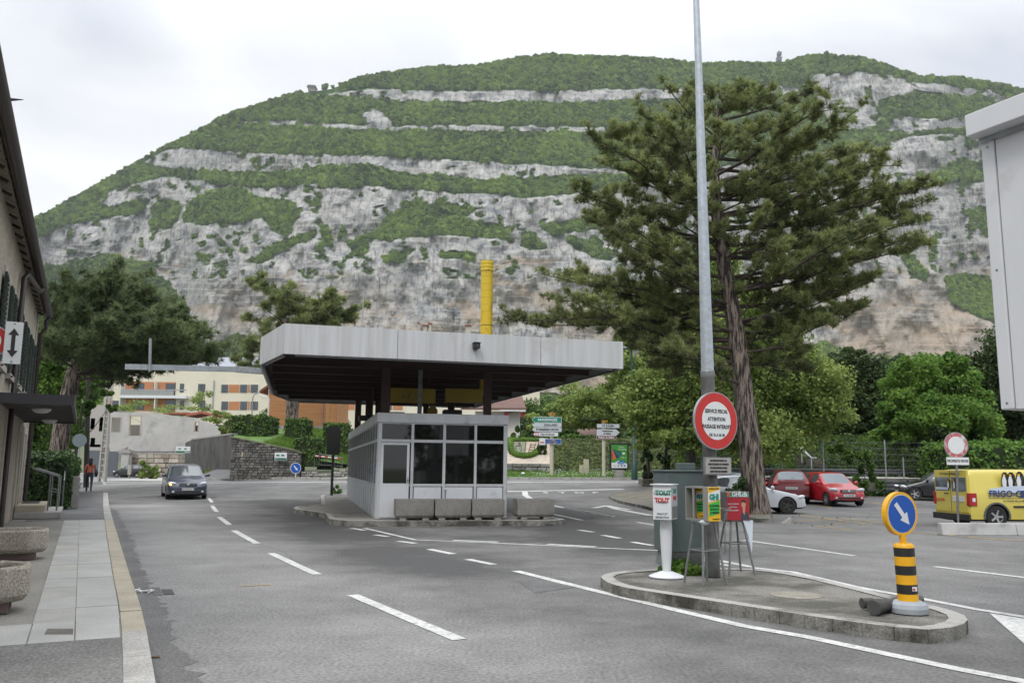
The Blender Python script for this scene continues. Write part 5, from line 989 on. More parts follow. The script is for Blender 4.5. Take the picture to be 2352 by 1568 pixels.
    if kind == 'van' and 2 in groups:
        fl = groups[2]; idx = sorted({v for f in fl for v in f}); mp2 = {v: i for i, v in enumerate(idx)}; m2 = bpy.data.meshes.new('rear_panel'); m2.from_pydata([tuple(V[v]) for v in idx], [], [[mp2[v] for v in f] for f in fl]); m2.materials.append(paint); m2.polygons.foreach_set('use_smooth', [True]*len(fl)); link('rear_panel', m2, T)
    for x_ in [o]+cuts_: bpy.data.objects.remove(x_)
    for f in wb:
        for sy in (-1, 1):
            x = L_/2-f*L_; y = sy*(w2-.10); wm = MB(); wm.lathe([(wr*.6, 0), (wr*.62, -.085), (wr*.95, -.085), (wr, -.06), (wr, .06), (wr*.95, .085), (wr*.62, .085), (wr*.6, 0)], 26, (x, y, wr), axis='y'); wh = wm.obj('wheel', M_tyre, T)
            rm = MB(); rm.lathe([(.04, .05), (.06, .06), (wr*.2, .062)], 14, (0, 0, 0), axis='y')
            for k in range(5):
                a = 2*math.pi*k/5; rm.bar((math.cos(a)*.04, .05, math.sin(a)*.04), (math.cos(a)*wr*.63, .065, math.sin(a)*wr*.63), .055, .02, up=(0, 1, 0))
            rm.lathe([(wr*.56, .03), (wr*.60, .07), (wr*.66, .07), (wr*.66, .03)], 22, (0, 0, 0), axis='y'); rm.v = [(v[0]+x, v[1]*sy+y, v[2]+wr) for v in rm.v]; rm.obj('rim', M_rimd if dark_rims else M_rim, wh)
            MB().cyl((x, y-sy*.05, wr), (x, y+sy*.035, wr), wr*.6, n=16).obj('hub_backing', M_trim, wh)
    zf = lambda f, j: float(np.interp(f, [a[0] for a in P], [a[j] for a in P]))*(zs if j < 3 else 1)
    ft = .295
    for sy in (-1, 1):
        xm = L_/2-ft*L_; ym = sy*(w2*.96+.1); zm = zf(.3, 1)+.1; MB().ell((xm-.02, ym, zm), (.07, .11, .08), 10).obj('mirror', paint if kind != 'van' else M_trim, T); MB().bar((xm, sy*w2*.88, zm-.05), (xm, ym, zm-.03), .04).obj('mirror_arm', M_trim, T)
    return T, dict(L=L_, w2=w2, zf=zf, body=body, P=P)
FX = facing((1, 0, 0)); BX = facing((-1, 0, 0))
def frontend(T, K, hl_mat=None, grille='bar', ptxt='', hz=.66, hw=.62, low=.34, lampr=(.16, .20, .085)):
    L_, w2 = K['L'], K['w2']
    for sy in (-1, 1):
        R_h = Matrix.Rotation(sy*rad(28), 3, 'Z') @ Matrix.Rotation(rad(-20), 3, 'Y'); MB().ell((L_/2-.19, sy*w2*.76, hz), lampr, 14, R=R_h).obj('headlight', hl_mat or M_hl, T); MB().cyl((L_/2-.05, sy*w2*.70, low), (L_/2-.012, sy*w2*.70, low), .05, n=12).obj('fog_light', M_hl, T)
    g = MB().box(L_/2-.14, L_/2-.005, -w2*.42, w2*.42, hz-.10, hz+.02).obj('grille', M_trim, T, bevel=.015)
    for k in range(3): MB().box(L_/2-.1, L_/2+.004, -w2*.40, w2*.40, hz-.085+k*.035, hz-.07+k*.035).obj('grille_bar', M_chr, g)
    MB().lathe([(.045, 0), (.055, .008), (.045, .016)], 16, (L_/2+.0, 0, hz-.04), axis='x').obj('badge', M_chr, T)
    MB().box(L_/2-.12, L_/2+.004, -w2*.62, w2*.62, low-.06, low+.03).obj('lower_intake', M_trim, T, bevel=.015)
    MB().box(L_/2-.02, L_/2+.016, -.26, .26, low+.05, low+.16).obj('number_plate', M_plate, T)
    if ptxt: text(ptxt, .095, (L_/2+.018, 0, low+.105), FX, M_sb, T, sx=.9)
def rearend(T, K, ptxt='', hz=.82, pz=.62):
    L_, w2 = K['L'], K['w2']
    for sy in (-1, 1): MB().ell((-L_/2+.10, sy*w2*.80, hz), (.13, .14, .10), 14, R=Matrix.Rotation(-sy*rad(24), 3, 'Z')).obj('tail_light', M_tl, T)
    MB().box(-L_/2-.02, -L_/2+.06, -.26, .26, pz, pz+.11).obj('number_plate', M_plate, T); MB().box(-L_/2-.01, -L_/2+.1, -w2*.7, w2*.7, .26, .34).obj('bumper_strip', M_trim, T, bevel=.01)
    if ptxt: text(ptxt, .095, (-L_/2-.022, 0, pz+.055), BX, M_sb, T, sx=.9)
    MB().cyl((-L_/2+.16, -.02, hz+.24), (-L_/2+.3, -.35, hz+.34), .012, n=6).obj('wiper', M_trim, T)
def paint(nm, c, r=.25, m=.0): return mat(nm, c, r, m, coat=.7, spec=.5, dirt=(tuple(x*.85+.01 for x in c), 2, .6))
# grey compact car, indicator lit, coming towards the camera
P_g = paint('paint_blue_grey', (.075, .085, .115), .3, .4); p = G(427, 1147)
T, K = car('moving_car', 'dark blue-grey compact car driving towards us with its amber indicator lit', (p[0]-.75, p[1]+1.65, float(gz(p[0], p[1]))), math.atan2(-.90, .44), 3.88, 1.76, 'compact', P_g, wr=.31, wb=(.2, .85))
frontend(T, K, ptxt='DD 106 ZG 74', hz=.70, low=.36)
MB().bar((K['L']/2+.02, 0, .66), (K['L']/2+.02, 0, .70), .012).bar((K['L']/2+.02, 0, .66), (K['L']/2+.02, .035, .64), .012).bar((K['L']/2+.02, 0, .66), (K['L']/2+.02, -.035, .64), .012).obj('star_emblem', M_chr, T)
MB().ell((K['L']/2-.10, -K['w2']*.84, .68), (.06, .05, .05), 10).obj('indicator', mat('amber_lamp', (.8, .3, .02), .3, emit=((1, .33, .04), 6)), T)
# parked black car at the far left
p = G(300, 1096); P_b = paint('paint_black', (.012, .012, .014), .2)
T, K = car('parked_black_car', 'small black hatchback parked by the ruined house wall, behind the bush', (p[0], p[1], float(gz(p[0], p[1]))), rad(176), 3.7, 1.6, 'hatch', P_b, wr=.28); frontend(T, K); rearend(T, K)
P_r = paint('paint_red', (.42, .012, .022), .25); P_r2 = paint('paint_dark_red', (.15, .008, .016), .3)
def place(px, py, dx=0, dy=0): p = G(px, py); return (p[0]+dx, p[1]+dy, float(gz(p[0]+dx, p[1]+dy)))
T, K = car('parked_red_car', 'bright red small car facing the camera, rightmost of the two red cars', place(1942, 1164, .0, 1.75), rad(-84), 3.56, 1.64, 'hatch', P_r, wr=.29, group='red cars side by side in the car park')
frontend(T, K, ptxt='CL 390 HB', hz=.69, low=.36)
T, K = car('parked_red_car', 'darker red hatchback seen from behind, left of the bright red car', place(1838, 1160, .25, 2.5), rad(78), 3.9, 1.70, 'hatch', P_r2, wr=.30, zs=1.02, group='red cars side by side in the car park')
rearend(T, K, ptxt='BD 622 VE', hz=.86)
P_s = paint('paint_silver_white', (.50, .53, .57), .3, .1)
T, K = car('parked_silver_car', 'pale silver car half hidden behind the big pine trunk', place(1800, 1181, -1.05, 1.15), rad(-5), 4.1, 1.68, 'sedan', P_s, wr=.30, dark_rims=True, wb=(.17, .80)); frontend(T, K, hz=.6)
P_dg = paint('paint_dark_green', (.012, .035, .032), .3)
T, K = car('parked_green_car', 'dark green car behind the traffic pole, its windows just showing', place(1690, 1165, .6, 5.0), rad(172), 4.2, 1.7, 'sedan', P_dg, wr=.3); rearend(T, K); frontend(T, K, hz=.6)
T, K = car('parked_black_car', 'black car parked beyond the yellow van with its nose to the left', place(2150, 1152, .9, 1.2), rad(168), 4.2, 1.75, 'hatch', P_b, wr=.32); frontend(T, K)
# yellow van
P_y = paint('paint_pale_yellow', (.60, .50, .09), .35); p = G(2152, 1206)
vr = rad(6); sc_ = .92; vw = 1.72; vL = 4.4; hx = np.array([math.cos(vr), math.sin(vr)]); hy = np.array([-math.sin(vr), math.cos(vr)]); loc = p[:2]+hx*vL/2+hy*(-vw/2+.0)
p_c = G(2233, 1213); loc = p_c[:2]+hx*(vL/2)+hy*(vw/2); T, K = car('yellow_van', 'pale yellow delivery van with penguins and blue snow lettering on its side', (loc[0], loc[1], 0), vr, vL, vw, 'van', P_y, wr=.32, wb=(.19, .82), zs=.90, cat='van'); VAN = T
xr = -vL/2; ws = vw/2; z9_ = .92
rear_R = facing((-1, 0, 0)); side_R = facing((0, -1, 0))
def rplate(y0, y1, z0, z1, m_, nm, d=.0, par=None):
    return MB().box(xr-.012-d, xr+.05-d, y0, y1, z0, z1).obj(nm, m_, par or T, bevel=.01)
rplate(-ws*.90, ws*.90, .42, 1.62, P_y, 'rear_door'); 
for sy in (-1, 1): rplate(sy*ws*.46-.33, sy*ws*.46+.33, 1.02, 1.42, M_cg, 'rear_window', .012); rplate(sy*ws*.92-.07, sy*ws*.92+.07, .62, .98, M_tl, 'tail_light', .01)
rplate(-.01, .01, .42, 1.62, M_trim, 'door_seam', .006); rplate(-.62, -.28+.2, .72, .88, M_plate, 'number_plate', .012); rplate(-ws, ws, .2, .38, M_trim, 'rear_bumper', .06); rplate(.1, .3, .93, .96, M_trim, 'door_handle', .02)
text('24h/24h', .13, (xr-.03, -.45+.95, .76), rear_R, M_tr, T); text('Le Froid du professionnel', .1, (xr-.03, .0, 1.52), rear_R, M_sb, T, sx=.9)
yy = -ws-.004
def sp_(pts, m_, nm, l=.004): v = [(x, yy-l, z) for x, z in pts]; return MB().extr(v, (0, -.002, 0)).obj(nm, m_, T)
X0 = xr+.55
sp_([(X0+.95, 1.06), (X0+2.1, 1.06), (X0+2.1, 1.46), (X0+1.05, 1.46)], M_cg, 'side_window', .002)
M_pb = mat('penguin_black', (.01, .01, .012), .5); M_snow = mat('snow_blue', (.5, .58, .7), .5); M_navy = mat('navy', (.02, .04, .14), .5)
def penguin(x, z, s, R_, org, par, fl=1):
    def q_(pts, m_, nm, l):
        v = [R_ @ Vector((a*s*fl+x, b*s+z, l))+Vector(org) for a, b in pts]
        if fl < 0: v = v[::-1]
        MB().extr(v, R_ @ Vector((0, 0, .002))).obj(nm, m_, par)
    q_([(-.22, 0), (.2, 0), (.3, .35), (.26, .75), (.12, .95), (-.08, .98), (-.2, .85), (-.3, .45)], M_pb, 'penguin_body', .002); q_([(-.2, .03), (.05, .03), (.08, .4), (0, .7), (-.14, .72), (-.24, .4)], M_bw, 'penguin_belly', .005); q_([(-.14, .7), (.02, .7), (.0, .82), (-.12, .84)], M_oy, 'penguin_throat', .006); q_([(-.2, .9), (-.36, .86), (-.2, .84)], M_oy, 'penguin_beak', .006)
o0 = (X0, yy, 0)
for k, (a, s) in enumerate(((.55, .43), (.74, .43), (1.0, .45))): penguin(a, 1.16, s, side_R, o0, T)
sp_([(X0+.0, 1.02), (X0+.05, 1.10), (X0+.5, 1.17), (X0+1.0, 1.19), (X0+2.3, 1.17), (X0+2.35, 1.08), (X0+2.3, 1.0), (X0, 1.0)], M_snow, 'snow_band', .006); sp_([(X0+1.0, .86), (X0+2.35, .86), (X0+2.35, 1.06), (X0+1.0, 1.06)], M_navy, 'navy_panel', .008)
text('FRIGO-C', .24, (X0+.02, yy-.012, .96), side_R, M_navy, T, align='LEFT', bold=.008, sx=1.05); text('OMTAT', .2, (X0+1.1, yy-.014, .96), side_R, M_snow, T, align='LEFT', bold=.008); sp_([(X0, .845), (X0+1.0, .845), (X0+1.0, .855), (X0, .855)], M_trim, 'underline'); text('Le Froid du professionnel', .095, (X0+.45, yy-.006, .77), side_R, M_sb, T, align='LEFT')
for k in (-.3, -.02): penguin(k*1.0+.35, 1.1, .27, rear_R, (xr-.026, .1, 0), T)
MB().box(xr-.03, xr-.028, .1, .7, 1.05, 1.12).obj('snow_band', M_snow, T)
MB().box(xr+1.3, xr+3.2, yy-.012, yy+.01, .58, .63).obj('side_strip', M_trim, T); MB().box(xr+.01, xr+.2, yy-.01, yy+.02, .62, .98).obj('tail_light', M_tl, T, bevel=.01); MB().box(xr+.06, xr+.15, yy-.013, yy-.009, .74, .84).obj('reverse_lamp', M_bw, T)
xw = vL/2-.82*vL
arch = [(.32*1.28*math.cos(t), .32*1.28*math.sin(t)) for t in np.linspace(-.15, math.pi+.15, 14)]; ar2 = [(a*.88, b*.88) for a, b in arch][::-1]
mb = MB(); 
for k in range(13): mb.extr([(xw+arch[k][0], yy-.01, .32+arch[k][1]), (xw+arch[k+1][0], yy-.01, .32+arch[k+1][1]), (xw+ar2[12-k][0], yy-.01, .32+ar2[12-k][1]), (xw+ar2[13-k][0], yy-.01, .32+ar2[13-k][1])], (0, .03, 0))
mb.obj('arch_trim', mat('arch_grey', (.09, .09, .09), .6), T)
# ================================================================ VEGETATION BUILDERS
M_bark = mat('pine_bark', (.24, .195, .165), .95, col2=(.028, .022, .02), vs=11, stretch=(1, 1, .16), bump=1.0, bs=16, detail=5, vc=.07, bd=.06)
M_bark2 = mat('bark_grey', (.10, .09, .075), .95, col2=(.04, .035, .03), vs=5, stretch=(1, 1, .25), bump=.8, bs=14)
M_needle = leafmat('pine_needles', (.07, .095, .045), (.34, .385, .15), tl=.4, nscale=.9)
M_needle2 = leafmat('old_pine_needles', (.05, .074, .04), (.19, .245, .10), tl=.3, nscale=.9)
M_lfA = leafmat('leaves_light', (.11, .175, .04), (.38, .47, .14), tl=.5)
M_lfB = leafmat('leaves_bright', (.07, .16, .03), (.24, .38, .07), tl=.5)
M_lfC = leafmat('leaves_dark', (.022, .046, .015), (.085, .13, .035), tl=.3)
M_lfD = leafmat('leaves_hedge', (.035, .085, .015), (.12, .2, .035), tl=.25, nscale=1.5)
M_lfE = leafmat('leaves_slope_hedge', (.06, .085, .025), (.15, .18, .06), tl=.2, nscale=1.2)
M_lfF = leafmat('leaves_ivy', (.015, .04, .012), (.07, .13, .03), tl=.15, nscale=1.5)
def unit(v): return v/np.linalg.norm(v, axis=-1, keepdims=True)
def leaves(P, Nn, size, elong=1.5):
    """diamond leaves at P with normals Nn -> verts, quads"""
    n = len(P); r = rng.normal(size=(n, 3)); a = unit(np.cross(Nn, r)); b = np.cross(Nn, a); s = (size*rng.uniform(.6, 1.3, n))[:, None]
    V = np.stack([P-a*s*elong/2, P+b*s/2, P+a*s*elong/2, P-b*s/2], 1).reshape(-1, 3); return V, np.arange(4*n).reshape(n, 4)
def spray(name, P, Nn, size, mt, parent, elong=1.5, org=(0, 0, 0)):
    V, F = leaves(P-np.array(org), Nn, size, elong); n = len(P); o = link(name, npmesh(name, V, F, mt, None, {'tone': ('FACE', rng.random(n))}), parent); return o
def ellcloud(c, r, n, clump=10, cs=.34):
    """leaf positions clustered on clumps inside an ellipsoid"""
    c = np.array(c); r = np.array(r); d = unit(rng.normal(size=(clump, 3))); k = c+d*r*rng.uniform(.4, 1.08, (clump, 1)); w_ = rng.integers(0, clump, n); d2 = unit(rng.normal(size=(n, 3))); rr = rng.random(n)[:, None]**.45
    P = k[w_]+d2*rr*r*cs*rng.uniform(.7, 1.3, (clump, 1))[w_]; Nn = unit(d2+rng.normal(size=(n, 3))*.8+np.array([0, 0, .4])); return P, Nn
def broadleaf(name, lab, Y, cl, n, ls, mt, trunk, tr=.2, cat='tree', group=None, dens=8, dep=.9, br=True):
    bx_ = trunk[0]; pb = DD(bx_[0], bx_[1], Y); zb = float(gz(pb[0], pb[1])); T = thing(name, lab, cat, (pb[0], pb[1], zb), 0, group); o = np.array([pb[0], pb[1], zb])
    s = Y/FOC; Ps = []; Ns = []; tot = sum(a[2]*a[3] for a in cl); cen = []
    for a in cl:
        x, y, rx, ry = a[:4]; dY = a[4] if len(a) > 4 else rnd.uniform(-.5, .5)*rx*s; c = DD(x, y, Y+dY); cen.append(c); P, Nn = ellcloud(c, (rx*s, max(rx, ry)*s*dep, ry*s), max(60, int(n*rx*ry/tot)), clump=max(6, int(dens*rx*ry/2200))); Ps.append(P); Ns.append(Nn)
    P = np.concatenate(Ps); Nn = np.concatenate(Ns); k = P[:, 2] > zb+.1; spray('crown', P[k], Nn[k], ls, mt, T, org=o)
    tp = [np.array((0, 0, -.1))]+[DD(x, y, Y)-o for x, y in trunk[1:]]; mb = MB(); mb.tube(tp, list(np.linspace(tr, tr*.35, len(tp))), 8)
    mb.obj('trunk', M_bark2, T)
    if br:
        for c in cen:
            e_ = c-o; t = tp[-1]*rnd.uniform(.45, .9) if len(tp) > 1 else tp[0]; 
            if e_[2] > t[2]-1: m_ = (t+e_)/2+np.array([0, 0, -.2]); MB().tube([t, m_, e_], [tr*.3, tr*.2, tr*.08], 5).obj('limb', M_bark2, T)
    return T
def hedge_poly(name, lab, poly, z0, z1, mt, ls=.07, dens=110, cat='hedge', group=None, rough=.06):
    """clipped hedge: dark core and a skin of leaves; poly in world xy, z1 may be a function"""
    c = np.mean(poly, 0); T = thing(name, lab, cat, (c[0], c[1], z0), 0, group); f1 = z1 if callable(z1) else (lambda x, y: z1)
    core = [tuple(c+(np.array(p)-c)*.985) for p in poly]
    MB().prism(core, lambda x, y: z0-.1, lambda x, y: f1(x, y)-.05).obj('core', mat('hedge_core', (.018, .03, .010), .95, var=.4, vs=6), T, world=True)
    Ps = []; Ns = []; n_ = len(poly); ar = 0
    for i in range(n_):
        a = np.array(poly[i]); b = np.array(poly[(i+1) % n_]); L_ = np.hypot(*(b-a)); u = (b-a)/max(L_, 1e-6); nn = np.array([u[1], -u[0]])
        if nn@((a+b)/2-c) < 0: nn = -nn
        h = max(f1(*a), f1(*b))-z0; m_ = int(L_*h*dens); t = rng.random(m_); xy = a+np.outer(t, b-a); hz_ = np.array([f1(*q_) for q_ in xy])-z0 if callable(z1) else h; z = z0+rng.random(m_)*hz_
        bump_ = (fbm(t*L_*2.2, z*2.2+i*7, 3)-.5)*rough*3; P = np.stack([xy[:, 0]+nn[0]*(rng.normal(0, rough*.5, m_)+bump_), xy[:, 1]+nn[1]*(rng.normal(0, rough*.5, m_)+bump_), z], -1); Ps.append(P); Ns.append(unit(np.array([nn[0], nn[1], .35])+rng.normal(size=(m_, 3))*.6))
    P0 = np.array(poly); x0, y0 = P0.min(0); x1, y1 = P0.max(0); m_ = int((x1-x0)*(y1-y0)*dens); X = rng.uniform(x0, x1, m_); Yy = rng.uniform(y0, y1, m_); k = inpoly(X, Yy, [tuple(p) for p in poly]); X = X[k]; Yy = Yy[k]
    if len(X):
        z = np.array([f1(a, b) for a, b in zip(X, Yy)]) if callable(z1) else np.full(len(X), float(z1)); P = np.stack([X, Yy, z+rng.normal(0, rough*.5, len(X))+(fbm(X*2, Yy*2, 3)-.5)*rough*3], -1); Ps.append(P); Ns.append(unit(np.array([0, 0, 1.])+rng.normal(size=(len(X), 3))*.6))
    P = np.concatenate(Ps); Nn = np.concatenate(Ns); spray('foliage', P, Nn, ls, mt, T, org=tuple(T.location)); return T
def hbox(name, lab, x0, x1, yt, yb, Y, dep, mt, **k):
    a = DD(x0, yb, Y); b = DD(x1, yb, Y); z0 = min(a[2], b[2]); z1 = (DD(x0, yt, Y)[2]+DD(x1, yt, Y)[2])/2; return hedge_poly(name, lab, [(a[0], Y), (b[0], Y), (b[0]+.02*dep, Y+dep), (a[0]+.02*dep, Y+dep)], z0, z1, mt, **k)
M_limb = mat('limb_bark', (.055, .043, .036), .95, var=.3, vs=4)
def pine(name, lab, Y, trunk, radii, limbs, per, tl, tw, mt, Yb=None, depth=3.5, spread=.75, flat=.3, K=22, bark=M_bark):
    pb = G(*trunk[0]) if Yb is None else np.array([*DD(trunk[0][0], trunk[0][1], Y)[:2], Yb]); T = thing(name, lab, 'tree', pb); s = Y/FOC; TP = [DD(x, y, Y)-pb for x, y in trunk]; TP[0] = np.array([TP[0][0], TP[0][1], -.1])
    # bark with ridges: ring displaced in plates
    Tz = np.array([p[2] for p in TP]); zs = np.linspace(Tz[0], Tz[-1], 60); n = 36; V = []
    for j, z in enumerate(zs):
        cx = np.interp(z, Tz, [p[0] for p in TP]); cy = np.interp(z, Tz, [p[1] for p in TP]); r = np.interp(z, Tz, radii)*(1+.35*max(0, .6-z)**2)
        for k in range(n):
            a = 2*math.pi*k/n; w_ = .13*(abs(((k*9/n+.35*math.sin(z*2.1+k*.4)) % 1)-.5)*2-.5)+.05*(float(vn(np.array([k*.9+30.]), np.array([z*3.1]))[0])-.5); V.append((cx+math.cos(a)*r*(1+w_), cy+math.sin(a)*r*(1+w_), z))
    i = np.arange(59)[:, None]*n+np.arange(n)[None]; F = np.stack([i, np.roll(i, -1, 1), np.roll(i, -1, 1)+n, i+n], -1).reshape(-1, 4); link('trunk', npmesh('trunk', np.array(V), F, bark, None, None, True), T)
    tips = []; dirs = []
    for L_ in limbs:
        (ex, ey) = L_[:2]; off = L_[2] if len(L_) > 2 else rnd.uniform(-depth, depth); sy = L_[3] if len(L_) > 3 else None; e_ = DD(ex, ey, Y+off)-pb
        z_s = np.clip((DD(1176, sy, Y)[2]-pb[2]) if sy else e_[2]*.93-.12*np.hypot(e_[0]-TP[-1][0], e_[1]), Tz[0]+1.5, Tz[-1]); st = np.array([np.interp(z_s, Tz, [p[0] for p in TP]), 0, z_s])+np.array([0, TP[1][1], 0]); len_ = np.linalg.norm(e_-st)
        c1 = st+(e_-st)*.35+np.array([rnd.uniform(-.3, .3), rnd.uniform(-.3, .3), -.05*len_]); c2 = st+(e_-st)*.7+np.array([rnd.uniform(-.2, .2), rnd.uniform(-.4, .4), -.02*len_]); path = [st, c1, c2, e_]; r0 = min(.013*len_+.012, .075)
        MB().tube(path, [r0, r0*.7, r0*.4, .015], 6).obj('limb', M_limb, T)
        m_ = max(6, int(per*len_/4)); t = .28+.72*rng.random(m_)**.75; pth = np.array(path); seg = t*3; k = np.minimum(seg.astype(int), 2); fr = (seg-k)[:, None]; P = pth[k]*(1-fr)+pth[k+1]*fr; tw_ = []
        # twigs: cluster tufts on side twigs
        nt2 = max(5, m_//7); tt_ = np.linspace(.3, 1, nt2); tc_ = []; 
        for q_ in tt_:
            kk = min(int(q_*3), 2); f_ = q_*3-kk; b = pth[kk]*(1-f_)+pth[kk+1]*f_; d = np.array([rnd.uniform(-1, 1), rnd.uniform(-1, 1), rnd.uniform(-.15, .5)]); d = d/np.linalg.norm(d)*spread*rnd.uniform(.4, 1.25)*(1.15-.5*q_)*min(1, len_/3+.4); d = d+(e_-st)/len_*.3; tc_.append((b, b+d)); tw_.append((b, b+d))
        a_ = MB()
        for b, c in tw_: a_.tube([b, c], [.018, .008], 3, cap=False)
        a_.obj('twigs', M_limb, T, kind='stuff')
        idx = rng.integers(0, nt2, m_*2); f2 = rng.random(m_*2)[:, None]**.6; B_ = np.array([b for b, c in tc_])[idx]; C_ = np.array([c for b, c in tc_])[idx]; Q = B_*(1-f2)+C_*f2+rng.normal(size=(m_*2, 3))*np.array([.075, .075, .055])*spread*1.25+np.array([0, 0, .08]); tips.append(Q); dirs.append(unit((C_-B_)*.8+np.array([0, 0, .55])+rng.normal(size=Q.shape)*.3))
    P = np.concatenate(tips); D_ = np.concatenate(dirs); n = len(P)
    nd = unit(D_[:, None, :]*.75+rng.normal(size=(n, K, 3))*.75); ln = tl*rng.uniform(.7, 1.2, (n, K, 1)); e_ = P[:, None]+nd*ln; sd = unit(np.cross(nd, rng.normal(size=(n, K, 3))))*tw/2; b = P[:, None]+nd*ln*.08
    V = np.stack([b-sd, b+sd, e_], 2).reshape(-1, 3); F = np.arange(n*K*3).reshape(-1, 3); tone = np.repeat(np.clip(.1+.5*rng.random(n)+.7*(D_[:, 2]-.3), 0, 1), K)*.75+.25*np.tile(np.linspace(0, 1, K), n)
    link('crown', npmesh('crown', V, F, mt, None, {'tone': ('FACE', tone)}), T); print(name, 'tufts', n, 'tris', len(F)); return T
# ---------------------------------------------------------------- the big black pine
L1 = [(1545, 218), (1605, 208), (1575, 255), (1480, 270), (1430, 300), (1395, 312), (1375, 332), (1440, 350), (1410, 385), (1500, 330), (1540, 300), (1325, 440), (1365, 470), (1345, 500), (1420, 440), (1480, 420), (1385, 540), (1450, 520), (1520, 480), (1560, 560), (1490, 590), (1430, 590),
      (1290, 640, 0, 700), (1200, 738, -1.5, 690), (1235, 748, .5, 700), (1290, 690, 1.5, 690), (1340, 650, -1, 660), (1390, 740), (1420, 768), (1480, 785), (1350, 700), (1400, 660), (1450, 720), (1480, 650), (1540, 640), (1520, 700), (1560, 800), (1500, 740),
      (1700, 205), (1730, 225), (1765, 218), (1655, 225), (1860, 208), (1900, 238), (1938, 276), (1880, 300), (1840, 250), (1800, 275), (1860, 335), (1963, 352), (2024, 372), (1990, 405), (1930, 400), (1880, 380), (2000, 425), (2060, 455), (2132, 430), (2100, 475), (2092, 505), (2060, 520), (2125, 562), (2060, 555), (2000, 535), (1945, 545), (1900, 505), (1850, 470), (1800, 430), (1760, 380), (1720, 310), (1660, 300), (1620, 330), (1690, 420), (1600, 420), (1560, 380), (1800, 560), (1860, 560), (1760, 500), (1700, 520),
      (1760, 640, 0, 740), (1830, 600), (1900, 640, 0, 700), (1960, 650, .5, 700), (2000, 648, -1, 700), (1950, 668), (1880, 668), (1975, 712, 1, 740), (1920, 722), (1870, 735), (1820, 750, 1.5), (1790, 800, 1, 800), (1840, 820, 1, 830), (1780, 560), (1900, 740), (1560, 860, 1, 830), (1500, 840, 2, 830), (1620, 800, 2), (1460, 800, 1), (1850, 850, 2, 800)]
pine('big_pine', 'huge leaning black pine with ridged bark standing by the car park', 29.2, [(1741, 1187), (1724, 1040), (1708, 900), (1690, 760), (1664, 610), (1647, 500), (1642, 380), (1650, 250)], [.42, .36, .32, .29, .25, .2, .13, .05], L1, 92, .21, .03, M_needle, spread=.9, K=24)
LP = [(250, 638), (215, 650), (300, 650), (170, 670), (330, 668), (140, 690), (370, 690), (120, 715), (260, 690), (390, 720), (200, 720), (320, 720), (420, 745), (100, 750), (160, 750), (360, 760), (240, 750), (450, 775), (130, 780), (300, 770), (410, 790), (480, 805), (350, 800), (510, 818), (450, 812), (390, 800), (190, 800), (270, 800), (320, 815), (490, 822), (110, 800), (430, 760), (280, 660), (180, 695), (230, 670), (340, 745), (150, 720), (95, 775), (300, 842, 0, 830), (250, 865, 0, 830)]
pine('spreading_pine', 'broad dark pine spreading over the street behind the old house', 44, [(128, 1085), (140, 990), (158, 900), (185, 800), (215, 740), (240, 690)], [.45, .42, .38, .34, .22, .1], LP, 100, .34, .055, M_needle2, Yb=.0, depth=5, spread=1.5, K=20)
SP = [(600, 655), (635, 662), (585, 650), (660, 690), (610, 700), (640, 720), (590, 735), (700, 700), (740, 700), (765, 680), (790, 695), (820, 715), (770, 715), (720, 730), (690, 740), (800, 730), (600, 765), (575, 790), (560, 825), (590, 810), (625, 780), (610, 830), (645, 750), (575, 840), (755, 740), (820, 730), (660, 665)]
pine('small_pine', 'ragged pine rising behind the left end of the canopy', 72, [(672, 990), (672, 900), (668, 820), (655, 740), (650, 680)], [.55, .5, .42, .25, .1], SP, 45, .45, .075, M_needle, Yb=1.2, depth=4, spread=1.6, K=20)
# ---------------------------------------------------------------- broadleaf trees, right
broadleaf('maple_tree', 'light green leafy tree hanging behind the big pine trunk', 46, [(1560, 900, 110, 90), (1680, 850, 100, 110), (1800, 900, 110, 100), (1880, 905, 70, 85), (1600, 990, 110, 50), (1760, 1000, 120, 55), (1480, 930, 70, 60), (1880, 955, 80, 48), (1560, 740, 80, 70), (1700, 700, 80, 90), (1800, 800, 70, 60), (1500, 1000, 60, 30), (1650, 600, 60, 60), (1560, 1010, 60, 25)], 90000, .13, M_lfA, [(1590, 1120), (1580, 900), (1600, 720)], .28, dens=22)
broadleaf('ash_tree', 'pale feathery tree standing beyond the direction signs', 80, [(1340, 930, 80, 45), (1420, 880, 60, 70), (1290, 960, 70, 30), (1400, 960, 60, 50), (1450, 820, 50, 60), (1240, 975, 50, 22), (1490, 960, 60, 60)], 30000, .22, M_lfA, [(1400, 1050), (1410, 900)], .25, dens=14)
broadleaf('yew_tree', 'dark evergreen tree between the maple and the bright green tree', 62, [(1965, 870, 70, 60), (1940, 960, 90, 60), (2000, 950, 80, 70), (1990, 1020, 60, 40), (1930, 850, 50, 40), (2070, 880, 50, 60), (1960, 825, 45, 25)], 45000, .17, M_lfC, [(1960, 1090), (1960, 870)], .3, dens=18)
broadleaf('young_ash_tree', 'fresh bright green tree with a dark trunk behind the parked cars', 50, [(2120, 870, 75, 55), (2200, 895, 65, 60), (2080, 925, 60, 45), (2160, 960, 95, 60), (2240, 985, 60, 50), (2110, 1010, 60, 40), (2060, 980, 50, 40), (2190, 840, 40, 30), (2215, 1030, 50, 30)], 52000, .15, M_lfB, [(2140, 1120), (2135, 1000), (2130, 900)], .35, dens=20)
broadleaf('ivy_clad_tree', 'very dark ivy-covered tree trunk between the hedge and the red cars', 48, [(2130, 1060, 35, 50), (2120, 1100, 30, 40), (2150, 1020, 40, 40)], 9000, .12, M_lfC, [(2135, 1130), (2130, 1020)], .35, dens=20, br=False)
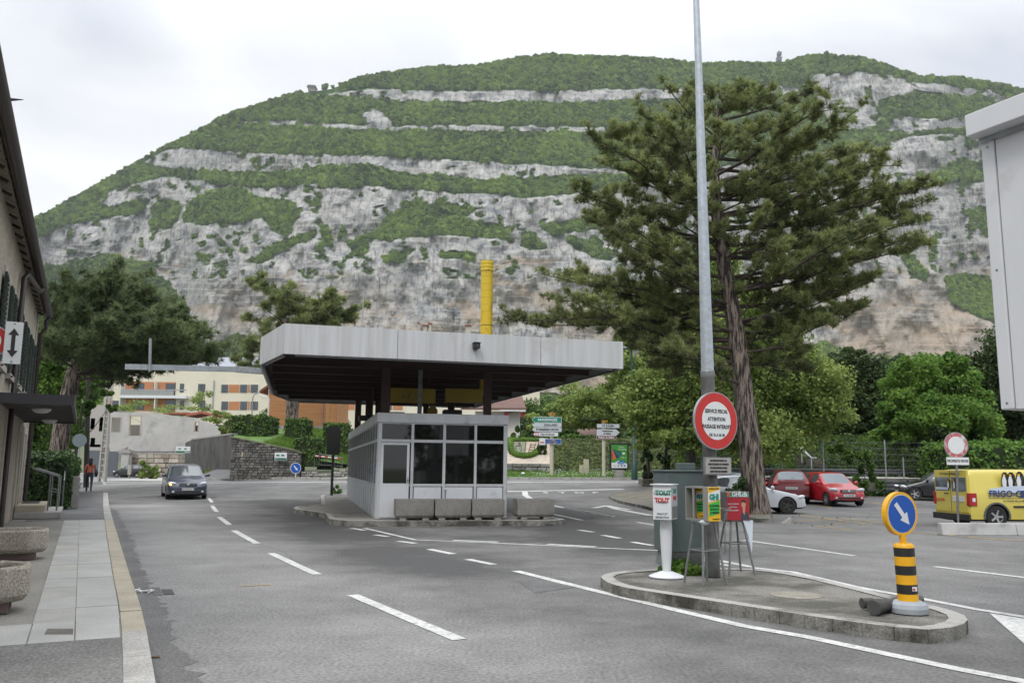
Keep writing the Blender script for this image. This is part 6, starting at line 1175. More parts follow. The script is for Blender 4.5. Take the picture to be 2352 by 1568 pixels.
broadleaf('copper_tree', 'dark brownish-green tree at the right edge behind the white structure', 60, [(2290, 850, 80, 70), (2340, 830, 60, 80), (2270, 940, 70, 60), (2340, 960, 70, 80), (2310, 1010, 70, 40), (2390, 900, 60, 90)], 40000, .17, M_lfC, [(2310, 1100), (2300, 900)], .3, dens=18)
broadleaf('wild_shrub', 'climbing creeper shrub on the fence above the red cars', 44.5, [(1990, 1080, 22, 40), (1950, 1040, 25, 30), (1975, 1120, 20, 25), (1920, 1030, 25, 15), (2010, 1105, 18, 25)], 5000, .1, M_lfD, [(1985, 1140), (1985, 1090)], .05, cat='shrub')
# background greenery beyond the junction (each a tree or bush of its own)
for x, y, rx, ry, Yv, mt_, lab in ((1180, 985, 60, 45, 110, M_lfC, 'dark tree between the white-walled house and the canopy'), (1250, 960, 70, 45, 130, M_lfD, 'green tree on the slope above the direction signs'), (1330, 985, 60, 40, 118, M_lfC, 'dark tree behind the brown-roofed house'), (1420, 985, 60, 45, 122, M_lfD, 'green tree right of the brown-roofed house'), (1520, 990, 70, 50, 100, M_lfC, 'shaded tree behind the advertising panel'),
    (1640, 990, 80, 50, 95, M_lfC, 'shaded tree behind the light pole'), (1740, 1000, 80, 50, 92, M_lfC, 'shaded tree behind the pine trunk'), (2060, 1010, 80, 45, 90, M_lfC, 'shaded tree above the embankment'), (2250, 1030, 90, 40, 85, M_lfC, 'shaded tree behind the right hedge'), (1290, 1010, 60, 25, 85, M_lfD, 'leafy bush above the tall sloping hedge, left part'), (1400, 1012, 60, 22, 85, M_lfC, 'leafy bush above the tall sloping hedge, right part'), (2130, 960, 120, 60, 110, M_lfC, 'large shaded tree far behind the bright green tree'), (1850, 960, 110, 70, 110, M_lfC, 'large shaded tree far behind the maple'),
    (640, 990, 60, 50, 125, M_lfD, 'green tree behind the timber chalet'), (560, 1000, 70, 40, 110, M_lfD, 'leafy tree between the ruined house and the chalet'), (820, 1010, 60, 45, 110, M_lfC, 'dark tree seen between the canopy columns'), (900, 1020, 60, 40, 110, M_lfC, 'dark tree hidden behind the booth')):
    broadleaf('background_tree', lab, Yv, [(x, y, rx, ry), (x-rx*.4, y+ry*.5, rx*.7, ry*.6), (x+rx*.4, y+ry*.5, rx*.7, ry*.6), (x, y+ry, rx, ry*.5)], 9000, .28, mt_, [(x, y+ry*1.3), (x, y)], .25, group='trees and bushes beyond the junction', br=False, dens=16)
# left greenery
broadleaf('lime_tree', 'bright green tree filling the gap beside the old house', 62, [(120, 850, 60, 70), (90, 930, 50, 80), (170, 880, 50, 60), (110, 1010, 70, 50), (210, 850, 40, 40), (60, 850, 40, 80), (150, 960, 50, 40)], 42000, .17, M_lfB, [(110, 1090), (115, 880)], .2, dens=18)
broadleaf('elm_tree', 'mid-green tree drooping around the dark wooden pole', 50, [(225, 900, 32, 18), (205, 940, 25, 26), (100, 960, 60, 40), (185, 1000, 22, 25), (60, 1000, 40, 40), (250, 935, 20, 14), (100, 1040, 60, 25)], 12000, .12, M_lfD, [(165, 1090), (190, 930)], .14, dens=18)
broadleaf('twiggy_bush', 'sparse leafy bush on the wall top before the apartment balconies', 118, [(330, 940, 70, 16), (400, 942, 80, 14), (465, 925, 35, 30), (500, 955, 40, 20), (280, 945, 40, 14)], 5200, .16, M_lfA, [(400, 1000), (400, 935)], .1, cat='bush')
broadleaf('garden_bush', 'overgrown bush right of the ruined house roof', 100, [(520, 972, 36, 24), (545, 988, 30, 26), (495, 955, 16, 14)], 5500, .16, M_lfA, [(525, 1020), (525, 960)], .1, cat='bush')
def bush(x, y, rx, ry, Y, lab, mt_, n=2500, ls=.09, group=None): return broadleaf('bush', lab, Y, [(x, y, rx, ry), (x-rx*.4, y+ry*.3, rx*.6, ry*.7), (x+rx*.4, y+ry*.3, rx*.6, ry*.7)], n, ls, mt_, [(x, y+ry), (x, y)], .05, cat='bush', br=False, group=group)
bush(343, 1078, 22, 20, 88, 'round yellow-green bush in front of the parked black car', M_lfA, ls=.2)
bush(472, 1083, 16, 12, 66, 'small bush just behind the moving car on its right', M_lfA, ls=.14)
p = DD(1585, 1305, 12.4); T = thing('weed_clump', 'leafy green weeds round the foot of the grey cabinet', 'weed', (p[0], 12.4, ZI)); P, Nn = ellcloud((p[0], 12.35, ZI+.06), (.42, .18, .12), 900, 14); spray('foliage', P, Nn, .06, M_lfB, T, org=(p[0], 12.4, ZI))
p = G(*z3(2000, 1430)); T = thing('weed_clump', 'tuft of grass at the left edge of the booth island', 'weed', p); P, Nn = ellcloud(tuple(p+np.array([0, 0, .2])), (.25, .2, .25), 400, 8); spray('foliage', P, Nn, .09, M_lfB, T, org=tuple(p))
# clipped ivy hedge beside the pavement
def st(t, a): return tuple(SD*t+SN*a)
tH = HO@SD
hedge_poly('ivy_hedge', 'ivy-covered hedge running along the pavement beyond the house', [st(tH+1.2, -2.6), st(tH+1.4, -.42), st(tH+9, -.30), st(tH+20, -.25), st(tH+20, -2.6)], .08, lambda x, y: 1.78+.1*math.sin(x*1.7), M_lfF, ls=.085, dens=230, rough=.16)
T = thing('concrete_post', 'short square concrete post at the end of the ivy hedge', 'post', (*st(tH+2.0, -.12), ZP), hrz); MB().box(-.1, .1, -.11, .11, 0, 1.05).obj('shaft', M_conc, T, bevel=.02)
T = thing('garden_rail', 'thin steel railing rising over the ivy hedge', 'railing', (*st(tH+.6, -.4), ZP)); a = (*st(tH+.3, -.45), 1.05); b = (*st(tH+3.6, -.5), 2.0); MB().bar(a, b, .03).obj('rail', M_galvd, T, world=True)
for k in (.95, .5, .05):
    q_ = np.array(a)*(1-k)+np.array(b)*k; MB().cyl((q_[0], q_[1], ZP), tuple(q_), .02, n=6).obj('post', M_galvd, T, world=True)
# ================================================================ LEFT BACKGROUND
s44 = 42/FOC; p = DD(183, 1011, 42); T = thing('round_sign_back', 'grey back of a round road sign standing over the ivy hedge', 'sign', (p[0], p[1], ZP)); disc(T, (0, 0, p[2]-ZP), 15*s44, facing((.3, -1, 0)), mat('sign_back', (.16, .2, .22), .5), 'disc', .02); MB().cyl((0, .04, 0), (0, .04, p[2]-ZP+.2), .03, n=8).obj('post', M_galv, T)
p = DD(201, 1080, 52); t = DD(205, 800, 52); T = thing('wooden_pole', 'dark tall wooden utility pole under the spreading pine', 'utility pole', (p[0], p[1], 0)); MB().cyl((0, 0, 0), (t[0]-p[0], 0, t[2]), .16, .11, n=10).obj('shaft', mat('creosote', (.03, .027, .025), .8), T)
p = G(234, 1106); Yv = p[1]; tz_ = DD(238, 900, Yv)[2]; T = thing('concrete_pylon', 'pale concrete utility pole with ladder-like openings', 'utility pole', p)
M_cp = mat('pylon_concrete', (.36, .35, .32), .85)
MB().add([(-.34, -.2, 0), (-.2, -.2, 0), (-.2, .2, 0), (-.34, .2, 0), (-.2, -.12, tz_), (-.1, -.12, tz_), (-.1, .12, tz_), (-.2, .12, tz_)], [(0, 1, 5, 4), (1, 2, 6, 5), (2, 3, 7, 6), (3, 0, 4, 7), (4, 5, 6, 7)]).add([(.2, -.2, 0), (.34, -.2, 0), (.34, .2, 0), (.2, .2, 0), (.1, -.12, tz_), (.2, -.12, tz_), (.2, .12, tz_), (.1, .12, tz_)], [(0, 1, 5, 4), (1, 2, 6, 5), (2, 3, 7, 6), (3, 0, 4, 7), (4, 5, 6, 7)]).obj('flange', M_cp, T)
for k in range(14): z = .3+k*(tz_-.4)/14; MB().box(-.24, .24, -.1, .1, z, z+.12).obj('rung', M_cp, T)
# walking person
p = G(203, 1130); hd_ = math.atan2(.894, -.447); T = thing('person', 'person with long dark hair in an orange-red top walking away on the pavement', 'person', (p[0], p[1], ZP), hd_-math.pi/2)   # local +y = walking direction
def skinbody(name, V, E, Rr, mats, zsplit, parent, lv=2):
    me = bpy.data.meshes.new(name); me.from_pydata(V, E, []); o = bpy.data.objects.new(name, me); COL.objects.link(o); sk = o.modifiers.new('s', 'SKIN'); sb = o.modifiers.new('ss', 'SUBSURF'); sb.levels = lv
    for v, r in zip(me.skin_vertices[0].data, Rr): v.radius = r if isinstance(r, tuple) else (r, r)
    me.skin_vertices[0].data[0].use_root = True; bpy.context.view_layer.update(); m2 = bpy.data.meshes.new_from_object(o.evaluated_get(bpy.context.evaluated_depsgraph_get())); bpy.data.objects.remove(o); m2.name = name; m2.materials.clear()
    for x in mats: m2.materials.append(x)
    for f in m2.polygons: f.material_index = zsplit(f.center); f.use_smooth = True
    return link(name, m2, parent)
V = [(0, 0, .95), (0, 0, 1.12), (0, .02, 1.33), (0, .01, 1.44), (0, .02, 1.52), (0, .03, 1.62), (-.10, 0, .90), (-.11, .10, .50), (-.10, .02, .10), (-.10, .14, .04), (.10, 0, .90), (.11, -.04, .50), (.10, -.26, .16), (.10, -.2, .05), (-.18, 0, 1.38), (-.25, -.02, 1.12), (-.24, .10, .92), (.18, 0, 1.38), (.25, .02, 1.12), (.22, .12, .95)]
E_ = [(0, 1), (1, 2), (2, 3), (3, 4), (4, 5), (0, 6), (6, 7), (7, 8), (8, 9), (0, 10), (10, 11), (11, 12), (12, 13), (2, 14), (14, 15), (15, 16), (2, 17), (17, 18), (18, 19)]
Rr = [(.15, .11), (.12, .09), (.15, .10), .06, .05, (.085, .10), .095, .062, .045, .04, .095, .062, .045, .04, .06, .045, .032, .06, .045, .032]
M_or = mat('orange_top', (.40, .09, .05), .8); M_tr_ = mat('dark_trousers', (.025, .03, .045), .8); M_sk = mat('skin', (.35, .19, .13), .6); M_hr = mat('dark_hair', (.012, .009, .008), .6); M_sho = mat('brown_shoe', (.08, .04, .03), .6)
skinbody('body', V, E_, Rr, [M_or, M_tr_, M_sk, M_sho], lambda c: 3 if c.z < .12 else (1 if c.z < 1.0 and abs(c.x) < .19 else (2 if c.z > 1.46 or c.z < 1.0 else 0)), T)
MB().ell((0, .0, 1.64), (.105, .115, .13), 12).ell((0, -.06, 1.5), (.10, .06, .18), 10).obj('hair', M_hr, T)
HB = thing('shoulder_bag', 'black shoulder bag carried on the right side of the walking person', 'bag', ROOT[T.name] @ Vector((.30, -.02, .98)), hd_-math.pi/2); MB().ell((0, 0, 0), (.09, .17, .19), 12).obj('pouch', M_black, HB); MB().tube([(0, -.12, .1), (-.10, -.05, .45), (-.10, .05, .45), (0, .12, .1)], .015, 6).obj('strap', M_black, HB)
# street sides on the far side of the junction
def wl(px0, px1, Y0, Y1): return DD(*px0, Y0), DD(*px1, Y1)
# ruined house
M_ru = mat('stained_render', (.44, .43, .41), .9, var=.1, vs=.5, dirt=((.27, .27, .25), .35, .52)); Yr = 104; sr = Yr/FOC
T = thing('ruined_house', 'pale roofless house shell with empty window openings behind the wall', 'house', DD(378, 1090, Yr)); o_ = np.array(T.location)
def rl(px, py, Y=Yr): return DD(px, py, Y)-o_
def zq(x, y): return z3(x, y)
# facade with true openings, built as strips
def fbox(x0, x1, y0, y1, nm='wall', m_=M_ru, d=.45, Y=Yr, par=None, o0=None, pr=0):
    o0 = o_ if o0 is None else o0; a = DD(x0, y1, Y)-o0; b = DD(x1, y0, Y)-o0; return MB().box(a[0], b[0], -pr, d, a[2], b[2]).obj(nm, m_, par or T)
hs = [zq(108, 795), zq(190, 915), zq(258, 780), zq(358, 945), zq(808, 833), zq(838, 905)]
wall = MB()
def wstrip(x0, x1, yt_l, yt_r, yb):
    a = rl(x0, yb); b = rl(x1, yb); c = rl(x1, yt_r); d = rl(x0, yt_l); wall.extr([a, b, c, d], (0, .4, 0))
for x0, x1, ya, yb_, bot in ((252, 255.3, 944, 944, 1036), (277.8, 296.4, 946, 946, 1036), (323.8, 447.2, 947, 959, 1036), (455.4, 505, 962, 981, 999)): wstrip(x0, x1, ya, yb_, bot)
wstrip(447.2, 455.4, 959, 962, 969); wstrip(447.2, 455.4, 990, 990, 1030); wstrip(255.3, 277.8, 944, 946, 959); wstrip(255.3, 277.8, 992, 992, 1036); wstrip(296.4, 323.8, 946, 947, 955); wstrip(296.4, 323.8, 1000, 1000, 1036); wstrip(455.4, 505, 999, 999, 1028)
wall.obj('wall', M_ru, T)
for nm, x0, x1, y0, y1 in (('window_opening', 255.3, 277.8, 959, 992), ('window_opening', 296.4, 323.8, 955, 1000), ('window_opening', 447.2, 455.4, 969, 990)):
    a = rl(x0, y1); b = rl(x1, y0); f = MB(); t_ = .12; f.box(a[0]-t_, a[0], -.05, .2, a[2], b[2]+t_).box(b[0], b[0]+t_, -.05, .2, a[2], b[2]+t_).box(a[0], b[0], -.05, .2, b[2], b[2]+t_); f.obj(nm, mat('window_surround', (.42, .36, .31), .8), T)
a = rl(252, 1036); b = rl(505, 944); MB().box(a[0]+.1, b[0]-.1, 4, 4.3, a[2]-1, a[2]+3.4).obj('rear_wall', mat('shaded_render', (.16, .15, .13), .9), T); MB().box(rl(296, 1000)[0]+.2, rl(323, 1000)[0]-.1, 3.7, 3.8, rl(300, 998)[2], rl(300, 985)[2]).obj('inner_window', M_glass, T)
pr4 = [rl(425, 950), rl(463, 944), rl(495, 951), rl(492, 956), rl(463, 949), rl(428, 956)]; MB().extr(pr4, (0, 4, 0)).obj('roof', mat('clay_roof', (.33, .11, .07), .85, var=.2, vs=2), T); MB().extr([rl(372, 949), rl(428, 946), rl(428, 951), rl(372, 950)], (0, 3, 0)).obj('roof', MATS['clay_roof'], T)
# yard wall, gates and pillar
M_rub = mat('rubble_masonry', (.33, .29, .23), .9, var=.3, vs=1.5, bump=1, bs=6)
T = thing('yard_wall', 'low rubble stone wall under the ruined house', 'wall', DD(378, 1095, 101)); o_y = np.array(T.location)
def stones(T, o0, x0, x1, yt, yb, Y, rows, wmean, m_s, m_b, d=.4, topf=None, prng=(.0, .06)):
    """backing wall with a face of individually built stones"""
    a = DD(x0, yb, Y)-o0; b = DD(x1, yt, Y)-o0; L_ = b[0]-a[0]; H_ = b[2]-a[2]; tops = topf or (lambda u: 1.0)
    N_ = 12; pl = [(a[0], 0, a[2])]+[(b[0], 0, a[2])]+[(a[0]+L_*(1-k/N_), 0, a[2]+H_*tops(1-k/N_)-.03) for k in range(N_+1)]; MB().extr(pl, (0, d, 0)).obj('wall_core', m_b, T)
    rh = H_/rows
    for r in range(rows):
        x = a[0]
        while x < b[0]-.05:
            w_ = min(wmean*rnd.uniform(.6, 1.5), b[0]-x); h_ = rh
            if a[2]+(r+.8)*rh > a[2]+H_*tops((x+w_/2-a[0])/L_): x += w_; continue
            g_ = rh*.06; p_ = rnd.uniform(*prng); c_ = (w_-g_, h_-g_); j = lambda: rnd.uniform(-.04, .04)*rh
            f_ = [(g_+j(), g_+j()), (c_[0]+j(), g_+j()), (c_[0]+j(), c_[1]+j()), (g_+j(), c_[1]+j())]; q_ = .22*rh
            vs = [(x+u, -.0, a[2]+r*rh+v) for u, v in f_]+[(x+u, -.03-p_*.5, a[2]+r*rh+v) for u, v in f_]+[(x+w_/2+(u-w_/2)*(1-q_/w_), -.06-p_, a[2]+r*rh+h_/2+(v-h_/2)*(1-q_/h_)) for u, v in f_]
            fs = [(0, 1, 5, 4), (1, 2, 6, 5), (2, 3, 7, 6), (3, 0, 4, 7), (4, 5, 9, 8), (5, 6, 10, 9), (6, 7, 11, 10), (7, 4, 8, 11), (8, 9, 10, 11)]
            MB().add(vs, fs).obj('stone', m_s[rnd.randrange(len(m_s))], T); x += w_
M_st = [mat('wall_stone_a', (.175, .165, .15), .9, var=.25, vs=2, bump=.8, bs=14), mat('wall_stone_b', (.115, .11, .105), .9, var=.25, vs=2, bump=.8, bs=14), mat('wall_stone_c', (.20, .19, .17), .9, var=.25, vs=2, bump=.8, bs=14)]; M_mor = mat('dark_mortar', (.10, .096, .088), .95)
M_ys = [mat('yard_stone_a', (.38, .33, .26), .9, var=.2, vs=1), mat('yard_stone_b', (.27, .23, .19), .9, var=.2, vs=1), mat('yard_stone_c', (.45, .41, .35), .9, var=.2, vs=1)]
stones(T, o_y, 300, 432, 1043, 1094, 101, 5, .8, M_ys, M_mor)
a = DD(246, 1043, 100.8)-o_y; MB().extr([DD(300, 1043, 100.9)-o_y, DD(432, 1043, 100.9)-o_y, DD(432, 1038, 100.9)-o_y, DD(300, 1038, 100.9)-o_y], (0, .8, 0)).obj('coping', M_conc, T)
for x0, x1, nm in ((364, 386, 'gate_leaf'),): fbox(x0, x1, 1042, 1090, nm, mat('grey_green_gate', (.06, .075, .08), .6), .1, 100.6, T, o_y)
T = thing('yard_gate', 'dark grey sliding gate left of the stone pillar', 'gate', DD(262, 1097, 100)); fbox(240, 272, 1036, 1097, 'panel', mat('slate_gate', (.10, .11, .125), .6), .1, 100, T, np.array(T.location)); fbox(200, 238, 1034, 1097, 'panel', MATS['slate_gate'], .1, 100, T, np.array(T.location))
T = thing('gate_pillar', 'pale moulded gate pillar with a stone cap and a bird on it', 'pillar', DD(283, 1097, 99.5)); o3 = np.array(T.location); fbox(275, 296, 1040, 1097, 'shaft', M_pale, .9, 99.5, T, o3, 0); a = DD(272, 1040, 99.4)-o3; b = DD(299, 1034, 99.4)-o3; MB().box(a[0], b[0], -.15, 1.1, a[2], b[2]).box(a[0]+.3, b[0]-.3, 0, .9, b[2], b[2]+.15).obj('cap', M_conc, T)
p = DD(289, 1031, 99.6); T = thing('bird', 'small dark bird perched on the gate pillar', 'bird', p); MB().ell((0, 0, .05), (.22, .1, .12), 10).ell((.2, 0, .2), (.09, .08, .09), 8).obj('body', M_dkc, T); MB().cbox((-.3, 0, .02), (.25, .08, .04)).obj('tail', M_dkc, T)
# pale gable house sliver further left
T = thing('grey_villa', 'grey villa with balcony half hidden behind the poles', 'house', DD(225, 1060, 112)); o4 = np.array(T.location)
fbox(196, 246, 930, 1060, 'wall', mat('villa_wall', (.38, .36, .33), .9), 6, 112, T, o4)
for x0, x1, y0, y1 in ((206, 218, 960, 985), (226, 240, 958, 990), (206, 218, 1005, 1025)): fbox(x0, x1, y0, y1, 'window', M_glass, .1, 111.9, T, o4)
fbox(200, 250, 1020, 1026, 'balcony', M_pale, .4, 111.3, T, o4)
# dark plaster retaining wall and stone wall
M_dp2 = mat('black_stained_wall', (.075, .073, .068), .95, var=.35, vs=.6, dirt=((.16, .15, .135), .5, .6))
T = thing('stained_wall', 'dark stained retaining wall between the ruin and the stone wall', 'wall', DD(480, 1080, 70)); o5 = np.array(T.location)
a, b, c, d, e5 = DD(424, 1074, 78)-o5, DD(532, 1070, 62)-o5, DD(532, 998, 62)-o5, DD(440, 1010, 75)-o5, DD(426, 1016, 78)-o5; b[2] -= 1; a[2] -= 1
MB().extr([a, b, c, d, e5], (.25, .4, 0)).obj('wall', M_dp2, T); MB().extr([c+np.array([0, -.05, 0]), d+np.array([0, -.05, 0]), d+np.array([0, -.05, .12]), c+np.array([0, -.05, .12])], (.3, .5, 0)).obj('coping', M_conc, T)
pb = G(600, 1101); Ys = pb[1]; T = thing('stone_wall', 'grey coursed stone retaining wall below the clipped hedges', 'wall', pb); o6 = np.array(T.location)
tf = lambda u: float(np.interp(u, [0, .05, .86, 1.0], [1.0, .985, .70, .62]))
stones(T, o6, 527, 693, 1004, 1103, Ys, 17, .34, M_st, M_mor, d=1.2, topf=tf)
a = DD(527, 1004, Ys)-o6
N_ = 10; cp2 = []
for k in range(N_):
    u0, u1 = k/N_, (k+1)/N_; A1 = DD(527+166*u0, 1103-99*tf(u0), Ys)-o6; B1 = DD(527+166*u1, 1103-99*tf(u1), Ys)-o6; MB().extr([A1+np.array([0, -.12, 0]), B1+np.array([0, -.12, 0]), B1+np.array([0, -.12, .1]), A1+np.array([0, -.12, .1])], (0, .5, 0)).obj('coping_stone', mat('mossy_coping', (.14, .15, .09), .9, var=.4, vs=2), T)
a = DD(556, 1043, Ys-.12)-o6; MB().box(a[0]-.05, a[0]+.05, -.1, 0, a[2]-.15, a[2]+.15).obj('house_number_plate', mat('cream_plate', (.5, .42, .28), .6), T)
# ramp
P4 = [DD(430, 1098, 66), DD(528, 1100, Ys), DD(529, 1068, 66), DD(498, 1074, 72)]; o = MB().add([tuple(p_+np.array([0, 0, .0])) for p_ in P4], [(0, 1, 2, 3)]).obj('ramp', mat('ramp_asphalt', (.15, .15, .15), .85, var=.15, vs=1)); tagp(o, kind='structure')
# far pavement with kerb along the wall foot
def fkerb(x0, x1, yk, nm):
    T = thing(nm, None, None, (0, 0, 0)); T['kind'] = 'structure'; A0 = G(x0, yk); B_0 = G(x1, yk); n = 14
    for k in range(n):
        a = A0+(B_0-A0)*(k/n); b = A0+(B_0-A0)*((k+1)/n-.004); z = lambda x, y: float(gz(x, y)); MB().prism([a[:2], b[:2], b[:2]+np.array([0, .2]), a[:2]+np.array([0, .2])], lambda x, y: z(x, y)-.05, lambda x, y: z(x, y)+.13).obj('kerb_stone', M_kerb, T)
    a, b = A0[:2]+np.array([0, .21]), B_0[:2]+np.array([0, .21]); MB().prism([a, b, b+np.array([0, 2.6]), a+np.array([0, 2.6])], lambda x, y: float(gz(x, y))-.05, lambda x, y: float(gz(x, y))+.12).obj('pavement_strip', M_pav, T)
fkerb(430, 830, 1105, 'far_pavement')
T = thing('near_yard_pavement', None, None, (0, 0, 0)); T['kind'] = 'structure'; a, b = G(215, 1104)[:2], G(430, 1104)[:2]; MB().prism([a, b, b+np.array([0, 40]), a+np.array([0, 40])], -.05, .09).obj('forecourt', M_pale, T)
# grass slope over the stone wall, hedges, steps, barrier
GY = DD(612, 1000, 68); P4 = [DD(535, 1012, Ys+.6), DD(600, 1022, Ys+.6), DD(690, 1052, Ys+.6), DD(800, 1066, Ys+1.5), DD(830, 1000, 74), DD(700, 985, 72), DD(540, 985, 70)]
T = MB().add([tuple(p_) for p_ in P4], [list(range(7))]).obj('grass_slope', M_grass); tagp(T, kind='structure')
def grasspatch(nm, quad, n, h, par=None, kd='stuff', white=0):
    q_ = [np.array(p_) for p_ in quad]; u = rng.random(n)[:, None]; v = rng.random(n)[:, None]; P = (q_[0]*(1-u)+q_[1]*u)*(1-v)+(q_[3]*(1-u)+q_[2]*u)*v; a = rng.random(n)*6.28; sd = np.stack([np.cos(a), np.sin(a), 0*a], -1)*.018*h/.15; tip = P+np.stack([rng.normal(0, .3, n), rng.normal(0, .3, n), np.ones(n)], -1)*h*rng.uniform(.5, 1.2, n)[:, None]
    V = np.stack([P-sd, P+sd, tip], 1).reshape(-1, 3); o = link(nm, npmesh(nm, V, np.arange(3*n).reshape(n, 3), leafmat('grass_blades', (.07, .14, .02), (.2, .32, .06), tl=.4, nscale=.6), None, {'tone': ('FACE', rng.random(n))})); return tagp(o, kind='stuff')
o = grasspatch('tall_grass', [P4[1], P4[3], P4[4], P4[5]], 14000, .3); tagp(o, 'bright green grass on the slope between the clipped hedges', 'grass')
hbox('clipped_hedge', 'clipped box hedge left of the timber chalet', 530, 612, 956, 1003, 63, 3, M_lfD, ls=.13, dens=110, rough=.12, group='clipped hedges above the stone wall')
hbox('clipped_hedge', 'tall clipped hedge before the chalet tree trunk', 652, 700, 962, 1030, 62, 2.0, M_lfD, ls=.13, dens=110, rough=.1, group='clipped hedges above the stone wall')
hbox('clipped_hedge', 'cube-shaped hedge bulging over the right end of the stone wall', 676, 729, 1006, 1068, Ys+.3, 2.0, M_lfD, ls=.12, dens=130, rough=.14, group='clipped hedges above the stone wall')
hbox('clipped_hedge', 'clipped hedge right of the steps, behind the black board', 742, 788, 972, 1008, 62.5, 2.5, M_lfD, ls=.13, dens=110, rough=.08, group='clipped hedges above the stone wall')
hbox('clipped_hedge', 'lower clipped hedge just right of the black board', 764, 795, 1010, 1068, 60, 1.5, M_lfD, ls=.13, dens=110, rough=.08, group='clipped hedges above the stone wall')
T = thing('garden_steps', 'dark stone steps climbing between the clipped hedges', 'steps', DD(740, 1068, 60.5)); o7 = np.array(T.location)
for k in range(12): a = DD(728, 1068, 60.5)-o7; b = DD(764, 1068, 60.5)-o7; MB().box(a[0], b[0], k*.32, k*.32+.36, a[2]+k*.17-.3, a[2]+k*.17+.13).obj('step', M_st[1], T)
T = thing('tape_barrier', 'metal crowd barrier with red and white tape before the steps', 'barrier', DD(750, 1073, Ys+.3)); o8 = np.array(T.location); A = lambda x, y: DD(x, y, Ys+.3)-o8
mb = MB().tube([A(722, 1073), A(722, 1042), A(724, 1040), A(786, 1050), A(788, 1053), A(785, 1074)], .02, 6); mb.tube([A(722, 1066), A(785, 1070)], .015, 6); mb.obj('frame', M_galvd, T)
for k in range(10): x = 727+k*6; MB().cyl(A(x, 1066+.06*(k)), A(x, 1041.5+k), .009, n=5).obj('bar', M_galvd, T)
for k in range(8): a, b = A(724+k*7.4, 1046+k*.8), A(724+(k+1)*7.4, 1046+(k+1)*.8); MB().bar(a+np.array([0, -.04, 0]), b+np.array([0, -.04, 0]), .01, .08).obj('tape', M_tr if k % 2 else M_bw, T)
T = thing('rubble_bank', 'loose pale rubble wall running from the stone wall to the booth', 'wall', DD(745, 1100, Ys-.1)); o9 = np.array(T.location)
stones(T, o9, 692, 800, 1078, 1103, Ys-.1, 5, .33, [mat('rubble_a', (.33, .32, .29), .9, var=.25, vs=3), mat('rubble_b', (.22, .21, .19), .9, var=.25, vs=3)], M_mor, d=.8, topf=lambda u: .72+.2*math.sin(u*9)+.1*u, prng=(.0, .15))
# signs near the stone wall
def panel_sign(nm, lab, cat, x0, x1, y0, y1, Y, base_y, postx, parts, nrm=(0, -1, 0), postm=None, pr=.03, back=None):
    c = DD((x0+x1)/2, (y0+y1)/2, Y); gz_ = DD((x0+x1)/2, base_y, Y)[2]; T = thing(nm, lab, cat, (c[0], c[1], gz_)); R = facing(nrm); s = Y/FOC; h = c[2]-gz_; plate(T, (0, 0, h), (x1-x0)*s, (y1-y0)*s, R, back or M_sw, 'panel', .03)
    for px_ in postx: xx = (px_-(x0+x1)/2)*s; MB().cyl((xx, .04, 0), (xx, .04, h+(y1-y0)*s*.4), pr, n=8).obj('post', postm or M_galv, T)
    return T, R, s, h
for (nm, lab, x0, x1, y0, y1, Y, by, px_, fl) in (('info_sign', 'white and green hotel arrow sign on a post beyond the moving car', 404, 437, 1025, 1040, 70, 1085, [419], 1), ('info_sign', 'white and green hotel arrow sign fixed before the stone wall', 631, 659, 1039, 1057, Ys-.35, 1100, [], -1)):
    T, R, s, h = panel_sign(nm, lab, 'sign', x0, x1, y0, y1, Y, by, px_, None); W2 = (x1-x0)*s/2; H2 = (y1-y0)*s/2; o = (0, 0, h)
    poly_on(T, [(-W2*.95, -H2*.92), (W2*.95, -H2*.92), (W2*.95, -H2*.35), (-W2*.95, -H2*.35)], R, o, mat('info_green', (.03, .14, .09), .5), 'green_band', .004, .018); 
    for k in range(3): x = fl*W2*(.35+.2*k); poly_on(T, [(x-.05, -H2*.8), (x+.07*fl, -H2*.62), (x-.05, -H2*.45)][::fl], R, o, M_bw, 'arrow', .003, .024)
    for k in (-.45, .35): poly_on(T, [(W2*k-.12, H2*.1), (W2*k+.12, H2*.1), (W2*k+.06, H2*.5), (W2*k-.1, H2*.5)], R, o, MATS['info_green'], 'pictogram', .003, .019)
    if not px_: MB().bar((0, .02, h), (0, .3, h), .05).obj('bracket', M_galvd, T)
Yk = Ys-.8; p = DD(678, 1102, Yk); T = thing('small_keep_right_sign', 'small round blue keep-right sign in front of the stone wall', 'sign', p); c = DD(677.5, 1074.5, Yk)[2]-p[2]; s = Yk/FOC
MB().cyl((0, .03, 0), (0, .03, c), .03, n=8).obj('post', M_sw, T); R = facing((.5, -.86, 0)); disc(T, (0, 0, c), 12.2*s, R, M_sw, 'rim', .01, -.01); disc(T, (0, 0, c), 11*s, R, M_blue, 'blue_disc', .004, .003)
aa = rad(-50); d_ = Vector((math.cos(aa), math.sin(aa))); n_2 = Vector((-d_.y, d_.x)); poly_on(T, [tuple(d_*a*11*s*.9+n_2*b*11*s*.8) for a, b in A_pts], R, (0, 0, c), M_sw, 'arrow', .002, .009)
p = G(296, 1101); T = thing('roadside_box', 'small pale notice box on a post by the parked black car', 'box', p); MB().box(-.15, .15, -.1, .1, .5, 1.5).obj('box', mat('weathered_board', (.33, .31, .27), .8), T); MB().cyl((0, 0, 0), (0, 0, .6), .06, n=8).obj('post', M_conc, T)
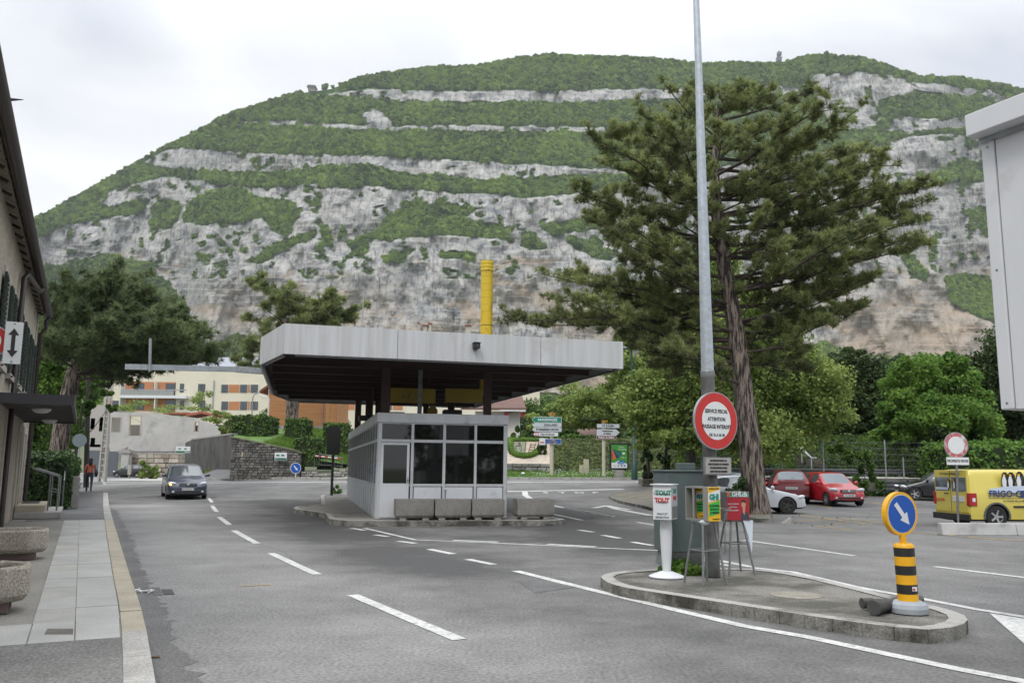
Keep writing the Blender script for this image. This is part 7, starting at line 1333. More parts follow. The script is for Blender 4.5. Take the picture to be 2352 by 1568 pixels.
# ================================================================ APARTMENT BLOCK, CHALET AND FAR HOUSES
YA = 150; T = thing('apartment_block', 'long cream apartment block with orange panels and a grey roof', 'building', DD(600, 1060, YA)); oa = np.array(T.location)
M_cream = mat('cream_render', (.66, .62, .50), .85, var=.05, vs=.2); M_orp = mat('orange_cladding', (.46, .2, .09), .7, var=.1, vs=.3, stretch=(.3, 1, 6)); M_rf = mat('zinc_roof', (.30, .32, .36), .5, .2, var=.06, vs=.2, stretch=(3, 1, .2)); M_wf = mat('window_frame_dark', (.05, .055, .06), .5); M_wg = mat('bright_window_glass', (.05, .065, .075), .05, spec=1.0)
def ab(x0, x1, y0, y1, nm, m_, d0=0., d1=.3, par=None, Y=YA, o_=None):
    o_ = oa if o_ is None else o_; a = DD(x0, y1, Y)-o_; b = DD(x1, y0, Y)-o_; return MB().box(a[0], b[0], d0, d1, a[2], b[2]).obj(nm, m_, par or T)
ab(252, 1240, 857, 1010, 'wall', M_cream, 0, 10); ab(225, 258, 880, 1010, 'wall', mat('grey_render', (.45, .42, .38), .85), 1, 8)
ab(330, 1230, 848, 857, 'upper_storey', M_orp, 1.2, 9); ab(480, 1100, 849, 856, 'upper_window', M_wg, 1.1, 1.3)
a = DD(258, 848, YA)-oa; b = DD(1240, 848, YA)-oa; c = DD(1240, 812, YA)-oa; d = DD(262, 813, YA)-oa
rz_ = [(a[0]-.5, .3, a[2]), (b[0], .3, b[2]), (b[0], 7, c[2]), (d[0], 7, d[2]), (a[0]-.5, .3, a[2]+.3), (b[0], .3, b[2]+.3), (b[0], 7, c[2]+.3), (d[0], 7, d[2]+.3)]; MB().add(rz_, [(3, 2, 1, 0), (4, 5, 6, 7), (0, 1, 5, 4), (1, 2, 6, 5), (2, 3, 7, 6), (3, 0, 4, 7)]).obj('roof', M_rf, T)
def awin(x0, x1, y0, y1, split=1):
    w_ = ab(x0, x1, y0, y1, 'window', M_wf, -.08, .02); g_ = .35
    for k in range(split): a_ = x0+g_+(x1-x0-g_)*k/split; ab(a_, a_+(x1-x0-g_)/split-g_, y0+g_, y1-g_, 'pane', M_wg, -.11, -.085, w_)
for ya, yb_ in ((517, 583), (658, 727)):
    Q = lambda x, y: z3(x, y)
    ab(Q(1092, 0)[0], Q(1185, 0)[0], Q(0, ya)[1], Q(0, yb_)[1], 'orange_panel', M_orp, -.05, .01); ab(Q(1252, 0)[0], Q(1271, 0)[0], Q(0, ya)[1], Q(0, yb_)[1], 'orange_panel', M_orp, -.05, .01)
    for x0, x1 in ((1030, 1090), (1187, 1250), (1275, 1340)): awin(Q(x0, 0)[0], Q(x1, 0)[0], Q(0, ya)[1], Q(0, yb_)[1], 2)
    for k in range(5): awin(655+k*110, 680+k*110, Q(0, ya)[1], Q(0, yb_)[1], 2); ab(682+k*110, 705+k*110, Q(0, ya)[1], Q(0, yb_)[1], 'orange_panel', M_orp, -.05, .01)
    awin(Q(835, 0)[0], Q(898, 0)[0], Q(0, ya-6)[1], Q(0, yb_-6)[1], 2); awin(Q(682, 0)[0], Q(721, 0)[0], Q(0, ya-8)[1], Q(0, yb_-3)[1], 1)
awin(z3(115, 0)[0], z3(172, 0)[0], z3(0, 650)[1], z3(0, 718)[1]); ab(z3(78, 0)[0], z3(112, 0)[0], z3(0, 650)[1], z3(0, 718)[1], 'orange_panel', M_orp, -.05, .01)
for y0, y1, ysl in ((495, 612, 1), (634, 735, 0)):
    ab(z3(225, 0)[0], z3(652, 0)[0], z3(0, y0)[1], z3(0, y1)[1], 'loggia_back', M_orp, -.04, .01)
    for x0, x1 in ((300, 388), (458, 484), (562, 650)): awin(z3(x0, 0)[0], z3(x1, 0)[0], z3(0, y0+12)[1], z3(0, y1-8)[1], 1)
    ab(z3(488, 0)[0], z3(505, 0)[0], z3(0, y0)[1], z3(0, y1)[1], 'party_wall', M_cream, -1.3, 0)
    if ysl: ab(z3(215, 0)[0], z3(765, 0)[0], z3(0, 614)[1], z3(0, 632)[1], 'balcony_slab', M_bw, -1.5, 0); r_2 = ab(z3(218, 0)[0], z3(765, 0)[0], z3(0, 564)[1], z3(0, 569)[1], 'balcony_rail', M_galv, -1.5, -1.45); ab(z3(218, 0)[0], z3(660, 0)[0], z3(0, 575)[1], z3(0, 610)[1], 'balcony_glass', mat('balcony_glass_mat', (.3, .32, .3), .3), -1.47, -1.45)
    if ysl:
        for k in range(8): ab(z3(218+k*78, 0)[0], z3(221+k*78, 0)[0], z3(0, 566)[1], z3(0, 612)[1], 'baluster', M_galv, -1.5, -1.44)
ab(z3(207, 0)[0], z3(224, 0)[0], z3(0, 500)[1], z3(0, 735)[1], 'pier', M_bw, -1.4, 0); ab(z3(963, 0)[0], z3(968, 0)[0], z3(0, 480)[1], z3(0, 720)[1], 'downpipe', M_galv, -.2, -.05)
# timber chalet
Yc_ = 82; T = thing('timber_chalet', 'orange-brown timber clad chalet behind the clipped hedges', 'house', DD(700, 1000, Yc_)); oc = np.array(T.location); M_tim = mat('larch_boards', (.50, .25, .10), .7, col2=(.36, .165, .065), vs=1.2, stretch=(.25, 1, 8), bump=.4, bs=5)
AB = lambda *a_, **k: ab(*a_, Y=Yc_, o_=oc, **k)
AB(616, 775, 880, 985, 'wall', M_tim, 0, 6)
for k in range(26): a = DD(617, 982-k*4, Yc_)-oc; b = DD(774, 982-k*4, Yc_)-oc; MB().box(a[0], b[0], -.03, -.001, a[2]-.075, a[2]+.075).obj('board', M_tim, T)
AB(616, 775, 978, 990, 'plinth', M_conc, -.1, 5); AB(614, 618, 890, 985, 'corner_post', M_bw, -.12, 0); AB(741, 744, 895, 982, 'downpipe', M_galv, -.15, -.04)
dd_ = AB(748, 775, 905, 982, 'door', mat('pale_timber', (.5, .26, .1), .7), -.06, .0); AB(754, 764, 912, 978, 'door_leaf', M_tim, -.09, -.065, par=dd_); AB(765, 774, 912, 978, 'door_leaf', M_tim, -.09, -.065, par=dd_)
a, b, c = DD(596, 902, Yc_)-oc, DD(632, 878, Yc_)-oc, DD(800, 860, Yc_)-oc; MB().extr([a, a+np.array([0, 0, .25]), b+np.array([0, 0, .3]), c, c-np.array([0, 0, .3]), b], (0, 7, 0)).obj('roof', mat('chalet_roof', (.2, .07, .03), .8, var=.2, vs=1), T)
g0 = DD(598, 908, Yc_)-oc; g1 = DD(618, 914, Yc_)-oc; MB().tube([g0, g0+np.array([.3, 0, -.2]), g1, g1+np.array([0, 0, -3])], .07, 8).obj('gutter_pipe', M_bw, T)
p = DD(578, 962, 84); T = thing('street_lamp', 'thin grey street lamp before the apartment block', 'street lamp', (p[0], p[1], 0)); t_ = DD(577, 905, 84); t2 = DD(603, 897, 84); MB().tube([(0, 0, 0), (0, 0, t_[2]-.3), (.15, 0, t_[2]), (t2[0]-p[0], 0, t2[2])], .06, 8).obj('pole', M_galv, T); MB().ell((t2[0]-p[0], 0, t2[2]), (.35, .12, .06), 10).obj('lamp_head', M_galvd, T)
# white-walled house with a brown tiled roof (right of the booth)
Yh = 86; T = thing('white_house', 'white-walled house with a brown tiled roof and red shutters', 'house', DD(1170, 1040, Yh)); oh = np.array(T.location); HB_ = lambda *a_, **k: ab(*a_, Y=Yh, o_=oh, **k)
HB_(1090, 1194, 945, 1040, 'wall', mat('white_render', (.62, .60, .54), .85), 0, 7); M_rt = mat('brown_roof_tiles', (.17, .095, .075), .85, col2=(.11, .065, .055), vs=.6, stretch=(.3, 1, 9))
a, b, c, d = DD(1172, 943, Yh)-oh, DD(1208, 943, Yh)-oh, DD(1205, 905, Yh)-oh, DD(1080, 900, Yh)-oh; a[0] = DD(1060, 943, Yh)[0]-oh[0]
MB().add([(a[0], -1, a[2]), (b[0], -1, b[2]), (b[0]-.4, 5, c[2]+.3), (a[0], 5, d[2]), (a[0], -1, a[2]+.2), (b[0], -1, b[2]+.2), (b[0]-.4, 5, c[2]+.5), (a[0], 5, d[2]+.2)], [(3, 2, 1, 0), (4, 5, 6, 7), (0, 1, 5, 4), (1, 2, 6, 5), (2, 3, 7, 6), (3, 0, 4, 7)]).obj('roof', M_rt, T)
HB_(1150, 1207, 943, 945.5, 'gutter', M_bw, -1.15, -1.0); HB_(1192, 1194.5, 945, 1010, 'downpipe', M_bw, -.15, -.02)
for x0, x1 in ((1158, 1168), (1195, 1207)): HB_(x0, x1, 947, 958, 'red_bracket', mat('ox_red', (.25, .03, .03), .7), -.9, .1)
Yh2 = 84; T = thing('brown_roof_house', 'low house with a wide brown hipped roof behind the trees', 'house', DD(1368, 1030, Yh2)); oh = np.array(T.location)
ab(1318, 1420, 1004, 1030, 'wall', mat('dim_render', (.35, .3, .25), .9), 0, 6, Y=Yh2, o_=oh); a, b, c, d = DD(1306, 1008, Yh2)-oh, DD(1432, 1006, Yh2)-oh, DD(1405, 976, Yh2)-oh, DD(1335, 982, Yh2)-oh
MB().add([(a[0], -1, a[2]), (b[0], -1, b[2]), (c[0], 3, c[2]), (d[0], 3, d[2]), (a[0], 7, a[2]), (b[0], 7, b[2])], [(0, 1, 2, 3), (1, 5, 2), (0, 3, 4), (3, 2, 5, 4), (0, 4, 5, 1)]).obj('roof', M_rt, T)
# chimney pots and distant roof bits seen over the canopy edge
p = DD(1078, 752, 130); T = thing('far_building', 'distant pale building whose chimneys peep over the canopy roof', 'building', (p[0], p[1], 0)); o_ = np.array(T.location)
ab(930, 1110, 775, 1000, 'wall', M_cream, 0, 6, Y=130, o_=o_)
for x0, x1, y0 in ((1068, 1080, 746), (958, 963, 740), (983, 988, 741), (970, 980, 746)): c_ = ab(x0, x1, y0, 776, 'chimney', mat('chimney_render', (.42, .38, .33), .9), 1, 2.2, Y=130, o_=o_); ab(x0-1.5, x1+1.5, y0-2.5, y0, 'chimney_cap', mat('chimney_cap_red', (.22, .09, .06), .9), .8, 2.4, par=c_, Y=130, o_=o_)
# ================================================================ JUNCTION: GRASS STRIP, FLOWER BED, HEDGE, SIGNS
k0 = G(1120, 1101); k1 = G(1500, 1101); YK = (k0[1]+k1[1])/2
T = thing('verge_kerb', None, None, (0, 0, 0)); T['kind'] = 'structure'
for k in range(16):
    a = k0+(k1-k0)*(k/16); b = k0+(k1-k0)*((k+1)/16-.003); MB().prism([a[:2], b[:2], b[:2]+np.array([0, .2]), a[:2]+np.array([0, .2])], lambda x, y: float(gz(x, y))-.05, lambda x, y: float(gz(x, y))+.13).obj('kerb_stone', M_kerb, T)
YG = YK+4.5
gq = [tuple(k0+np.array([0, .21, .11])), tuple(k1+np.array([0, .21, .11])), tuple(DD(1500, 1083, YG)), tuple(DD(1120, 1080, YG))]
o = MB().add(gq, [(0, 1, 2, 3)]).obj('verge', M_grass); tagp(o, kind='structure'); o = grasspatch('verge_grass', gq, 9000, .12); tagp(o, 'short lawn strip with daisies in front of the tall sloping hedge', 'grass')
V_, F_ = [], []; n = 420; u = rng.random(n)[:, None]; v = rng.random(n)[:, None]; q_ = [np.array(a) for a in gq]; P = (q_[0]*(1-u)+q_[1]*u)*(1-v)+(q_[3]*(1-u)+q_[2]*u)*v+np.array([0, 0, .13]); P = P[P[:, 0] > DD(1215, 1090, YG)[0]]; V, F = leaves(P, unit(rng.normal(size=P.shape)*.3+np.array([0, -.5, 1.])), .05, 1.0); o = link('daisies', npmesh('daisies', V, F, M_bw)); tagp(o, 'scattered white daisies in the lawn strip', 'flowers', kind='stuff')
def zs7(x7, y7, Y0=YG, Y1=YG+5, ya=880, yb=560): px, py = z7(x7, y7); t = (ya-y7)/(ya-yb); return DD(px, py, Y0+(Y1-Y0)*t)
T = thing('flower_bed', 'sloping gravel bed with the municipal coat of arms planted in it', 'flower bed', zs7(480, 880)); of = np.array(T.location)
gr = [zs7(120, 885), zs7(745, 885), zs7(740, 640), zs7(700, 560), zs7(120, 560)]; MB().add([p_-of for p_ in gr], [list(range(5))]).obj('gravel_slope', M_gravel, T)
def onslope(pts, m_, nm, l=.04): MB().extr([zs7(*p_)-of+np.array([0, -.03, l]) for p_ in pts], (0, -.01, .03)).obj(nm, m_, T)
onslope([(262, 620), (430, 612), (420, 760), (330, 758), (280, 700)], mat('sedum_grey', (.16, .18, .12), .9, var=.3, vs=6), 'planted_panel'); onslope([(434, 612), (600, 615), (560, 720), (500, 755), (422, 760)], mat('sand_panel', (.36, .29, .22), .9, var=.15, vs=5), 'planted_panel')
M_lb = mat('dark_planting', (.07, .045, .04), .9, var=.3, vs=6)
for pl in ([(425, 612), (436, 612), (422, 762), (411, 762)], [(490, 635), (498, 635), (468, 745), (458, 745)], [(548, 635), (556, 635), (528, 742), (518, 742)], [(488, 655), (552, 655), (550, 662), (486, 662)], [(480, 685), (545, 685), (542, 692), (478, 692)], [(470, 715), (536, 715), (534, 722), (468, 722)], [(300, 665), (380, 665), (380, 672), (300, 672)], [(300, 672), (308, 672), (318, 750), (310, 750)], [(372, 672), (380, 672), (372, 750), (364, 750)], [(330, 640), (352, 620), (372, 650), (350, 665)]): onslope(pl, M_lb, 'planted_line', .07)
hp = [(235, 600), (238, 700), (262, 752), (320, 785), (400, 800), (480, 795), (550, 765), (600, 715), (625, 660), (640, 600)]
Ps = []; Ns = []
for a, b in zip(hp[:-1], hp[1:]):
    A_0 = zs7(*a)+np.array([0, -.1, .12]); B_1 = zs7(*b)+np.array([0, -.1, .12]); m_ = 420; t = rng.random(m_)[:, None]; dd2 = unit(rng.normal(size=(m_, 3))); Ps.append(A_0+(B_1-A_0)*t+dd2*.24); Ns.append(dd2)
A_0 = zs7(150, 595)+np.array([0, 0, .1]); B_1 = zs7(640, 598)+np.array([0, 0, .1]); t = rng.random(1500)[:, None]; dd2 = unit(rng.normal(size=(1500, 3))); Ps.append(A_0+(B_1-A_0)*t+dd2*.2); Ns.append(dd2)
spray('border_hedge', np.concatenate(Ps), np.concatenate(Ns), .1, M_lfB, T, org=tuple(of))
c_ = zs7(638, 740); P, Nn = ellcloud(tuple(c_+np.array([0, -.4, .1])), (.34, .3, .85), 2600, 20, .3); T2 = thing('teardrop_shrub', 'small dark teardrop-shaped conifer beside the coat of arms bed', 'shrub', tuple(c_-np.array([0, .4, .8]))); spray('foliage', P, Nn, .07, M_lfC, T2, org=tuple(T2.location)); MB().cyl((0, 0, -.1), (0, 0, .6), .04, n=6).obj('stem', M_bark2, T2)
a = DD(*z7(230, 960), YG-.3); T = thing('flower_bed_wall', 'low wall of rounded grey stones below the flower bed', 'wall', tuple(a)); x0_, y0_ = z7(100, 960); x1_, y1_ = z7(742, 962)
stones(T, np.array(a), x0_, x1_, z7(0, 872)[1], y0_, YG-.3, 2, .62, [mat('bed_stone_a', (.27, .27, .25), .9, var=.3, vs=2), mat('bed_stone_b', (.19, .19, .175), .9, var=.3, vs=2)], M_mor, d=.5, prng=(.0, .1))
# tall sloping hedge as a leafy bank
hb0, hb1, ht1, ht0 = DD(*z7(760, 960), YG+.2), DD(*z7(2300, 985), YG+.2), DD(*z7(2300, 575), YG+3.4), DD(*z7(770, 580), YG+3.4); tj = DD(*z7(765, 760), YG+1.6)
T = thing('sloping_hedge', 'long tall sloping hedge of mottled green behind the lawn strip', 'hedge', tuple(hb0)); oh_ = np.array(T.location)
MB().add([p_-oh_ for p_ in (hb0, hb1, ht1, ht0, hb0+np.array([0, 4.5, 0]), hb1+np.array([0, 4.5, 0]), ht1+np.array([0, 1.3, 0]), ht0+np.array([0, 1.3, 0]))], [(0, 1, 2, 3), (3, 2, 6, 7), (7, 6, 5, 4), (0, 3, 7, 4), (1, 5, 6, 2)]).obj('core', MATS['hedge_core'], T)
m_ = 30000; u = rng.random(m_)[:, None]; v = rng.random(m_)[:, None]; P = (hb0*(1-u)+hb1*u)*(1-v)+(ht0*(1-u)+ht1*u)*v; bp = (fbm(P[:, 0]*2.2, P[:, 2]*2.6, 3)-.5)*.45; P += np.stack([0*bp, -bp-.08, bp*.3], -1)+rng.normal(0, .03, P.shape); Nn = unit(np.array([0, -.6, .8])+rng.normal(size=P.shape)*.5)
m2_ = 3000; u = rng.random(m2_)[:, None]; v = rng.random(m2_)[:, None]; P2 = ht0*(1-u)+ht1*u+np.array([0, 1.3, 0])*v+rng.normal(0, .06, (m2_, 3)); P = np.concatenate([P, P2]); Nn = np.concatenate([Nn, unit(np.array([0, 0, 1.])+rng.normal(size=P2.shape)*.5)]); spray('foliage', P, Nn, .12, M_lfE, T, org=tuple(oh_))
# wild shrubs and houses' garden in front of the trees above the hedge
for x, y, rx, ry, Yv, m2, lb in ((1190, 1000, 22, 30, 66, M_lfD, 'young shrub beside the booth corner, above the flower bed'), (1230, 1010, 25, 22, 67, M_lfC, 'second young shrub above the flower bed'), (1310, 1005, 55, 18, 70, M_lfD, 'leafy shrub row just above the sloping hedge, behind the first sign'), (1400, 1003, 45, 18, 70, M_lfC, 'shrub just above the hedge, left of the Téléphérique sign'), (1480, 1003, 45, 20, 70, M_lfD, 'shrub just above the hedge, behind the advertising panel')):
    broadleaf('garden_shrub', lb, Yv, [(x, y, rx, ry), (x-rx*.4, y+ry*.4, rx*.6, ry*.6), (x+rx*.4, y+ry*.4, rx*.6, ry*.6)], 4500, .14, m2, [(x, y+ry+8), (x, y)], .06, cat='shrub', br=False)
# direction signs
M_sg = mat('direction_green', (.0, .20, .14), .45); M_sgw = mat('direction_white', (.50, .54, .57), .45); M_cpost = mat('cream_post', (.48, .44, .36), .6); M_syl = mat('route_yellow', (.62, .36, .02), .5); M_brn = mat('tourist_brown', (.16, .04, .03), .5); M_dpb = mat('department_blue', (.02, .09, .36), .5)
def dsign(T, o0, Y, x0, x1, y0, y1, m_bg, txt, m_t, ptr=0, size=.6, border=M_bw, nm='direction_panel', sx_=1.0, al='CENTER'):
    (a0, b0), (a1, b1) = z7(x0, y0), z7(x1, y1); p0 = DD(a0, b1, Y)-o0; p1 = DD(a1, b0, Y)-o0; h = p1[2]-p0[2]; w_ = p1[0]-p0[0]; m2 = (p0[2]+p1[2])/2; tip = h*.55
    def pg(e): 
        if ptr < 0: return [(p0[0]+e, -.2, m2), (p0[0]+tip+e*.3, -.2, p0[2]+e), (p1[0]-e, -.2, p0[2]+e), (p1[0]-e, -.2, p1[2]-e), (p0[0]+tip+e*.3, -.2, p1[2]-e)]
        if ptr > 0: return [(p0[0]+e, -.2, p0[2]+e), (p1[0]-tip-e*.3, -.2, p0[2]+e), (p1[0]-e, -.2, m2), (p1[0]-tip-e*.3, -.2, p1[2]-e), (p0[0]+e, -.2, p1[2]-e)]
        return [(p0[0]+e, -.2, p0[2]+e), (p1[0]-e, -.2, p0[2]+e), (p1[0]-e, -.2, p1[2]-e), (p0[0]+e, -.2, p1[2]-e)]
    pn = MB().extr(pg(0), (0, .04, 0)).obj(nm, border, T); MB().extr([(x, y-.004, z) for x, y, z in pg(h*.07)], (0, .003, 0)).obj('face', m_bg, pn)
    x_c = (p0[0]+p1[0])/2+(tip*.25 if ptr < 0 else -tip*.25 if ptr > 0 else 0); ls = txt.split('|')
    for k, l in enumerate(ls):
        zz_ = m2+(len(ls)-1)*h*.22-k*h*.42; text(l, h*size/(1 if len(ls) == 1 else 1.9), (x_c, -.208, zz_), facing((0, -1, 0)), m_t, pn, bold=.006, sx=sx_)
    return pn
Y1_ = YK+1.6; p = DD(*z7(750, 1015), Y1_); T = thing('direction_sign', 'direction signpost to Annemasse with arrow panels pointing left', 'road sign', p); o0 = np.array(p)
tp_ = DD(*z7(748, 240), Y1_)-o0; MB().cyl((0, 0, -.2), (0, 0, tp_[2]), .13, n=12).obj('post', M_cpost, T)
dsign(T, o0, Y1_-.15, 503, 872, 298, 365, M_sg, 'ANNEMASSE', M_bw, -1, .62); dsign(T, o0, Y1_-.15, 507, 872, 373, 420, M_sgw, '        GAILLARD', M_sb, -1, .72); dsign(T, o0, Y1_-.15, 507, 872, 430, 477, M_sgw, 'ÉTREMBIÈRES-CENTRE', M_sb, -1, .66, sx_=.86); pn = dsign(T, o0, Y1_-.15, 520, 830, 488, 532, M_bw, '    Pays de Savoie', M_sb, -1, .66, sx_=.95, border=M_sgw)
pe = DD(*z7(568, 509), Y1_-.2)-o0; MB().box(pe[0]-.11, pe[0]+.11, -.215, -.206, pe[2]-.11, pe[2]+.11).obj('emblem', M_tr, pn); MB().box(pe[0]-.03, pe[0]+.03, -.22, -.215, pe[2]-.09, pe[2]+.09).box(pe[0]-.09, pe[0]-.03, -.22, -.215, pe[2]-.03, pe[2]+.03).box(pe[0]+.03, pe[0]+.09, -.22, -.215, pe[2]-.03, pe[2]+.03).obj('emblem_cross', M_bw, pn)
pn = dsign(T, o0, Y1_-.15, 602, 868, 567, 632, M_dpb, '      département|      de la Haute-Savoie', M_yel, 0, .6, border=M_sgw, sx_=.9); pe = DD(*z7(633, 600), Y1_-.2)-o0; MB().box(pe[0]-.2, pe[0]+.2, -.215, -.206, pe[2]-.22, pe[2]+.22).obj('crest_field', M_bw, pn); MB().box(pe[0]-.14, pe[0]+.14, -.22, -.215, pe[2]-.1, pe[2]-.02).obj('crest', M_tr, pn)
dsign(T, o0, Y1_-.15, 706, 792, 243, 275, M_syl, 'D 1206', M_sb, 0, .72, border=M_sb, nm='route_cartouche')
Y2_ = YK+1.0; p = DD(*z7(1400, 1040), Y2_); T = thing('direction_sign', 'direction signpost to the Téléphérique du Salève with panels pointing right', 'road sign', p); o0 = np.array(p); tp_ = DD(*z7(1400, 345), Y2_)-o0; MB().cyl((0, 0, -.2), (0, 0, tp_[2]), .12, n=12).obj('post', M_cpost, T)
dsign(T, o0, Y2_-.15, 1312, 1590, 385, 430, M_sgw, 'ST JULIEN', M_sb, 0, .72); dsign(T, o0, Y2_-.15, 1310, 1592, 450, 525, M_sgw, 'Téléphérique|du Salève', M_sb, 1, .62); dsign(T, o0, Y2_-.15, 1303, 1563, 530, 570, M_brn, 'Maison du Salève', M_bw, 1, .68); dsign(T, o0, Y2_-.15, 1368, 1446, 338, 368, M_syl, 'D 1206', M_sb, 0, .72, border=M_sb, nm='route_cartouche')
# advertising panel
Y3_ = YK+.9; p = DD(*z7(1588, 1045), Y3_); T = thing('advertising_panel', 'free-standing advertising panel with a green parasol poster', 'billboard', p); o0 = np.array(p)
def ad(x0, x1, y0, y1, d0, d1, nm, m_, bv=0): a = DD(*z7(x0, y1), Y3_)-o0; b = DD(*z7(x1, y0), Y3_)-o0; return MB().box(a[0], b[0], d0, d1, a[2], b[2]).obj(nm, m_, T, bevel=bv)
ad(1468, 1700, 618, 943, -.12, .12, 'frame', M_black, .03); ad(1490, 1684, 640, 928, -.135, -.121, 'poster', mat('poster_leaf_green', (.06, .26, .04), .4)); ad(1535, 1645, 955, 1045, -.1, .1, 'foot', M_conc); ad(1560, 1620, 940, 960, -.06, .06, 'neck', M_galvd)
def adp(pts, m_, nm, l): MB().extr([DD(*z7(x, y), Y3_)-o0+np.array([0, -.135-l, 0]) for x, y in pts], (0, .002, 0)).obj(nm, m_, T)
adp([(1490, 928), (1684, 928), (1684, 880), (1640, 850), (1580, 835), (1530, 862), (1490, 860)], M_bw, 'white_area', .003); adp([(1563, 860), (1585, 840), (1620, 835), (1650, 843), (1660, 860), (1640, 877), (1600, 882), (1570, 875)], mat('oval_blue', (.02, .16, .45), .4), 'oval', .006); t_ = DD(*z7(1612, 860), Y3_)-o0; text('vitam', .16, (t_[0], -.146, t_[2]), facing((0, -1, 0)), M_bw, T)
for pts, m2 in (([(1500, 690), (1492, 780), (1510, 825)], mat('stripe_crimson', (.4, .03, .05), .5)), ([(1500, 690), (1510, 825), (1550, 815)], mat('stripe_orange', (.6, .14, .03), .5)), ([(1500, 690), (1550, 815), (1585, 795)], mat('stripe_navy', (.02, .05, .12), .5)), ([(1500, 690), (1585, 795), (1625, 755)], mat('stripe_teal', (.02, .14, .13), .5)), ([(1500, 690), (1625, 755), (1600, 725)], mat('stripe_forest', (.01, .08, .03), .5))): adp(pts, m2, 'parasol_stripe', .004)
adp([(1620, 738), (1640, 738), (1640, 728), (1663, 747), (1640, 768), (1640, 757), (1620, 757)], M_bw, 'poster_arrow', .006)
for tx_, x_, y_, sz in (('casino', 1612, 668, .15), ('shopping', 1622, 696, .15), ('700 m', 1640, 800, .14), ('migros', 1528, 899, .08)): t_ = DD(*z7(x_, y_), Y3_)-o0; text(tx_, sz, (t_[0], -.14, t_[2]), facing((0, -1, 0)), M_bw if y_ < 850 else M_tr, T)
for x_ in (1575, 1615, 1652): adp([(x_-10, 890), (x_+10, 890), (x_+10, 908), (x_-10, 908)], M_dpb if x_ > 1600 else mat('poster_green2', (.1, .3, .1), .5), 'poster_logo', .005)
p = DD(*z7(1778, 1068), YK+.3); T = thing('lamp_post', 'dark green lamp post standing on the verge kerb', 'street lamp', p); MB().tube([(0, 0, -.1), (0, 0, 1.2), (0, 0, 1.25), (-.1, 0, 8.5)], [.2, .19, .13, .07], 14).obj('pole', mat('lamp_green', (.012, .05, .04), .5), T); MB().ell((-.6, 0, 8.5), (.55, .16, .1), 10).obj('lamp_head', M_galvd, T)
Yb_ = YK+3.2
for x0, x1, y0, y1, lb in ((1150, 1210, 820, 975, 'taller pale stone block on the lawn before the sloping hedge'), (1095, 1149, 893, 975, 'lower pale stone block beside the taller one')):
    a = DD(*z7(x0, y1), Yb_); b = DD(*z7(x1, y0), Yb_); T = thing('stone_block', lb, 'block', ((a[0]+b[0])/2, Yb_, a[2])); w_ = (b[0]-a[0])/2; MB().box(-w_, w_, -.3, .3, -.2, b[2]-a[2]).obj('block', mat('pale_block', (.43, .40, .31), .9, var=.1, vs=2), T, bevel=.02)
p = DD(*z7(395, 1005), YK+1.2); T = thing('white_stone', 'small white stone on the lawn strip', 'stone', p); MB().ell((0, 0, .05), (.13, .1, .09), 8, jit=.1).obj('stone', M_bw, T)
# ivy-clad stone base and pergola-like ivy at the planted corner
a = DD(*z7(1875, 1210), 50); b = DD(*z7(2260, 1065), 50); T = thing('squared_plinth', 'squared stone base carrying ivy-clad trunks at the planted corner', 'wall', ((a[0]+b[0])/2, 50, a[2])); w_ = (b[0]-a[0])/2
for k in range(4):
    for r in range(3): x = -w_+2*w_*k/4; h_ = (b[2]-a[2])/3; MB().box(x+.01, x+2*w_/4-.01, -.02*rnd.random(), 1.6, r*h_+.01, (r+1)*h_-.01).obj('stone', mat('base_stone', (.17, .15, .12), .9, var=.25, vs=2), T, bevel=.03)
MB().box(-w_+.05, w_-.05, .05, 1.5, 0, b[2]-a[2]-.05).obj('wall_core', M_mor, T)
for x0, lb in ((1488, 'left ivy-covered trunk on the squared stone base'), (1530, 'right ivy-covered trunk on the squared stone base')):
    broadleaf('ivy_clad_tree', lb, 50.6, [(x0, 1085, 13, 22), (x0, 1050, 15, 25), (x0+6, 1015, 24, 20), (x0+2, 985, 26, 18)], 5000, .11, M_lfF, [(x0, 1100), (x0, 1000)], .16, br=False)
# ================================================================ CAR PARK SURROUNDINGS
YW = 46.0
def wallY(x0, x1, yt, Y, h0, nm, lab, m_, d=.25, seg=6):
    a = DD(x0, 1100, Y); b = DD(x1, 1100, Y); z1_ = DD((x0+x1)/2, yt, Y)[2]; T = thing(nm, lab, 'wall', ((a[0]+b[0])/2, Y, h0)); L_ = (b[0]-a[0])
    for k in range(seg): MB().box(-L_/2+L_*k/seg+.01, -L_/2+L_*(k+1)/seg-.01, 0, d, 0, z1_-h0).obj('wall_section', m_, T)
    return T, z1_
T, zw = wallY(1560, 2262, 1097, YW, 0, 'car_park_wall', 'low concrete retaining wall behind the parked cars', mat('grimy_concrete', (.17, .165, .15), .9, var=.2, vs=.8, dirt=((.08, .08, .065), .8, .5), speck=.2), seg=9)
a = DD(1560, 1100, YW); b = DD(2262, 1100, YW); MB().add([(a[0], YW+.2, zw), (b[0], YW+.2, zw), (b[0], YW+4, zw+.05), (a[0], YW+4, zw+.05)], [(0, 1, 2, 3)]).obj('upper_path', mat('bright_path', (.45, .44, .41), .85)); tagp(bpy.data.objects['upper_path'], kind='structure')
YE = YW+3.2; T = thing('guard_rail', 'long dark steel guard rail along the path above the parked cars', 'guard rail', (0, YE, zw)); a = DD(1560, 1090, YE); b = DD(2262, 1090, YE)
zr0 = DD(1900, 1088, YE)[2]-zw; zr1 = DD(1900, 1076, YE)[2]-zw
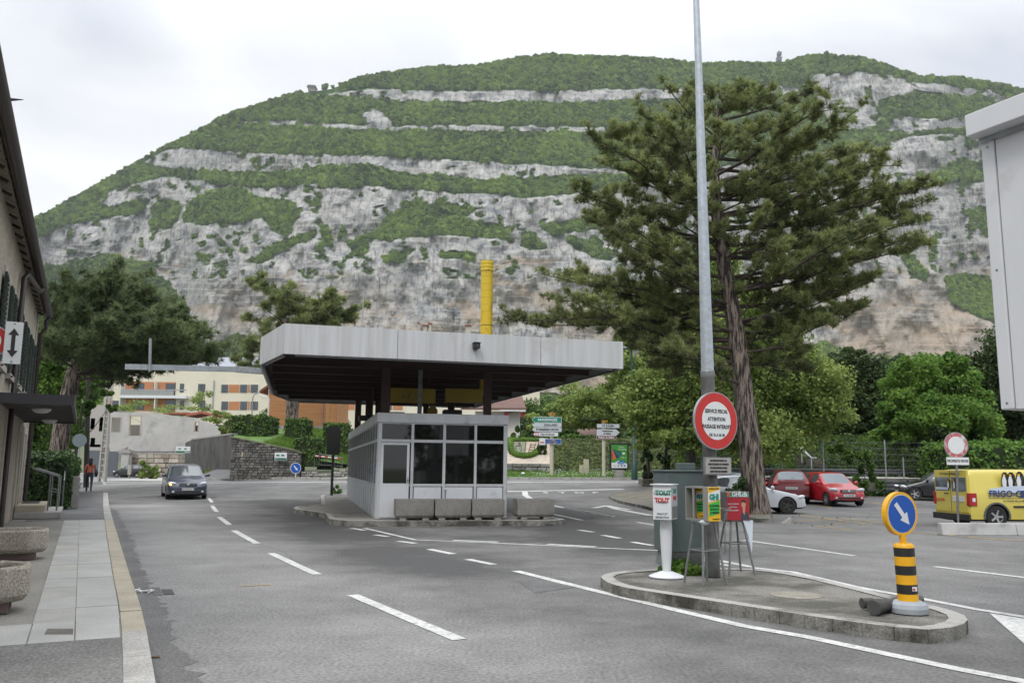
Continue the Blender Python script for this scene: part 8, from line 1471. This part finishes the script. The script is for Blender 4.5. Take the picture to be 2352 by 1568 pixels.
MB().extr([(a[0], 0, zr0), (a[0], -.06, zr0+(zr1-zr0)*.25), (a[0], 0, (zr0+zr1)/2), (a[0], -.06, zr0+(zr1-zr0)*.75), (a[0], 0, zr1), (a[0], .02, zr1), (a[0], .02, zr0)], (b[0]-a[0], 0, 0)).obj('rail', mat('rail_steel', (.09, .095, .10), .5, .4), T)
for k in range(9): x = a[0]+(b[0]-a[0])*(k+.5)/9; MB().box(x-.06, x+.06, .02, .16, 0, zr1+.03).obj('post', M_galvd, T)
# embankment
YT = 57; em = [(a[0], YW+4, zw), (b[0]+2, YW+4, zw), tuple(DD(2270, 1008, YT)), tuple(DD(1560, 1004, YT))]
o = MB().add(em, [(0, 1, 2, 3)]).obj('embankment', M_grass); tagp(o, kind='structure'); o = grasspatch('embankment_grass', em, 26000, .3); tagp(o, 'long grass covering the embankment behind the car park', 'grass')
q_ = [np.array(p_) for p_ in em]; m_ = 15000; u = rng.random(m_)[:, None]; v = rng.random(m_)[:, None]**1.1; P = (q_[0]*(1-u)+q_[1]*u)*(1-v)+(q_[3]*(1-u)+q_[2]*u)*v; k = fbm(P[:, 0]*.5, P[:, 1]*.5, 3) > .45; P = P[k]+np.abs(rng.normal(0, .22, (k.sum(), 3)))*np.array([0, -1, 1]); V, F = leaves(P, unit(rng.normal(size=P.shape)+np.array([0, -.4, .6])), .13); o = link('embankment_ivy', npmesh('embankment_ivy', V, F, M_lfC, None, {'tone': ('FACE', rng.random(len(P)))})); tagp(o, 'dark ground ivy creeping over the embankment', 'ground cover', kind='stuff')
# top lane behind the embankment
c0 = DD(1560, 1004, YT); c1 = DD(2400, 1008, YT); MB().add([tuple(c0), tuple(c1), (c1[0]+10, YT+25, c1[2]), (c0[0]+4, YT+25, c0[2])], [(0, 1, 2, 3)]).obj('upper_terrace', M_soil); tagp(bpy.data.objects['upper_terrace'], kind='structure')
hbox('lane_hedge', 'dark shaded hedge line along the top of the embankment', 1560, 2262, 985, 1006, YT+6, 2, M_lfC, ls=.2, dens=14, rough=.3)
T = thing('embankment_stairs', 'dark concrete stairs climbing the embankment', 'steps', DD(1865, 1083, YW+4.0)); o0 = np.array(T.location); n_s = 14
for k in range(n_s):
    t = k/n_s; e_ = np.array(DD(1890-75*t, 1083-78*t, YW+4+6.5*t))-o0; MB().box(e_[0]-1.1, e_[0]+.55, e_[1]-.12, e_[1]+.45, e_[2]-.35, e_[2]+.05).obj('step', mat('stair_concrete', (.13, .11, .10), .9, var=.2, vs=3), T)
T = thing('stair_handrail', 'white double handrail along the embankment stairs', 'railing', DD(1868, 1075, YW+4)); o0 = np.array(T.location)
E0, E1 = DD(1858, 1047, YW+4.4)-o0, DD(1798, 992, YW+9)-o0; E2, E3 = DD(1864, 1051, YW+4)-o0, DD(1808, 994, YW+8.6)-o0
MB().tube([E2, E3], .035, 8).tube([E2+np.array([0, 0, .0]), E2+np.array([.3, 0, 0.])], .035, 8).obj('rail', M_bw, T); MB().tube([E0, E1], .03, 8).obj('rail', M_bw, T)
pb_ = DD(1864, 1083, YW+4)-o0; MB().cyl(pb_, E2, .04, n=8).obj('post', M_bw, T); pb_ = DD(1842, 1062, YW+5.5)-o0; pt_ = DD(1841, 1030, YW+5.5)-o0; MB().cyl(pb_, pt_, .035, n=8).obj('post', M_bw, T)
# chain-link fence
YF = YW+.5; T = thing('wire_fence', 'tall wire mesh fence with grey steel posts above the car park wall', 'fence', (0, YF, zw)); zf_ = {}
for x, y in ((1699, 1003), (1796, 1045), (1889, 1009), (2031, 1010), (2074, 1050), (2182, 1012), (1610, 1005)):
    t = DD(x, y, YF); MB().cyl((t[0], 0, -.1), (t[0], 0, t[2]-zw), .04, n=8).obj('post', M_galv, T)
a = DD(1560, 1012, YF); b = DD(2250, 1012, YF); zt_ = a[2]-zw; wr_ = MB(); nn_ = 80
for k in range(0, 7): wr_.cyl((a[0], 0, zt_*k/6.0), (b[0], 0, zt_*k/6), .008, n=3)
for k in range(nn_):
    x = a[0]+(b[0]-a[0])*k/nn_; d_x = (b[0]-a[0])/nn_*5; wr_.cyl((x, 0, 0), (x+d_x, 0, zt_), .0016, n=3).cyl((x+d_x, 0, 0), (x, 0, zt_), .0016, n=3)
wr_.obj('wire_mesh', M_galvd, T, kind='stuff')
# blue-grey cycle rack thing by the wall
T = thing('blue_bench_frame', 'dark blue steel barrier standing before the car park wall', 'barrier', DD(2100, 1140, YW-.6)); o0 = np.array(T.location); M_db = mat('dark_blue_steel', (.02, .035, .06), .5); A = lambda x, y: DD(x, y, YW-.6)-o0
for y in (1108, 1117, 1126): MB().bar(A(2030, y), A(2130, y+2), .08).obj('rail', M_db, T)
for x in (2032, 2085, 2129): MB().bar(A(x, 1102), A(x, 1142), .08).obj('post', M_db, T)
P, Nn = ellcloud(tuple(DD(2060, 1138, YW-.9)), (2.6, .3, .35), 3500, 24, .4); T = thing('weed_clump', 'low weeds along the foot of the car park wall', 'weed', DD(2060, 1142, YW-.9)); spray('foliage', P, Nn, .1, M_lfF, T, org=tuple(T.location))
hbox('laurel_hedge', 'dense green laurel hedge behind the yellow van', 2175, 2400, 1024, 1120, 43, 2.5, M_lfB, ls=.14, dens=150, rough=.25)
P, Nn = ellcloud(tuple(DD(1693, 1150, 28.9)), (.35, .5, .7), 3000, 20, .35); T = thing('ivy_clump', 'dark ivy bush growing at the left side of the big pine trunk', 'bush', (DD(1693, 1180, 29.3)[0], 29.3, .1)); spray('foliage', P, Nn, .07, M_lfF, T, org=tuple(T.location))
# private property sign, kerb barrier, wedge
p = DD(2203, 1216, 24.6); p[2] = 0; T = thing('private_property_sign', 'faded round prohibition sign with a PROPRIETE PRIVEE plate before the van', 'sign', p); c = DD(2196, 1022, 24.6)-np.array(p); s = 24.6/FOC
MB().cyl((0, .03, 0), (c[0]+.02, .03, c[2]+.25), .032, n=10).obj('post', M_galvd, T); R = facing((.12, -1, 0)); disc(T, tuple(c), 29.5*s, R, M_galv, 'rim', .012, -.012); disc(T, tuple(c), 28*s, R, mat('faded_red', (.45, .12, .13), .6, dirt=((.6, .58, .58), 5, .5)), 'red_ring', .003, .001); disc(T, tuple(c), 20*s, R, M_sw, 'white_disc', .003, .0045)
c2 = DD(2200, 1058.5, 24.6)-np.array(p); plate(T, tuple(c2), 55*s, 17*s, R, M_sw); text('PROPRIETE PRIVEE', .105, tuple(c2+np.array([0, -.006, 0])), R, M_sb, T, sx=.76, bold=.002)
a = G(2166, 1229); T = thing('concrete_barrier', 'low pale concrete barrier lying in front of the yellow van', 'barrier', (a[0], a[1], 0), rad(4)); MB().extr([(0, 0, 0), (0, .28, 0), (.0, .22, .30), (.0, .06, .30)], (1.95, 0, 0)).obj('barrier', mat('barrier_concrete', (.40, .40, .39), .85, var=.12, vs=2, dirt=((.25, .25, .24), 2, .55)), T, bevel=.02); MB().extr([(1.97, .0, 0), (1.97, .28, 0), (1.97, .22, .30), (1.97, .06, .30)], (2.2, 0, 0)).obj('barrier', MATS['barrier_concrete'], T, bevel=.02)
a = G(*z8(760, 1140)); b = G(*z8(885, 1148)); T = thing('kerb_wedge', 'broken concrete wedge lying at the car park entrance', 'kerb', a); L_ = b[0]-a[0]; MB().add([(0, 0, 0), (L_, 0, 0), (L_, .3, 0), (0, .3, 0), (L_, 0, .17), (L_, .28, .17)], [(0, 1, 4), (3, 5, 2), (0, 4, 5, 3), (1, 2, 5, 4), (0, 3, 2, 1)]).obj('wedge', M_conc, T)
T = None; P = []
for k in range(45):
    x, y = z8(rnd.uniform(750, 1750), rnd.uniform(1030, 1190)); P.append(G(x, y)+np.array([0, 0, .02]))
P = np.array(P); V, F = leaves(P, unit(rng.normal(size=P.shape)*.3+np.array([0, 0, 1.])), .055); o = link('pine_cones', npmesh('pine_cones', V, F, M_bark2)); tagp(o, 'scattered pine cones and dead leaves on the car park asphalt', 'debris', kind='stuff')
# white clad box hanging over the right edge, parallel to the street
Yx = 8.0; c = DD(2273, 600, Yx); T = thing('white_clad_gantry', 'white metal clad box with a flat capping at the right picture edge', 'structure', (c[0], c[1], 0), hrz)
M_wc = mat('white_cladding', (.58, .59, .61), .45, var=.03, vs=1, dirt=((.48, .48, .47), 2, .58))
zl_ = DD(2317, 941, Yx)[2]; zt_ = DD(2229, 272, Yx)[2]; zb_ = DD(2229, 321, Yx)[2]
MB().box(0, .13, 0, 1.2, zl_, zb_+.05).obj('corner_trim', M_wc, T, bevel=.012)
for k in range(4): MB().box(.14+k*1.5, .13+(k+1)*1.5, .012, 1.2, zl_, zb_+.05).obj('panel', M_wc, T, bevel=.004)
for k in range(3): MB().box(-.02+k*2.2, 2.17+k*2.2, -.19, 1.5, zb_, zt_).obj('cap', M_wc, T, bevel=.01)
for k in range(6):
    for z_ in (zl_+.06, (zl_+zb_)/2, zb_-.1): MB().cyl((.065+k*.0+(1.5*k if k else 0), -.004, z_), (.065+(1.5*k if k else 0), .004, z_), .012, n=6).obj('rivet', M_galvd, T)
MB().box(.0, 6.1, -.03, .0, zb_-.05, zb_-.002).obj('drip_strip', M_galv, T)
MB().box(4.5, 4.7, .5, .7, 0, zl_+.1).obj('support_post', M_galv, T)
# ================================================================ trees behind the viewpoint, mirrored in the booth glass
Ps = []; Ns = []
for k in range(9):
    x = -30+k*8+rnd.uniform(-2, 2); P, Nn = ellcloud((x, -34+rnd.uniform(-5, 5), 5.5), (4.6, 4, 4.6+rnd.random()*1.5), 2600, 26, .36); Ps.append(P); Ns.append(Nn)
V, F = leaves(np.concatenate(Ps), np.concatenate(Ns), .5); o = link('tree_line', npmesh('tree_line', V, F, M_lfC, None, {'tone': ('FACE', rng.random(len(F)))})); tagp(o, 'line of dark trees mirrored in the booth window panes', 'trees', kind='stuff')
# ================================================================ haze
hz = MB().box(-1480, 1480, -380, 1395, -1.5, 700).obj('haze', None or mat('haze_air', (1, 1, 1))); tagp(hz, kind='stuff'); hm_ = MATS['haze_air']; t = hm_.node_tree
for n_ in list(t.nodes):
    if n_.type != 'OUTPUT_MATERIAL': t.nodes.remove(n_)
pv = t.nodes.new('ShaderNodeVolumePrincipled'); pv.inputs['Color'].default_value = (.86, .92, 1, 1); pv.inputs['Density'].default_value = .00008; pv.inputs['Anisotropy'].default_value = .2
t.links.new(pv.outputs[0], t.nodes['Material Output'].inputs['Volume']) if 'Material Output' in t.nodes else None
